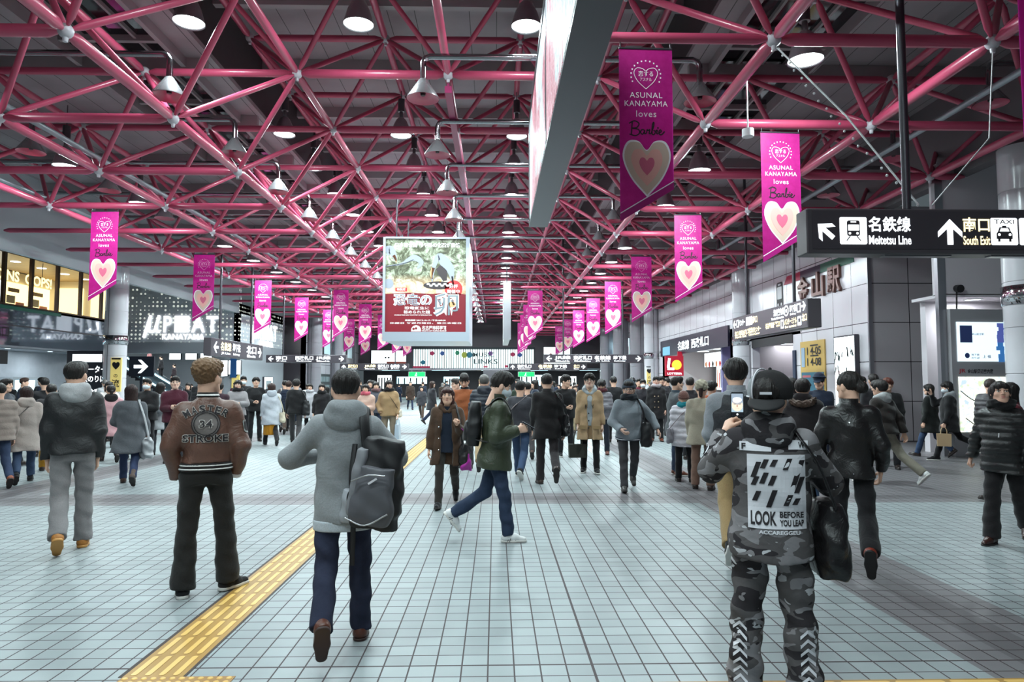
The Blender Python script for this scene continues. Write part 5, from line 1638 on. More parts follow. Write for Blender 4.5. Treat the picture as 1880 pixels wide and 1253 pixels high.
def mkbody(J, skin, hands, fem, lod, q):
    k = J['k']
    pts = [J[a + b] for a in ('sh', 'el', 'wr', 'ank', 'knee') for b in 'LR'] + [J['neck'] + (0, 0, .06)]
    f = Field(np.min(pts, 0) - .16, np.max(pts, 0) + .12, max(q, .017))
    f.loft(J['P0'], J['R'], torso_prof(k, -.04, .55, -.02, .9, 0), k=.02)
    f.cap(J['neck'] - J['R'] @ np.array((0, .01, .02)), J['head'] + J['Rh'] @ np.array((0, -.03, -.1)) * k, .055 * k, .052 * k, k=.03)
    for n in 'LR':
        f.cap(J['sh' + n], J['el' + n], .048 * k, .038 * k, k=.04).cap(J['el' + n], J['wr' + n], .038 * k, .026 * k, k=.015)
        f.cap(J['hip' + n], J['knee' + n], .068 * k, .048 * k, k=.02).cap(J['knee' + n], J['ank' + n], .05 * k, .034 * k, k=.015)
    p = f.net(0) + rt(HEADS[(fem, lod)], J['Rh'], J['head'], k * 1.06)
    for s, n, hd in ((-1, 'L', hands[0]), (1, 'R', hands[1])):
        if hd is None:
            continue
        d = J['wr' + n] - J['el' + n]
        d = d / np.linalg.norm(d)
        th = np.array(hd[1] if isinstance(hd, tuple) else (0, 1, .35), float)
        z = -d
        y = th - z * (th @ z)
        y /= np.linalg.norm(y)
        x = np.cross(y, z)
        Rm = np.stack([x, y, z], 1)
        pr = HANDS[hd[0] if isinstance(hd, tuple) else hd]
        p += rt(pr if s > 0 else mirror(pr), Rm, J['wr' + n] + d * .008, k * (.93 if fem else 1))
    return p

def mktop(J, q, hem=-.1, t=.03, wide=1.0, flare=.0, sl=(.066, .058, .047), folds=.0065, quilt=None, belly=0.0, wrist=.0, opening=None, seed=0.0):
    k = J['k']
    pts = [J[a + b] for a in ('sh', 'el', 'wr') for b in 'LR'] + [J['P0'] + J['R'] @ np.array((0, 0, hem * k)), J['neck']]
    f = Field(np.min(pts, 0) - .24 * k, np.max(pts, 0) + .22 * k, q)
    f.loft(J['P0'], J['R'], torso_prof(k, hem, .54, t, wide, flare, belly), k=.01, e=2.2)
    f.cap(J['shL'] + (0, 0, -.01), J['shR'] + (0, 0, -.01), sl[0] * k * .9, k=.06, flat=((0, 1, 0), .95))
    for n in 'LR':
        wr = J['wr' + n] + (J['el' + n] - J['wr' + n]) * wrist
        f.cap(J['sh' + n], J['el' + n], sl[0] * k, sl[1] * k, k=.045 * k).cap(J['el' + n], wr, sl[1] * k, sl[2] * k, k=.012 * k, end=True)
    if opening:
        f.cap(J['P0'] + J['R'] @ np.array((0, .2, .5)) * k, J['P0'] + J['R'] @ np.array((0, .2, hem - .1)) * k, opening[0] * k, opening[1] * k, k=.012, flat=((0, 1, 0), 3.0), sub=True)
    if quilt:
        f.quilt(quilt[0], quilt[1])
    if folds:
        f.folds(folds, (9, 9, 16), seed)
    return f.net(0)

def mkpants(J, q, w_=1.0, ank=.06, folds=.003, up=.08, short=0.0, seed=1.0):
    k = J['k']
    pts = [J[a + b] for a in ('hip', 'knee', 'ank') for b in 'LR'] + [J['P0'] + (0, 0, .1)]
    f = Field(np.min(pts, 0) - .16 * k, np.max(pts, 0) + .1 * k, q)
    f.loft(J['P0'], np.eye(3), [(a * k, b * k * w_, c * k * w_, d * k) for a, b, c, d in ((-.1, .15, .105, -.006), (-.03, .16, .122, -.01), (up, .146, .106, 0))], k=.01)
    for n in 'LR':
        A = J['ank' + n] + (J['knee' + n] - J['ank' + n]) * (short - .06)
        f.cap(J['hip' + n] + (0, -.004, -.02), J['knee' + n], .087 * k * w_, .07 * k * w_, k=.03 * k).cap(J['knee' + n], A, .069 * k * w_, ank * k, k=.012 * k, end=True)
    if folds:
        f.folds(folds, (14, 14, 26), seed)
    return f.net(0)

def ringpiece(J, r, h0, h1, flat=.9, y=-.012, tilt=0.0, th=.012):
    """collar round the neck"""
    k = J['k']
    pr = [(r * k, h0 * k), (r * .93 * k, h1 * k), ((r * .93 - th) * k, h1 * k), ((r - th) * k, h0 * k)]
    return rt([(v * (1, flat, 1), f, m) for v, f, m in lathe(pr, 22)], J['R'] @ rx(rad(tilt)), J['neck'] + J['R'] @ np.array((0, y, 0)) * k)

def mkhood(J, q, big=1.0):
    k = J['k']
    c = J['neck']
    f = Field(c - .24 * k, c + .2 * k, q)
    R = J['R']
    L = lambda a, b, d: c + R @ np.array((a, b, d)) * k
    f.ell(L(0, -.075, -.02), np.array((.125 * big, .075 * big, .1 * big)) * k, k=.03)
    for s in (-1, 1):
        f.cap(L(s * .075, -.06, .03), L(s * .085, .03, .0), .05 * k * big, .04 * k * big, k=.04).cap(L(s * .085, .03, .0), L(s * .03, .085, -.06), .04 * k * big, .028 * k, k=.03)
    f.cap(L(-.06, -.085, .045), L(.06, -.085, .045), .045 * k * big, k=.03)
    f.ell(L(0, .0, .09), np.array((.072, .07, .1)) * k, k=.02, sub=True)
    f.folds(.003, (16, 16, 30), 2.0)
    return f.net(0)

def mkscarf(J, q, col_r=.088):
    k = J['k']
    f = Field(J['neck'] - .2 * k, J['neck'] + .2 * k, q)
    c = J['neck']
    for a in range(14):
        t0, t1 = 2 * PI * a / 14, 2 * PI * (a + 1) / 14
        f.cap(c + np.array((col_r * math.sin(t0), .085 * math.cos(t0) - .0, .045 + .012 * math.sin(3 * t0))) * k, c + np.array((col_r * math.sin(t1), .085 * math.cos(t1), .045 + .012 * math.sin(3 * t1))) * k, .045 * k, k=.02)
    f.folds(.005, (20, 20, 60), 1.0)
    return f.net(0)

GL = {}
def headgear(kind, k):
    if kind == 'glasses':
        p = []
        for s in (-1, 1):
            ring = [(s * .033 + .022 * math.cos(a), .098, .004 + .017 * math.sin(a)) for a in np.linspace(0, 2 * PI, 15)]
            p += tube(ring, .0022, 5) + tube([(s * .055, .097, .008), (s * .08, .06, .01), (s * .083, -.01, .004)], .002, 5)
        return p + tube([(-.011, .1, .008), (.011, .1, .008)], .002, 5)
    if kind == 'mask':
        f = Field((-.09, -.02, -.12), (.09, .13, .03), .006)
        f.ell((0, .026, -.05), (.07, .093, .062), k=.01)
        f.cut((0, .0, 0), (0, -1, 0)).cut((0, 0, -.012), (0, -.25, .97))
        return f.net(0) + tube([(.06, .05, -.03), (.08, .0, -.01)], .002, 5) + tube([(-.06, .05, -.03), (-.08, .0, -.01)], .002, 5)
    if kind in ('beanie', 'knit'):
        f = Field((-.15, -.16, -.1), (.15, .16, .2), .008)
        f.ell((0, -.018, .045), (.094, .114, .105), k=.02)
        f.cut((0, 0, .012), (0, .22, -.97))
        g = f.like().ell((0, -.018, .03), (.101, .121, .09), k=.01).cut((0, 0, .012), (0, .22, -.97)).cut((0, 0, .06), (0, -.22, .97))
        f.join(g, .006)
        x, y = f.ax[0][:, None, None], f.ax[1][None, :, None] + .02
        f.F = f.F + (.003 * np.sin(np.arctan2(x, y) * 44) + 0 * f.F).astype(np.float32)
        return f.net(0)
    if kind == 'hat':
        f = Field((-.15, -.17, -.06), (.15, .18, .2), .008)
        f.ell((0, -.018, .05), (.1, .118, .1), k=.02).cut((0, 0, .0), (0, .12, -.99))
        f.ell((0, .08, .03), (.08, .06, .014), rx(-.3), k=.01)
        f.folds(.004, (40, 40, 60), 1.0)
        return f.net(0)
    if kind == 'police':
        f = Field((-.15, -.17, -.02), (.15, .18, .2), .008)
        f.ell((0, -.01, .1), (.12, .135, .03), rx(.1), k=.01).cap((0, -.01, .03), (0, -.01, .1), .092, .1, k=.01, flat=((0, 1, 0), 1.18), start=True)
        f.ell((0, .11, .03), (.07, .05, .01), rx(-.5), k=.005)
        return f.net(0)

LIPS, EYEW, EYEB = mat('lips', 'b8706a', .4), mat('eye white', 'e8e4de', .25), mat('eye dark', '15100e', .3)
PEOPLE = []
def person(label, px, d, rot, h=1.7, legs=STAND, arms=(HANG, HANG), lean=0, head=(0, 0), fem=False, hair='short', hairc='1a1413', skin='e4b69e',
           top=None, topm=None, pants=None, pantm=None, shoe='sneaker', shoem=None, solem=None, hood=None, collar=None, scarf=None, gear=(), under=None, group=None, shw=1.0, x=None, z=0, extra=None, skirt=None, detail=None):
    X = d * math.tan(math.atan((px - 940) / 1253) + rad(1.37)) if x is None else x
    q = detail or (.0095 if d < 5 else .0115 if d < 8 else .014 if d < 13 else .018 if d < 20 else .026)
    lod = 0 if d < 16 else 1
    J = skeleton(h, legs, arms, lean, head[0], head[1], shw)
    k = J['k']
    rot = rot - math.degrees(math.atan2(X, d))
    o = thing('person', (X, d, z), rad(rot), label, 'person', group)
    hands = [a.get('hand', 'relax') if 'th' not in a else (a['hand'], a['th']) for a in arms]
    part('body', mkbody(J, skin, hands, fem, lod, q), [skinmat(skin), EYEW, EYEB, LIPS], o)
    if hair:
        part('hair', rt(hair_of(hair, .0075 if d < 9 else .011 if d < 20 else .018), J['Rh'], J['head'], k * 1.06), hairmat(hairc), o)
    t_ = dict(top or {})
    nm = t_.pop('name', 'jacket')
    tp = mktop(J, q, seed=px * .37, **t_)
    part(nm, tp, topm or cloth('2a282c'), o)
    p_ = dict(pants or {})
    pp = mkpants(J, q, seed=px * .21, **p_)
    part('trousers', pp, pantm or cloth('1d1c20'), o)
    if skirt:
        f = Field(J['P0'] + np.array((-.3, -.3, -.6)) * k, J['P0'] + np.array((.3, .3, .12)) * k, q)
        f.loft(J['P0'], np.eye(3), [(-skirt[0] * k, .2 * k, .17 * k, 0), (0, .165 * k, .125 * k, 0), (.08 * k, .15 * k, .11 * k, 0)], k=.01)
        f.folds(.007, (30, 24, 3), 1.0)
        part('skirt', f.net(0), skirt[1], o)
    up, so = (SHOES if d < 16 else SHOES_FAR)[shoe]
    for s, n in ((-1, 'L'), (1, 'R')):
        so_ = part('shoe', rt(up, J['Rf' + n], J['ank' + n], k), shoem or leather('2a1d1a'), o)
        part('sole', rt(so, J['Rf' + n], J['ank' + n], k), solem or mat('sole dark', '2b2524', .6), so_)
    if under:      # shirt seen in an open coat
        part('shirt', mktop(J, q, hem=under[1], t=.012, sl=(.05, .042, .034), folds=.002, wrist=.1), under[0], o)
    if hood:
        part('hood', mkhood(J, max(q * .8, .008)), hood, o)
    if collar:
        part('collar', ringpiece(J, collar[1], -.03, collar[2]), collar[0], o)
    if scarf:
        part('scarf', mkscarf(J, max(q * .8, .008)), scarf, o)
    for kind, m in gear:
        part({'mask': 'face_mask', 'glasses': 'glasses', 'beanie': 'beanie', 'knit': 'knit_hat', 'hat': 'soft_hat', 'police': 'peaked_cap'}[kind], rt(headgear(kind, k), J['Rh'], J['head'], k * 1.06), m, o)
    J.update(o=o, top=tp, pants=pp, X=X, d=d, rot=rot, q=q, loc=(X, d, z))
    PEOPLE.append(J)
    return J

# ---------------------------------------------------------------- bags and carried things (built in the carrier's frame)
def carried(J, name, pieces, mats, label, cat, smooth=True):
    return part(name, pieces, mats, loc=J['loc'], rz=rad(J['rot']), label=label, cat=cat, smooth=smooth)
def soft_bag(c, w_, dp, h, q=.012, R=None, taper=.8, fold=.004):
    c = np.asarray(c, float)
    m = max(w_, dp, h)
    f = Field(c - m, c + m, q)
    R = np.eye(3) if R is None else R
    f.loft(c, R, [(-h / 2, w_ * .42, dp * .4, 0), (-h * .3, w_ * .5, dp * .5, 0), (h * .2, w_ * .5 * (taper + .1), dp * .45, 0), (h / 2, w_ * .5 * taper, dp * .3, 0)], k=.01, e=3)
    if fold:
        f.folds(fold, (20, 20, 24), c[0] * 9)
    return f.net(0)
def shoulder_bag(J, side, label, m, size=(.32, .13, .26), drop=.52, back=0.0, strapm=None, cross=False, name='shoulder_bag', q=.012, fold=.004):
    k = J['k']
    s = 1 if side == 'R' else -1
    sh = J['shL' if (cross and s > 0) else 'shR' if cross else 'sh' + side]
    c = J['P0'] + np.array((s * .27, back, .47 - drop)) * k
    R = rz_(-s * rad(75))
    o = carried(J, name, soft_bag(c, size[0], size[1], size[2], q, R, fold=fold), m, label, 'bag')
    topc = c + (0, 0, size[2] * .45)
    tp = sh + J['R'] @ np.array((-s * .03 if not cross else s * .06, 0, .075 + .02)) * k
    fr = topc + R @ np.array((size[0] * .38, 0, 0))
    bk = topc + R @ np.array((-size[0] * .38, 0, 0))
    if fr[1] < bk[1]:
        fr, bk = bk, fr
    pf = tp * .55 + fr * .45 + np.array((s * .02, .115 if cross else .08, 0)) * k
    pb = tp * .55 + bk * .45 + np.array((s * .02, -.125 if cross else -.08, 0)) * k
    pth = spline([fr, pf, tp + (0, .05, -.015), tp, tp + (0, -.05, -.015), pb, bk], 6)
    part('strap', tube(pth, .016, 6, flat=.3), strapm or m, o)
    return o
def hand_bag(J, side, label, m, size=(.32, .12, .24), name='tote_bag', handle=.2, smooth=True, yaw=80):
    k = J['k']
    d = J['wr' + side] - J['el' + side]
    hp = J['wr' + side] + d / np.linalg.norm(d) * .085 * k
    c = hp + (0, 0, -handle - size[2] / 2)
    R = rz_(rad(yaw))
    w_, dp, h = size
    pr = [(w_ / 2 * a, dp / 2 * b) for a, b in ((-1, -1), (1, -1), (1, 1), (-1, 1))]
    V = [(x_ * f, y_ * g, z) for z, f, g in ((-h / 2, .95, 1), (h / 2, 1.0, .7)) for x_, y_ in pr]
    F = [(0, 3, 2, 1), (4, 5, 6, 7)] + [(i, (i + 1) % 4, 4 + (i + 1) % 4, 4 + i) for i in range(4)]
    o = carried(J, name, rt([(np.array(V), np.array(F), 0)], R, c), m, label, 'bag', False)
    for y_ in (-.3, .3):
        p = [np.array((-w_ * .22, dp * y_, h / 2 - .01)), np.array((-w_ * .18, dp * y_ * .6, h / 2 + handle * .6)), np.array((0, 0, h / 2 + handle)), np.array((w_ * .18, dp * y_ * .6, h / 2 + handle * .6)), np.array((w_ * .22, dp * y_, h / 2 - .01))]
        part('handle', rt(tube(spline(p, 5), .008, 6), R, c), m, o)
    return o
def backpack(J, label, m, size=(.3, .17, .44), q=.012, m2=None):
    k = J['k']
    c = J['P0'] + J['R'] @ np.array((0, -.2 - size[1] * .3, .27)) * k
    o = carried(J, 'backpack', soft_bag(c, size[0], size[1], size[2], q, J['R'], .8), m, label, 'backpack')
    part('front_pocket', soft_bag(c + J['R'] @ np.array((0, -size[1] * .42, -.08)), size[0] * .75, size[1] * .5, size[2] * .45, q, J['R'], .85), m2 or m, o)
    for s in (-1, 1):
        a = J['P0'] + J['R'] @ np.array((s * .1, -.15, .44)) * k
        b = J['P0'] + J['R'] @ np.array((s * .115, .0, .565)) * k
        e = J['P0'] + J['R'] @ np.array((s * .13, .13, .38)) * k
        g = J['P0'] + J['R'] @ np.array((s * .17, .02, .12)) * k
        part('shoulder_strap', tube(spline([a, b, e, g, c + J['R'] @ np.array((s * size[0] * .4, .03, -.16))], 5), .024, 6, flat=.3), m, o)
    return o
def phone(J, pos, R, label='dark smartphone', lit=None):
    o = carried(J, 'smartphone', rt(slab([tuple(q) for q in rect2(-.036, .036, -.074, .074, 0, .01)[0][0]], (0, 0, 0), (1, 0, 0), (0, 0, 1), .009), R, pos), mat('phone black', '101014', .25), label, 'smartphone', False)
    part('screen', rt(on_plane(rect2(-.032, .032, -.064, .066), (0, -.0, 0), (1, 0, 0), (0, 0, 1), .0095), R, pos), lit or mat('phone screen', '9fb4c0', .2, emit=.8), o, False)
    return o
# ---------------------------------------------------------------- the people close to the camera
CAMO = camo()
SOLEW = mat('sole white', 'd8d4cf', .5)
SNB = cloth('1c1b1e')
WHT = mat('print white', 'dcdae0', .7)
INK = mat('print ink', '1e181d', .7)
def arm(elbow, wrist, hand='relax', th=None):
    a = dict(elbow=elbow, wrist=wrist, hand=hand)
    if th:
        a['th'] = th
    return a
def back_decal(J, name, pieces2, mats, z, x=0.0, n=(0, -1, 0), which='top', lift=.004, y=0):
    return part(name, decal(pieces2, J[which], (x, y, z), (1, 0, 0), (0, 0, 1), n, lift), mats, J['o'], smooth=False)

# man in camouflage taking a photo, seen from behind
J = person('man in grey camouflage hoodie and trousers holding up a phone, seen from behind', 1408, 3.5, 0, 1.635, (dict(f=1, b=3, o=5, p=0, t=14), dict(f=-1, b=3, o=5, p=0, t=14)),
           (arm((-.33, .18, 1.19), (-.235, .33, 1.42), 'hold', (.6, -1, .2)), arm((.3, .14, 1.16), (.02, .34, 1.3), 'hold', (-.3, -1, .3))), hair='short', head=(4, -2),
           top=dict(name='hoodie', hem=-.14, t=.045, wide=1.02, sl=(.08, .073, .053), folds=.006), topm=CAMO, pants=dict(w_=1.14, ank=.09, folds=.007), pantm=CAMO, shoe='sneaker', shoem=SNB, solem=SOLEW, hood=CAMO)
k = J['k']
P = grid2(-.135, .135, -.185, .175, 14, 18, 0)
back_decal(J, 'print_panel', P + grid2(-.17, -.02, .19, .235, 8, 3, 0) + grid2(.06, .15, .2, .245, 6, 3, 0), WHT, 1.1, .03)
Q = []
for a, b, L in ((-.1, .1, .07), (-.055, .13, .04), (-.01, .135, .03), (.05, .13, .05), (.095, .1, .09), (-.1, .045, .04), (-.06, .06, .05), (-.02, .05, .045), (-.095, -.03, .045), (-.03, -.04, .08), (.06, .0, .09), (.1, .03, .07), (.05, -.045, .05), (.09, -.05, .03)):
    Q += poly2([(a - .02, b - L * .55), (a + .004, b - L * .55), (a + .012 + L * .3, b + L * .55), (a - .012 + L * .3, b + L * .55)])
Q += text2('LOOK', -.062, -.135, .066, .12, .03) + text2('BEFORE', .068, -.116, .03, .11, .03) + text2('YOU LEAP', .068, -.155, .03, .11, .03) + text2('F', -.15, .212, .03, .02, .03) + text2('W', .12, .222, .03, .03, .03)
back_decal(J, 'print_ink', Q, INK, 1.1, .03, lift=.0075)
back_decal(J, 'print_word', text2('ACCAREGGEU', .01, -.2, .018, .19, .03), WHT, 1.1, .03, lift=.006)
for s in (-1, 1):
    lx = J['kneeL' if s < 0 else 'kneeR'][0] + s * .035
    C = []
    for i in range(7):
        z = -.13 + .042 * i
        C += poly2([(-.034, z - .02), (0, z + .012), (.034, z - .02), (.034, z - .004), (0, z + .028), (-.034, z - .004)])
    back_decal(J, 'chevron_print', C, WHT, .28, lx, which='pants', lift=.006)
part('sleeve_print', decal(circ2(0, 0, .045, 0) + circ2(0, 0, .022, 1), J['top'], (J['elL'] + J['wrL']) / 2, (0, 1, 0), (0, 0, 1), (-1, -.3, 0), .005), [WHT, INK], J['o'], smooth=False)
# trucker cap worn backwards
f = Field((-.15, -.16, -.03), (.15, .16, .19), .006).ell((0, -.015, .042), (.095, .112, .107), k=.01).cut((0, 0, .0), (0, 0, -1))
Rc = J['Rh'] @ rz_(rad(58))
part('cap_crown', rt(f.net(0), Rc, J['head'], k * 1.06), mat('cap mesh', '1d1a1c', .9, bump=(300, .5)), J['o'])
f = Field((-.15, -.02, -.03), (.15, .16, .19), .006).ell((0, -.015, .042), (.099, .116, .111), k=.01).cut((0, 0, .002), (0, 0, -1)).cut((0, .03, 0), (0, -1, 0))
part('cap_front_panel', rt(f.net(0), Rc, J['head'], k * 1.06), cloth('8d8f93'), J['o'])
part('cap_piping', rt(tube([(-.099 * math.cos(a), .03 + .002, .042 + .111 * math.sin(a)) for a in np.linspace(-.36, PI + .36, 24)], .004, 6) + tube([(math.cos(a) * .101, math.sin(a) * .118 - .015, .012) for a in np.linspace(.6, PI - .6, 14)], .004, 6), Rc, J['head'], k * 1.06), WHT, J['o'])
f = Field((-.12, -.24, -.08), (.12, -.04, .05), .006).ell((0, -.115, -.012), (.088, .1, .02), rx(.34), k=.01).ell((0, -.02, -.0), (.09, .105, .06), k=.004, sub=True)
part('cap_brim', rt(f.net(0), J['Rh'] @ rz_(rad(-8)), J['head'], k * 1.06), mat('cap brim', '141215', .75), J['o'])
part('cap_label', rt(box(-.028, .028, -.135, -.124, .028, .04), J['Rh'] @ rz_(rad(-8)), J['head'], k * 1.06), WHT, J['o'], smooth=False)
part('cap_button', rt(ball((0, -.015, .15), .01, 8), Rc, J['head'], k * 1.06), SNB, J['o'])
part('cap_snap', rt(box(-.03, .03, -.128, -.122, -.05, -.036), J['Rh'] @ rz_(rad(-20)), J['head'], k * 1.06), mat('snap mint', '7fb8a8', .5), J['o'], smooth=False)
# the phone with the camera picture
R0 = rx(rad(-8))
pp = np.array((-.165, .37, 1.5))
ph = phone(J, pp, R0, 'black smartphone held up by the camouflage suit, showing a capped face')
a = rect2(-.032, .032, .02, .066, 0) + circ2(0, .0, .03, 1, 16, .036) + circ2(0, .022, .03, 0, 16, .02) + circ2(0, .03, .026, 2, 14, .016) + rect2(-.02, -.007, .004, .008, 3) + rect2(.007, .02, .004, .008, 3) + rect2(-.003, .003, -.012, .002, 4) + rect2(-.01, .01, -.022, -.018, 4) + rect2(-.032, .032, -.064, -.04, 3) + circ2(0, -.053, .006, 2)
part('screen_picture', rt(on_plane(a, (0, 0, 0), (1, 0, 0), (0, 0, 1), .011), R0, pp), [mat('screen grey', '8d98a6', .3, emit=.8), mat('screen face', 'e6cdb8', .3, emit=.8), mat('screen white', 'f2f4f6', .3, emit=.9), mat('screen ink', '1a1a22', .3), mat('screen brown', '8a6a60', .3, emit=.3)], ph, smooth=False)
shoulder_bag(J, 'R', 'big black shoulder bag hanging at the hip of the camouflage suit', leather('151214', .35), (.4, .16, .36), .5, .06, q=.011)

# man in grey hoodie with a backpack over one shoulder
GREYH = cloth('8c8e91')
J = person('man in plain grey hoodie and dark jeans walking away beside the yellow strip', 636, 4.42, 0, 1.68, (dict(f=-14, b=38, o=2, p=62, t=4), dict(f=6, b=4, o=2, p=0, t=8)),
           (arm((-.31, .04, 1.2), (-.1, .26, 1.16), 'hold'), arm((.31, .04, 1.19), (.12, .28, 1.2), 'hold')), hair='short', head=(-6, 4),
           top=dict(name='hoodie', hem=-.15, t=.038, wide=.94, sl=(.072, .066, .048), folds=.005), topm=GREYH, pants=dict(w_=.99, ank=.066, folds=.005), pantm=denim('23273a'), shoe='leather', shoem=leather('5a3226', .35), solem=mat('sole brown', '3a2723', .6), hood=GREYH)
f = Field(J['P0'] + (-.3, -.3, -.25), J['P0'] + (.3, .3, -.05), .0095).loft(J['P0'], J['R'], torso_prof(J['k'], -.2, -.13, .036, .93, 0), k=.01)
part('shirt_tail', f.net(0), cloth('b9bfc6'), J['o'])
c = np.array((.2, -.24, 1.02))
Rb = rz_(rad(-24)) @ ry(rad(8))
bk = carried(J, 'backpack', soft_bag(c, .34, .2, .54, .009, Rb, .72, .005), mat('backpack black', '171518', .6), 'black and grey backpack slung over one shoulder of the grey hoodie', 'backpack')
part('front_pocket', soft_bag(c + Rb @ np.array((.02, -.11, -.06)), .27, .12, .34, .009, Rb, .75, .003), mat('backpack grey', '55545a', .6), bk)
part('side_panel', soft_bag(c + Rb @ np.array((-.1, -.06, .0)), .1, .12, .4, .009, Rb, .7, .003), mat('backpack pale', '7d7d82', .6), bk)
part('mesh_pocket', soft_bag(c + Rb @ np.array((-.14, .0, -.17)), .14, .1, .2, .009, Rb, 1.0, .003), mat('backpack silver', '9a9ca2', .5), bk)
part('zip', rt(tube(spline([(-.1, -.185, .02), (.0, -.19, .07), (.1, -.18, .08)], 5), .005, 5) + tube(spline([(-.11, -.175, -.2), (.02, -.185, -.22), (.14, -.16, -.14)], 5), .005, 5), Rb, c), mat('zip silver', 'b8b8bc', .3, .8), bk)
part('logo_patch', rt(box(.0, .06, -.182, -.176, -.02, -.008), Rb @ ry(rad(-40)), c + (0, 0, .03)), WHT, bk, smooth=False)
part('shoulder_strap', tube(spline([(.13, -.17, 1.24), (.115, -.13, 1.4), (.125, .0, 1.475), (.15, .12, 1.36), (.2, .14, 1.15), (.2, -.08, .85)], 7), .034, 8, flat=.25), mat('backpack black', '171518', .6), bk)
part('loose_strap', tube(spline([(.06, -.15, 1.25), (.04, -.2, 1.05), (.055, -.2, .85), (.05, -.19, .52)], 6), .017, 6, flat=.3), mat('backpack black', '171518', .6), bk)

# man in brown leather jacket with lettering on the back
BR = leather('64453a', .42)
J = person('man with curly brown hair in a brown lettered leather jacket, hands in pockets', 384, 5.42, 0, 1.76, (dict(f=0, b=1, o=4, p=0, t=4), dict(f=6, b=3, o=7, p=0, t=52)),
           (arm((-.28, -.06, 1.0), (-.19, .06, .85), None), arm((.28, -.06, .98), (.19, .06, .84), None)), hair='curly', hairc='6d5138', skin='e4b69e', head=(-38, -4),
           top=dict(hem=.055, t=.036, wide=.95, sl=(.07, .07, .052), folds=.005), topm=BR, pants=dict(w_=1.02, ank=.088, up=.13, folds=.004), pantm=cloth('262423'), shoe='sneaker', shoem=SNB, solem=SOLEW, gear=[('glasses', mat('wire', '8c8c90', .3, .8))])
k = J['k']
STR = [cloth('1d1a1a'), cloth('d9d6d4')]
for nm, w0, w1, mi in (('hem_rib', -.0, .06, 0), ('hem_stripe', .012, .022, 1), ('hem_stripe', .038, .048, 1)):
    f = Field(J['P0'] + (-.3, -.3, -.1), J['P0'] + (.3, .3, .2), .008 if mi == 0 else .006).loft(J['P0'], J['R'], torso_prof(k, w0, w1, .04 if mi == 0 else .045, .94, 0), k=.005)
    part(nm, f.net(0), STR[mi], J['o'])
part('collar', ringpiece(J, .078, .0, .055), STR[0], J['o'])
part('collar_stripe', ringpiece(J, .081, .03, .042, th=.006) + ringpiece(J, .082, .008, .016, th=.006), STR[1], J['o'])
def arc_text(s, R, y0, h, span, bold=.03):
    out = []
    n = len(s)
    for i, ch in enumerate(s):
        a = rad(span) * (.5 - (i + .5) / n)
        for v, f, m in text2(ch, 0, 0, h, h * .78 if ch not in 'I' else h * .3, bold):
            c, sn = math.cos(a), math.sin(a)
            out.append((v @ np.array([[c, sn], [-sn, c]]) + (-R * math.sin(a), y0 + R * math.cos(a) - R), f, m))
    return out
W1, W2 = arc_text('MASTER', .28, .13, .062, 70, .075), arc_text('MASTER', .28, .13, .056, 70, .02)
W1 += text2('STROKE', 0, -.095, .064, .33, .075)
W2 += text2('STROKE', 0, -.095, .056, .32, .02)
back_decal(J, 'lettering_edge', W1, mat('letter edge', 'b9b1ac', .6), 1.3, -.01, lift=.005)
back_decal(J, 'lettering', W2, INK, 1.3, -.01, lift=.008)
E_ = []
for r in (.1, .085):
    E_ += stroke2([(r * math.cos(t), r * math.sin(t) + .015) for t in np.linspace(0, 2 * PI, 28)], .006, 0, 1, False)
back_decal(J, 'badge', [q for r in (.01, .03, .05, .07, .09) for q in stroke2([(r * math.cos(t), r * math.sin(t) + .015) for t in np.linspace(0, 2 * PI, 25)], .022, 1, 1, False)], [INK, mat('badge grey', '6e6664', .6)], 1.3, -.01, lift=.004)
back_decal(J, 'badge_print', E_, [INK], 1.3, -.01, lift=.008)
back_decal(J, 'number_edge', text2('34', 0, .015, .068, .1, .06), mat('letter edge', 'b9b1ac', .6), 1.3, -.01, lift=.008)
back_decal(J, 'number', text2('34', 0, .015, .056, .088, .01), INK, 1.3, -.01, lift=.012)
part('sleeve_patch', decal(rect2(-.035, .035, -.05, .05, 0, .02) + rect2(-.024, .024, -.036, .036, 1, .014), J['top'], J['shR'] * .55 + J['elR'] * .45, (0, 1, 0), (0, 0, 1), (1, -.35, 0), .005), [mat('patch silver', '8b8f8c', .5), INK], J['o'], smooth=False)
part('cuff', tube([J['wrR'] + (J['elR'] - J['wrR']) * .1, J['wrR']], .057, 12) , STR[1], J['o'])

# big man with a grey hood over a black jacket, tan boots
GP = cloth('7d797a')
J = person('big man in black jacket with grey hood, grey trousers and tan boots walking away', 141, 6.9, 0, 1.8, (dict(f=-8, b=34, o=0, p=42, t=2), dict(f=8, b=8, o=1, p=0, t=8)),
           (dict(f=0, o=7, b=14, i=6, hand='relax'), dict(f=-6, o=7, b=22, i=6, hand='relax')), hair='short', head=(-28, 0),
           top=dict(hem=-.035, t=.045, wide=1.0, sl=(.078, .074, .056), folds=.006), topm=leather('1b1a1c', .55), pants=dict(w_=1.04, ank=.076, folds=.004), pantm=GP, shoe='boot', shoem=leather('a96d2c', .6), solem=mat('boot sole', 'c08a4a', .6), hood=cloth('a4a3a5'))
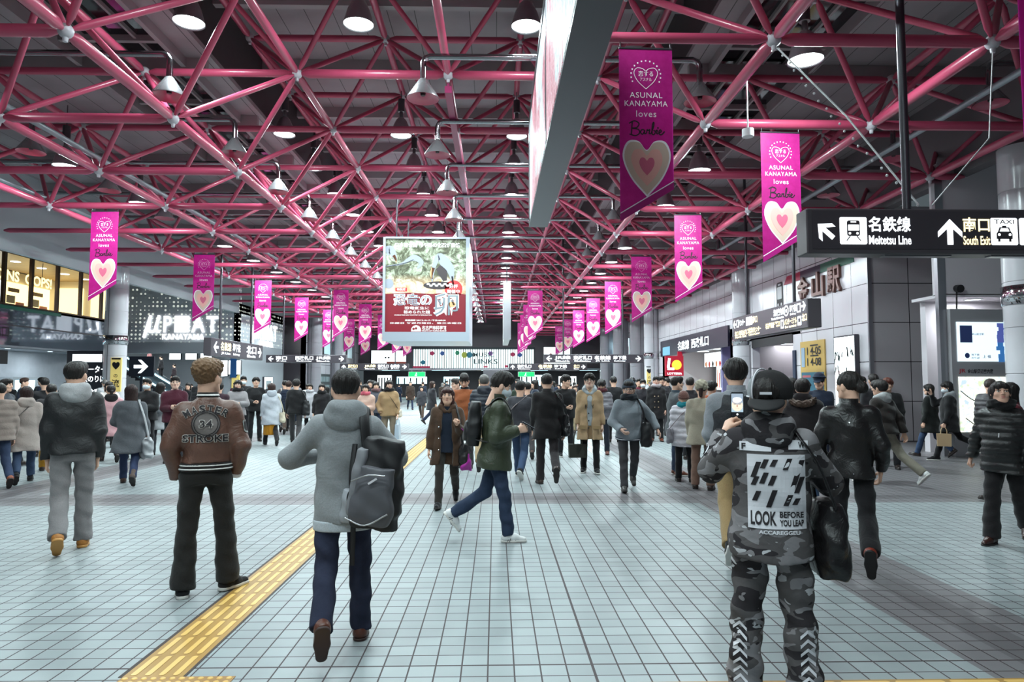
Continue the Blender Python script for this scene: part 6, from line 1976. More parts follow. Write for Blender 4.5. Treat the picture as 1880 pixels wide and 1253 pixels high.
# black leather jacket, hair tied in a bun
J = person('person with hair in a bun in a black leather jacket and black trousers walking away', 1556, 5.9, 0, 1.69, (dict(f=4, b=3, o=2, p=0, t=26), dict(f=-16, b=40, o=3, p=68, t=4)),
           (arm((-.27, -.05, 1.02), (-.22, .1, .84), 'relax'), arm((.28, -.05, 1.02), (.23, .1, .84), 'relax')), hair='bun', head=(52, 0), fem=False,
           top=dict(hem=-.1, t=.036, wide=.95, flare=.01, sl=(.07, .064, .05), folds=.006), topm=leather('1c191a', .34), pants=dict(w_=1.0, ank=.074, folds=.005), pantm=cloth('19171a'), shoe='leather', shoem=leather('7a2f22', .3), solem=mat('sole black', '191617', .5), collar=(leather('1c191a', .34), .085, .055))
part('back_yoke', decal(stroke2([(-.16, .0), (0, -.012), (.16, .0)], .006) + stroke2([(0, -.012), (.0, -.12)], .006), J['top'], (0, 0, 1.3), (1, 0, 0), (0, 0, 1), (0, -1, 0), .003), leather('0f0d0e', .4), J['o'], smooth=False)
part('stud', [q for p_ in ((0, 1.29), (.02, .86)) for q in decal(circ2(p_[0], 0, .006), J['top'], (0, 0, p_[1]), (1, 0, 0), (0, 0, 1), (0, -1, 0), .004)], mat('stud', 'd8d8dc', .2, .9), J['o'])
# woman in a black quilted jacket
PUF = leather('1e1c1d', .42)
J = person('woman in black quilted jacket striding towards the camera with her head raised', 1836, 6.9, 168, 1.62, (dict(f=-14, b=24, o=1, p=20, t=5), dict(f=12, b=4, o=2, p=0, t=10)),
           (dict(f=4, o=10, b=14, i=2, hand='grip'), dict(f=-22, o=20, b=14, i=0, hand='grip')), lean=4, head=(26, -12), fem=True, hair='bob', hairc='1f1716', skin='deae98',
           top=dict(hem=-.14, t=.045, wide=1.03, flare=.02, sl=(.076, .07, .055), folds=.004, quilt=(.014, .075), belly=.03), topm=PUF, pants=dict(w_=1.06, ank=.084, folds=.005), pantm=cloth('201d1f'), shoe='leather', shoem=leather('3a211c', .3), scarf=cloth('141214'))
part('zip_pull', decal(rect2(-.006, .006, -.02, .02), J['top'], (.0, 0, 1.1), (1, 0, 0), (0, 0, 1), (0, 1, 0), .006), mat('stud', 'd8d8dc', .2, .9), J['o'])
# masked man in a green bomber jacket looking at his phone
GRN = leather('39402f', .5)
J = person('masked man in green bomber jacket and jeans walking past while looking at his phone', 910, 7.2, -88, 1.7, (dict(f=-14, b=42, o=0, p=52, t=4), dict(f=12, b=6, o=1, p=0, t=4)),
           (arm((-.26, .0, 1.02), (-.12, .3, 1.14), 'hold', (.3, .2, 1)), arm((.28, -.02, .99), (.13, .27, 1.15), 'hold', (-.3, .2, 1))), lean=5, head=(4, 17), hair='tall', hairc='1f1a19', skin='e2b6a0',
           top=dict(hem=-.17, t=.045, wide=1.08, sl=(.08, .076, .056), folds=.006), topm=GRN, pants=dict(w_=.97, ank=.064, folds=.005), pantm=denim('28344a'), shoe='sneaker', shoem=mat('sneaker white', 'd6d6d6', .5), solem=SOLEW, gear=[('mask', mat('face mask white', 'd3dbe2', .7))], collar=(cloth('2a2f24'), .09, .075))
for n in 'LR':
    st_ = []
    for i in range(5):
        st_ += rt(box(-.045, .045, .02 + .018 * i, .026 + .018 * i, -.07, -.03), rx(-.35), (0, .0, 0)) 
    part('shoe_stripe', rt(st_, J['Rf' + n], J['ank' + n], J['k']), INK, J['o'], smooth=False)
phone(J, J['wrR'] + (-.05, .12, .045), rx(rad(60)) @ rz_(PI), 'pale smartphone in the hands of the green bomber jacket man')
backpack(J, 'black backpack on the green bomber jacket', mat('black nylon', '19181b', .55), (.3, .16, .46))

# ---------------------------------------------------------------- the people in the middle distance
J = person('woman in brown hooded coat over a navy top walking towards the camera with bags', 822, 9.2, 176, 1.57, WALK_R, (dict(f=22, o=8, b=95, i=10, hand='grip'), dict(f=2, o=12, b=12, i=4, hand='relax')), fem=True, hair='wavy', hairc='3a1e1c', skin='e4b69e', head=(0, -3),
           top=dict(name='coat', hem=-.3, t=.045, wide=1.06, flare=.03, sl=(.078, .072, .055), folds=.005, opening=(.07, .1)), topm=cloth('4a3629'), under=(cloth('1b2433'), -.12), pants=dict(w_=.9, ank=.056), pantm=cloth('332e2a'), shoe='sneaker', shoem=SNB, hood=cloth('4a3629'))
part('coat_button', [q for z in (.75, .9, 1.05) for q in ball((.1, .17, z), .011, 6)], mat('stud', 'd8d8dc', .2, .9), J['o'])
shoulder_bag(J, 'L', 'black shoulder bag on the arm of the woman in the brown coat', leather('1a1618', .4), (.34, .16, .3), .62, .04)
c = np.array((-.26, .1, .62))
o = carried(J, 'pouch', soft_bag(c, .2, .11, .3, .012, rz_(rad(70)), .6, .008), mat('magenta nylon', 'a11f8e', .45), 'magenta pouch hanging below the black bag of the brown coat woman', 'bag')
part('strap', tube(spline([c + (0, 0, .13), c + (-.02, .0, .3), J['wrL'] + (-.02, 0, -.02)], 6), .008, 6), mat('magenta nylon', 'a11f8e', .45), o)
J = person('man in camel overcoat and glasses facing the camera with a dark tote', 1082, 12.4, 180, 1.75, (dict(f=8, b=4, o=2, p=0, t=8), dict(f=-4, b=6, o=2, p=4, t=8)), (dict(f=2, o=8, b=8, i=2, hand='relax'), dict(f=2, o=8, b=8, i=4, hand='grip')), hair='mop', head=(0, -4), skin='e8c2ae',
           top=dict(name='overcoat', hem=-.34, t=.045, wide=.96, flare=.03, sl=(.07, .064, .055), folds=.006, opening=(.055, .04)), topm=cloth('ae9170'), under=(cloth('a9b0b5'), -.1), pants=dict(w_=.9, ank=.055), pantm=cloth('1c1a1d'), shoem=SNB, solem=SOLEW, gear=[('glasses', BLACK)], hood=cloth('a9b0b5'), shw=.94)
part('coat_button', [q for z in (.82, .95, 1.08) for q in ball((.02, .165, z), .013, 6)], BLACK, J['o'])
part('pocket_flap', rt(box(-.075, .075, -.01, .01, -.03, .03), rx(0), (.13, .165, .83)) + rt(box(-.075, .075, -.01, .01, -.03, .03), rx(0), (-.13, .165, .83)), cloth('a08460'), J['o'], smooth=False)
part('shirt_print', decal(text2('BAY', 0, 0, .07, .16), J['top'], (0, 0, 1.2), (-1, 0, 0), (0, 0, 1), (0, 1, 0), .004), INK, J['o'])
hand_bag(J, 'R', 'dark olive tote bag with a small white animal mark carried by the camel overcoat man', cloth('35352f'), (.34, .13, .24), handle=.26, yaw=10)
J = person('man in blue-grey beanie and grey jacket striding forward with a bag on his shoulder', 1153, 10.5, 186, 1.66, WALK_R, (dict(f=-26, o=40, b=62, i=-6, hand='relax'), dict(f=14, o=22, b=58, i=40, hand='relax')), lean=9, head=(-12, 6), hair='short', skin='e4b8a4',
           top=dict(hem=-.08, t=.045, wide=1.03, sl=(.078, .07, .052), folds=.006), topm=cloth('888e95'), pants=dict(w_=.95, ank=.06), pantm=denim('3b393c'), shoe='boot', shoem=leather('3a3634', .5), gear=[('beanie', cloth('3c444f')), ('glasses', mat('wire', '8c8c90', .3, .8))], scarf=cloth('23262c'))
f = Field(J['P0'] + (-.3, -.3, -.2), J['P0'] + (.3, .3, .1), .011).loft(J['P0'], J['R'], torso_prof(J['k'], -.1, -.06, .044, 1.03, 0), k=.005)
part('hem_rib', f.net(0), cloth('3a4350'), J['o'])
f = Field(J['P0'] + (-.3, -.3, -.2), J['P0'] + (.3, .3, .1), .008).loft(J['P0'], J['R'], torso_prof(J['k'], -.086, -.074, .049, 1.03, 0), k=.005)
part('hem_stripe', f.net(0), WHT, J['o'])
shoulder_bag(J, 'L', 'black rucksack hanging from the shoulder of the beanie man', mat('black nylon', '19181b', .55), (.3, .18, .36), .5, .03, name='rucksack')
J = person('man in long black coat and dark trousers walking away with a shiny shoulder bag', 1004, 11.0, 4, 1.74, (dict(f=10, b=4, o=1, p=0, t=14), dict(f=-18, b=42, o=1, p=66, t=4)), (dict(f=4, o=8, b=14, i=4), dict(f=0, o=12, b=12, i=2)), hair='short', head=(-5, 0),
           top=dict(name='coat', hem=-.19, t=.045, wide=1.05, flare=.02, sl=(.078, .07, .054)), topm=cloth('1f1c1d'), pants=dict(w_=.97, ank=.066), pantm=cloth('2f2a2c'), shoe='leather', shoem=leather('40302a', .3), collar=(cloth('1f1c1d'), .085, .06))
shoulder_bag(J, 'R', 'shiny black shoulder bag on the man in the long black coat', leather('232224', .22), (.36, .12, .34), .46, -.02)
J = person('man in navy padded jacket with tan trousers and orange shoes walking away', 889, 12.6, 2, 1.74, (dict(f=-16, b=36, o=1, p=60, t=4), dict(f=8, b=4, o=1, p=0, t=6)), (dict(f=8, o=10, b=30, i=20), dict(f=4, o=10, b=20, i=10)), hair='short', hairc='5a5654',
           top=dict(hem=-.12, t=.055, wide=1.08, sl=(.086, .08, .06), quilt=(.012, .08)), topm=leather('232733', .55), pants=dict(w_=.98, ank=.066), pantm=cloth('a18b6c'), shoe='leather', shoem=leather('b0592a', .5), hood=leather('232733', .55))
J = person('woman in grey flared coat with long hair walking away with a pale slouchy bag', 243, 11.2, -6, 1.6, WALK_L, (dict(f=10, o=16, b=60, i=30), dict(f=4, o=12, b=20, i=4)), fem=True, hair='long', hairc='2a1a18',
           top=dict(name='coat', hem=-.34, t=.045, wide=1.05, flare=.09, sl=(.08, .076, .06), folds=.006), topm=cloth('5c5e63'), pants=dict(w_=.92, ank=.06), pantm=denim('2b3550'), shoe='boot', shoem=leather('4a362c', .5))
shoulder_bag(J, 'R', 'pale grey slouchy shoulder bag of the woman in the grey flared coat', leather('a8a9ad', .45), (.42, .18, .32), .74, -.06, strapm=leather('b4b5b9', .5), fold=.008)
J = person('woman in light beige coat and turned-up jeans walking away', 52, 11.4, 0, 1.57, WALK_R, (dict(f=6, o=8, b=12, i=4), dict(f=-4, o=14, b=12, i=2)), fem=True, hair='wavy', hairc='2d1d1b', head=(-8, 0),
           top=dict(name='coat', hem=-.32, t=.05, wide=1.06, flare=.05, sl=(.082, .074, .058), folds=.005), topm=cloth('b3a69f'), pants=dict(w_=.96, ank=.064, short=.1), pantm=denim('34425a'), shoe='sneaker', shoem=SNB, hood=cloth('b3a69f'))
shoulder_bag(J, 'L', 'small black flap bag on the light beige coat', leather('1d191a', .35), (.3, .1, .22), .56, -.12, cross=True)
J = person('person in taupe padded jacket and jeans half out of view beside the beige coat', 2, 10.9, 12, 1.62, WALK_L, (HANG, HANG), hair='short', top=dict(hem=-.12, t=.06, wide=1.1, sl=(.09, .085, .065), quilt=(.009, .1)), topm=cloth('93857d'), pants=dict(w_=.98), pantm=denim('2f3a52'), shoe='leather', shoem=leather('8a4a30', .5))
J = person('woman in beige padded coat and soft hat queueing with her back to the camera', 1287, 10.5, -8, 1.62, (dict(f=2, b=2, o=3, p=0, t=8), dict(f=-3, b=4, o=3, p=0, t=8)), (dict(f=6, o=8, b=20, i=4), dict(f=8, o=8, b=30, i=20)), fem=True, hair='tail', hairc='33211d',
           top=dict(name='coat', hem=-.2, t=.05, wide=1.07, flare=.05, sl=(.084, .076, .058), folds=.005), topm=cloth('a89e8d'), pants=dict(w_=.98, ank=.07), pantm=cloth('85675a'), shoe='leather', shoem=leather('3a2a26', .4), gear=[('hat', cloth('a59c8a'))])
J = person('tall man in dark vest with grey sleeves and khaki trousers behind the camouflage cap', 1350, 6.4, 8, 1.83, (dict(f=-18, b=30, o=3, p=50, t=5), dict(f=14, b=6, o=1, p=0, t=6)), (dict(f=8, o=12, b=40, i=20), dict(f=8, o=12, b=60, i=30)), hair='mop', hairc='1c1615',
           top=dict(hem=-.1, t=.045, wide=1.06, sl=(.082, .076, .058)), topm=cloth('8b8d93'), pants=dict(w_=1.0, ank=.068), pantm=cloth('9c825c'), shoe='sneaker', shoem=SNB, solem=SOLEW, collar=(cloth('8b8d93'), .085, .06))
f = Field(J['P0'] + (-.35, -.3, -.2), J['P0'] + (.35, .3, .65), .012).loft(J['P0'], J['R'], torso_prof(J['k'], -.11, .5, .06, 1.07, 0), k=.01).folds(.004)
part('vest', f.net(0), leather('222227', .6), J['o'])
J = person('person in dark parka with a fur-trimmed hood and jeans, seen from behind', 1472, 9.2, -4, 1.68, WALK_R, (dict(f=4, o=12, b=16, i=6), dict(f=4, o=12, b=16, i=6)), hair='mop', hairc='221a19',
           top=dict(name='parka', hem=-.22, t=.055, wide=1.1, flare=.02, sl=(.088, .08, .062), folds=.006), topm=cloth('2d2729'), pants=dict(w_=.95), pantm=denim('3a4c66'), shoe='sneaker', shoem=mat('sneaker white', 'd6d6d6', .5), hood=cloth('2d2729'))
f = Field(J['neck'] - .26, J['neck'] + .22, .012)
for a in range(12):
    t0, t1 = PI * (1.05 + .9 * a / 12), PI * (1.05 + .9 * (a + 1) / 12)
    f.cap(J['neck'] + (.14 * math.cos(t0), -.04 + .13 * math.sin(t0), .02 + .07 * math.sin(t0)), J['neck'] + (.14 * math.cos(t1), -.04 + .13 * math.sin(t1), .02 + .07 * math.sin(t1)), .04, k=.02)
f.folds(.008, (70, 70, 90), 1)
part('fur_trim', f.net(0), hairmat('4a362c'), J['o'])
J = person('man in dark blouson with grey hood and khaki trousers hurrying past the tiled wall', 1620, 10.9, 62, 1.7, (dict(f=26, b=6, o=0, p=0, t=5), dict(f=-30, b=22, o=0, p=46, t=5)), (dict(f=20, o=10, b=30, i=10), dict(f=-26, o=12, b=20, i=0)), lean=6, hair='mop', hairc='25201f', head=(6, 4),
           top=dict(hem=-.06, t=.052, wide=1.08, sl=(.084, .078, .06)), topm=cloth('2f2927'), pants=dict(w_=1.02, ank=.07), pantm=cloth('7d776b'), shoe='sneaker', shoem=mat('sneaker white', 'd6d6d6', .5), solem=SOLEW, hood=cloth('a6a7a8'))
J = person('masked woman in long black coat raising a camera to her face near the map boards', 1738, 14.2, 96, 1.66, (dict(f=22, b=6, o=0, p=0, t=5), dict(f=-30, b=34, o=0, p=50, t=5)), (dict(f=4, o=8, b=16, i=6, hand='grip'), dict(f=60, o=20, b=100, i=20, hand='hold')), fem=True, hair='bob', hairc='171213', head=(10, 14),
           top=dict(name='coat', hem=-.26, t=.045, wide=1.04, flare=.03, sl=(.078, .07, .056)), topm=cloth('1a191b'), pants=dict(w_=.92, ank=.06), pantm=cloth('18171a'), shoe='sneaker', shoem=SNB, solem=SOLEW, gear=[('mask', mat('face mask white', 'd3dbe2', .7))], hood=cloth('8a8d90'))
hand_bag(J, 'L', 'tan patterned paper bag carried by the woman with the camera', mat('paper tan', 'b79a78', .7, var=.15), (.26, .1, .26), 'paper_bag', .14, yaw=90)
carried(J, 'compact_camera', rt(box(-.05, .05, -.02, .02, -.03, .03) + cyl((0, .02, 0), (0, .045, 0), .022, None, 12), rz_(0), J['wrR'] + (-.03, .06, .1)), BLACK, 'small black camera in front of the masked woman', 'camera')
# ---------------------------------------------------------------- more people further back
def who(label, px, d, rot, h=1.66, col='2a282c', pant='1f1e22', kind='jacket', walk=0, arms=None, **kw):
    hem = {'jacket': -.1, 'coat': -.32, 'puffer': -.1, 'parka': -.2}[kind]
    kw.setdefault('top', dict(name=kind if kind != 'puffer' else 'jacket', hem=hem, t=.05, wide=1.05, flare=.03 if kind == 'coat' else .01, sl=(.08, .074, .058), quilt=(.013, .085) if kind == 'puffer' else None))
    kw.setdefault('topm', cloth(col) if kind != 'puffer' else leather(col, .55))
    kw.setdefault('pantm', cloth(pant))
    kw.setdefault('pants', dict(w_=.96, ank=.062))
    return person(label, px, d, rot, h, (STAND, WALK_L, WALK_R)[walk], arms or (HANG, HANG), **kw)
HOLD2 = (dict(f=12, o=8, b=80, i=40, hand='hold'), dict(f=12, o=8, b=80, i=40, hand='hold'))
CROSS = (dict(f=22, o=10, b=75, i=62, hand=None), dict(f=18, o=10, b=78, i=62, hand=None))
MASKW = mat('face mask white', 'd3dbe2', .7)
GLASSB = BLACK
JEAN = denim('33435e')
J = who('woman in pink coat with black hood walking away past the grey flared coat', 206, 14.4, 8, 1.58, 'c99a9f', kind='coat', walk=1, fem=True, hair='tail', hood=cloth('1e1b1d'))
hand_bag(J, 'R', 'yellow shopping bag beside the pink coat', mat('yellow bag', 'd9a21c', .5), (.2, .1, .26), handle=.2)
who('woman in cream coat facing the camera beside the thick column', 202, 17.5, 180, 1.62, 'cfc4c0', kind='coat', fem=True, hair='bob')
who('person in mustard trousers hidden behind the big man in the black jacket', 97, 12.8, 0, 1.6, '39373a', 'a0701c', walk=1)
who('man in charcoal jacket facing across towards the beige coat', 12, 13.6, -120, 1.7, '3a3d44', '23242a', walk=1)
who('person in black jacket with dark hair between the beige coat and the black jacket', 84, 15.5, 10, 1.7, '1c1b1e')
who('masked person in black beside the white-coated backpack wearer', 272, 15.2, 160, 1.68, '1b1a1c', gear=[('mask', MASKW)], arms=HOLD2)
J = who('person in long pale coat with a grey backpack standing behind the brown leather jacket', 296, 15.8, 10, 1.6, 'b3b4b8', '3a3a40', kind='coat', fem=True, hair='bob')
backpack(J, 'grey backpack on the long pale coat', mat('grey nylon', '8d9095', .6), (.26, .14, .38), .018)
who('man in burgundy sweater and pink collar facing the camera with a phone', 323, 14.2, 180, 1.72, '4a1c2b', '2a2a30', arms=HOLD2, hair='short', skin='e6bca8', collar=(cloth('c9a0a0'), .075, .03))
sc_ = part('suitcase', soft_bag((0, 0, .38), .42, .24, .56, .018, taper=.95, fold=0) + box(-.16, .16, -.01, .01, .66, .68) + cyl((-.14, 0, .6), (-.14, 0, 1.0), .01, None, 6) + cyl((.14, 0, .6), (.14, 0, 1.0), .01, None, 6) + cyl((-.15, 0, 1.0), (.15, 0, 1.0), .014, None, 6), mat('black nylon', '19181b', .55), loc=(-7.75, 14.9, 0), label='black wheeled suitcase standing behind the pale slouchy bag', cat='suitcase')
for a in (-.16, .16):
    for b in (-.08, .08):
        part('wheel', cyl((a - .02, b, .04), (a + .02, b, .04), .04, None, 10) + box(a - .02, a + .02, b - .02, b + .02, .04, .12), BLACK, sc_)
who('person in dark plum jacket with black hair seen from behind by the leather jacket collar', 404, 16.4, 0, 1.6, '3d2a33', hair='mop')
J = who('woman in grey jacket standing with arms crossed and a black scarf', 438, 17.6, 190, 1.66, '8f8a8c', '8b8788', arms=CROSS, fem=True, hair='bob', head=(-20, 0), scarf=cloth('1e1b1e'), shoe='boot', shoem=leather('4a2f28', .5))
who('tall masked man in black behind the woman with crossed arms', 448, 20.5, 185, 1.78, '1d1c1f', gear=[('mask', MASKW)])
J = who('man in black open coat and white shirt looking up with a phone in hand', 471, 19.3, 184, 1.74, '1f1e20', '1d1c1f', arms=(HANG, FRONT), hair='mop', head=(0, -8), collar=(cloth('c9c9cc'), .075, .02))
J = who('woman in pale grey coat over a mustard skirt walking away', 500, 18.0, 8, 1.62, 'b9bcc4', '1d1b1e', kind='coat', walk=1, fem=True, hair='bob', hairc='3a2826', hood=cloth('a9adb6'), skirt=(.62, cloth('b1781f')), shoe='boot', shoem=SNB)
shoulder_bag(J, 'R', 'cream shoulder bag on the pale grey coat with the mustard skirt', leather('d3c6ae', .5), (.3, .12, .26), .6, -.1, q=.018)
J = who('person in black jacket and grey trousers walking away with a bulky bag', 545, 18.6, -6, 1.72, '1c1b1d', '3d3b3d', walk=1, hair='mop')
shoulder_bag(J, 'R', 'bulky black rucksack on the black jacket near the grey hoodie head', mat('black nylon', '19181b', .55), (.36, .2, .4), .42, -.12, name='rucksack', q=.018)
J = who('person walking away with a pale backpack beyond the mustard skirt', 524, 23, 0, 1.7, '4a4446', walk=2)
backpack(J, 'pale backpack beyond the mustard skirt', mat('pale nylon', 'a59c94', .6), (.28, .14, .4), .02)
who('woman in grey coat and light scarf facing the camera beyond the bulky bag', 570, 21.5, 178, 1.6, 'a7a5aa', kind='coat', walk=1, fem=True, hair='bob', scarf=cloth('b5b3b8'))
who('woman in black coat and dark fringe near the grey hoodie shoulder', 592, 19.6, 172, 1.6, '1d1a1d', kind='coat', walk=2, fem=True, hair='bob', scarf=cloth('1a181b'))
who('person in black hooded jacket standing with back turned behind the pink scarf', 658, 20.5, 0, 1.72, '1b1a1d', hood=cloth('2a292c'))
J = who('smiling woman with long black hair in a pale pink coat and rose scarf', 672, 17.0, 176, 1.56, 'c4a294', kind='coat', fem=True, hair='long', hairc='1a1213', arms=HOLD2, scarf=cloth('c25a6a'), head=(-12, 0))
who('woman with plaid scarf standing between the rose scarf and the tan jacket', 691, 19.4, 184, 1.62, '4b4a52', '2b3346', fem=True, hair='bob', scarf=cloth('6a4a4c'))
who('woman with dark hair peering over the rose scarf', 680, 22.5, 180, 1.68, '2d2b30', fem=True, hair='bob')
J = who('smiling woman in tan jacket with black scarf and wide beige trousers', 715, 17.1, 178, 1.66, 'a08260', '857767', fem=True, hair='bob', hairc='241a19', head=(14, 4), scarf=cloth('1a181a'), pants=dict(w_=1.08, ank=.09), shoem=SNB, solem=SOLEW, arms=(dict(f=4, o=10, b=20, i=6), dict(f=-6, o=22, b=52, i=30, hand=None)))
hand_bag(J, 'L', 'pale blue plastic bag beside the wide beige trousers', mat('plastic bag', 'aebccb', .35), (.26, .12, .36), handle=.16)
shoulder_bag(J, 'L', 'cream bag on the strap across the tan jacket', leather('cbc0b0', .5), (.26, .1, .2), .5, .0, cross=True, strapm=BLACK, q=.018)
who('balding man with glasses in a black jacket glancing past the brown coat woman', 838, 14.0, 150, 1.68, '1e1d21', hairc='3a3432', gear=[('glasses', BLACK)], head=(-30, 0), skin='eac0ac')
who('man in black vest and orange sleeves looking down behind the glasses man', 853, 13.2, 165, 1.75, '8e4f2e', '2a282c', head=(10, 28), hair='tall', collar=(cloth('1d1b1d'), .09, .06))
J = who('person in dark grey jacket and jeans with a pale strap behind the green bomber', 955, 11.8, -14, 1.66, '3d3c42', kind='jacket', walk=1, pantm=JEAN, shoem=SNB, solem=SOLEW)
shoulder_bag(J, 'L', 'grey shoulder bag with a pale strap behind the green bomber', leather('77737a', .5), (.3, .12, .26), .5, 0, strapm=cloth('b8a8a8'), cross=True)
who('person in dark trousers walking away between the green bomber and the long black coat', 968, 14.8, 0, 1.64, '2b282c', '3a3639', walk=1, shoe='leather', shoem=leather('4a3830', .4))
who('woman with dark bob facing the camera behind the navy padded jacket', 906, 15.4, 180, 1.6, '221f24', fem=True, hair='bob')
who('young man in black jacket looking aside beyond the long black coat', 1038, 15.2, 200, 1.74, '19181a', '232226', hair='tall', head=(40, 0), arms=(HANG, FRONT), shoem=SNB, solem=SOLEW)
who('person in grey puffer with a maroon scarf looking down at a phone', 1104, 15.6, 172, 1.66, '77747b', '2a2e3a', 'puffer', hair='mop', head=(0, 28), scarf=cloth('5a2c33'), arms=HOLD2, shoe='leather', shoem=leather('6a3a2c', .4))
who('man in long dark coat seen from behind past the grey puffer', 1126, 18.8, 4, 1.76, '1d1c1f', kind='coat')
who('masked man in dark coat beside the duffle coat', 1180, 19.6, 182, 1.68, '232025', gear=[('mask', MASKW)], kind='coat')
who('person in black cap and dark jacket next to the masked man', 1160, 20.5, 170, 1.68, '1f1d20', gear=[('police', BLACK)], hair='short')
who('person in maroon jacket behind the masked man in the dark coat', 1172, 23, 185, 1.72, '5c2430')
J = who('man in black duffle coat and light scarf facing the camera', 1204, 19.0, 182, 1.76, '1d1a1c', '201e21', kind='coat', scarf=cloth('b0a3a6'), skin='e0ae9a', shoe='leather', shoem=leather('7a3f2c', .4))
part('coat_toggle', [q for z in (.8, .95, 1.1, 1.25) for s in (-1, 1) for q in ball((s * .05, .165, z), .018, 6)], mat('toggle', 'a58a70', .5), J['o'])
who('man in olive jacket standing by the column at the burger shop', 1219, 27, 175, 1.72, '4a5040')
J = who('man in grey jacket and glasses turned towards the burger shop', 1241, 12.1, -70, 1.7, '55585c', kind='parka', hair='short', pantm=denim('2f394c'), shoe='leather', shoem=leather('6a3a2a', .4), solem=SOLEW, gear=[('glasses', BLACK)], collar=(cloth('2f3a44'), .085, .05))
J = who('child-sized figure in white puffer, brown knit hat and teal scarf', 1254, 11.3, 4, 1.44, 'c9c4cc', '1a181b', 'puffer', hair=None, gear=[('knit', cloth('6b4a44'))], scarf=cloth('1d7f8c'), top=dict(name='jacket', hem=-.24, t=.06, wide=1.1, flare=.04, sl=(.09, .084, .066), quilt=(.016, .1)))
shoulder_bag(J, 'L', 'grey quilted crossbody bag on the white puffer', leather('8d8a92', .45), (.26, .12, .24), .5, -.08, strapm=leather('4a2a2e', .5), cross=True)
who('dark-haired man with back turned at the burger shop counter', 1266, 14.5, -10, 1.7, '2e2a2e', hair='short', hairc='2a2220')
who('person in black and orange jacket between the soft hat and the grey-sleeved vest', 1305, 12.6, -30, 1.62, '9c4a22', hair='mop')
who('police officer in navy uniform and peaked cap in front of the amber poster', 1503, 13.4, 170, 1.72, '1b2233', '1b2030', gear=[('police', cloth('20283c'))], head=(-10, 4))
who('woman in dark jacket in profile between the cap and the fur hood', 1452, 12.2, 60, 1.68, '33282c', fem=True, hair='bob', head=(10, 0))
who('masked man in black coat facing the camera below the sketched figures poster', 1581, 14.6, 182, 1.72, '1a191b', gear=[('mask', MASKW)], kind='coat', hair='short')
who('man with short dark hair just above the grey hood by the tiled corner', 1603, 13.4, 20, 1.76, '242226')
who('person with reddish hair in a black jacket facing the camera at the tiled corner', 1628, 12.9, 176, 1.68, '1c1b1d', hair='mop', hairc='5a2c20', kind='parka')
who('person in black jacket and jeans half hidden by the woman with the camera', 1704, 14.9, 70, 1.6, '1b1d1c', kind='coat', pantm=JEAN, fem=True, hair='bob', walk=1)
who('person in grey puffer standing at the lit street map', 1815, 12.6, -20, 1.66, '4f4b4f', '2b2a2e', 'puffer', hair='short', hairc='4a403c')
who('person in dark red jacket passing behind the black quilted jacket', 1852, 9.3, 100, 1.63, '5a1a26', '1e1c20', fem=True, hair='bob', walk=1, kind='coat')
# people riding the escalator
for i, (px, x_, z_, c) in enumerate(((272, -23.6, 2.55, '8a5a5a'), (294, -22.8, 2.1, '1d1c1f'), (318, -21.9, 1.55, '2a2024'))):
    person(('person in dusty rose top riding highest on the escalator', 'person in black riding in the middle of the escalator', 'person in dark jacket lowest on the escalator')[i], px, 47.1, 60, 1.65, x=x_, z=z_ - .35 + .02, topm=cloth(c), top=dict(hem=-.1, t=.045), detail=.03)

# ---------------------------------------------------------------- the far crowd: a few figures copied with their own clothes and size
random.seed(21)
CW = [('black', '17161a'), ('charcoal', '37363b'), ('navy', '1d2536'), ('brown', '4a372c'), ('grey', '77757a'), ('beige', 'a8967e'), ('dark green', '2d362c'), ('maroon', '4c1f2a'), ('pale grey', 'aaa9ae'), ('tan', 'a9804f'), ('white', 'c9c9cc'), ('dark brown', '33261f')]
TW = [('black', '1a191c'), ('navy', '222b42'), ('grey', '5a585c'), ('khaki', '8a7c62'), ('brown', '4c3b32')]
HW = [('black', '15110f'), ('brown', '3a2620'), ('grey', '6f6c6a')]
VAR = [('short-haired', dict(hair='short', kind='jacket')), ('shaggy-haired', dict(hair='mop', kind='puffer')), ('bob-haired', dict(hair='bob', kind='coat', fem=True)), ('long-haired', dict(hair='long', kind='coat', fem=True)), ('short-haired', dict(hair='short', kind='coat')), ('bob-haired', dict(hair='bob', kind='parka', fem=True))]
protos = {}
def proto(v, walk, facing):
    key = (v, walk)
    if key not in protos:
        kw = dict(VAR[v][1])
        J = who('x', 910, 60, 0, 1.7, walk=walk, detail=.024, **kw)
        protos[key] = J['o']
    return protos[key]
used = {}
taken = [(p['X'], p['d']) for p in PEOPLE]
made = []
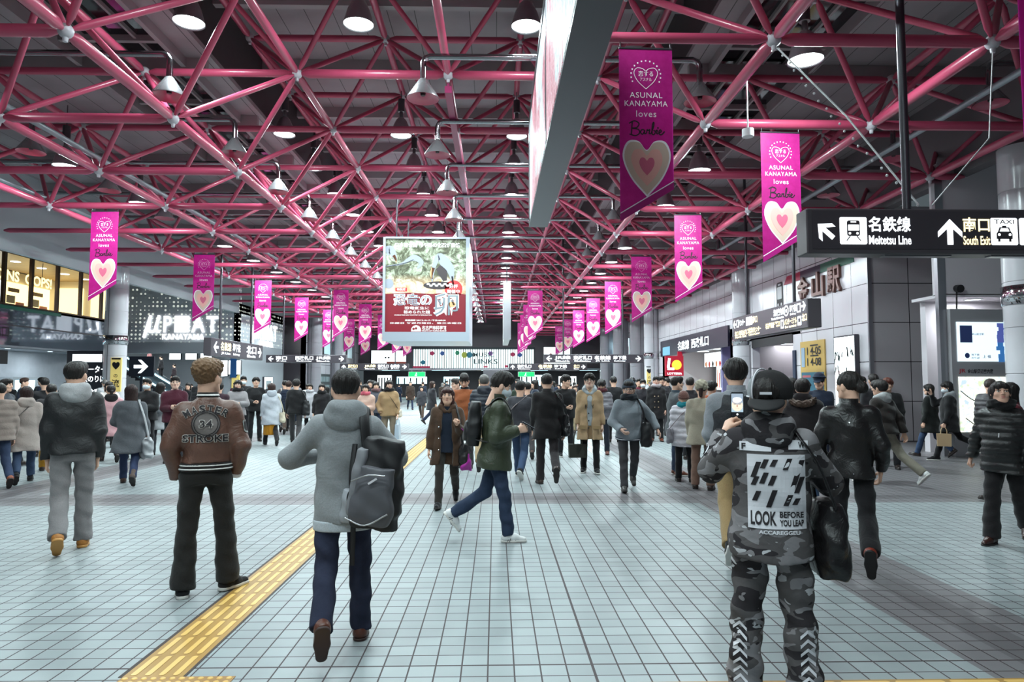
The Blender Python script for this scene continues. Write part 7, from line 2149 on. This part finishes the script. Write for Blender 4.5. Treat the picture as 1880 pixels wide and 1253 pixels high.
def crowd(n, d0, d1, x0, x1):
    tries = 0
    while n > 0 and tries < 4000:
        tries += 1
        d = random.uniform(d0, d1)
        px = random.uniform(x0, x1)
        X = (px - 910) / 1253 * d
        if X > 9.2 or (X < -13 and d > 38) or X < -20 or (abs(X + 15.7) < 1 and 26 < d < 30):
            continue
        if any((X - a) ** 2 + (d - b) ** 2 < .64 for a, b in taken):
            continue
        if abs(X + 1.6) < 1.1 and random.random() < .8:
            continue
        v, walk = random.randrange(6), random.choice((0, 1, 1, 2))
        facing = random.choice((0, 0, 180, 180, 180, 90, -90))
        first = (v, walk) not in protos
        p0 = proto(v, walk, facing)
        o = p0 if first else copy_tree(p0)
        o.location = (X, d, 0)
        o.rotation_euler = (0, 0, rad(facing + random.uniform(-25, 25)) - math.atan2(X, d))
        s = random.uniform(.9, 1.06) * (.95 if VAR[v][1].get('fem') else 1)
        o.scale = (s, s, s)
        (tn, tc), (pn, pc), (hn, hc) = random.choice(CW + CW[:3] * 4), random.choice(TW + TW[:1]), random.choice(HW + HW[:1])
        for ch in o.children:
            stem_ = ch.name.split('.')[0]
            m = cloth(tc) if stem_ in ('jacket', 'coat', 'parka') else cloth(pc) if stem_ == 'trousers' else hairmat(hc) if stem_ == 'hair' else None
            if m:
                ch.material_slots[0].link = 'OBJECT'
                ch.material_slots[0].material = m
        kd = VAR[v][1]['kind']
        lb = f"{VAR[v][0].replace('-haired', '')} {hn}-haired person in {tn} {'padded jacket' if kd == 'puffer' else kd} and {pn} trousers {'standing' if walk == 0 else 'walking'} {'with back turned' if facing == 0 else 'facing us' if facing == 180 else 'in profile'}"
        where = 'by the tiled wall side' if X > 3 else 'down the middle' if X > -5 else 'on the lettered wall side'
        lb2 = f'{lb} far {where}'
        if len(lb2.split()) > 16:
            lb2 = lb
        used[lb2] = used.get(lb2, 0) + 1
        tag(o, lb2, 'person', 'people in the far crowd')
        taken.append((X, d))
        made.append(o)
        n -= 1
crowd(20, 19, 30, 0, 640)
crowd(12, 20, 30, 640, 1230)
crowd(26, 30, 46, 330, 1200)
crowd(24, 44, 62, 560, 1150)
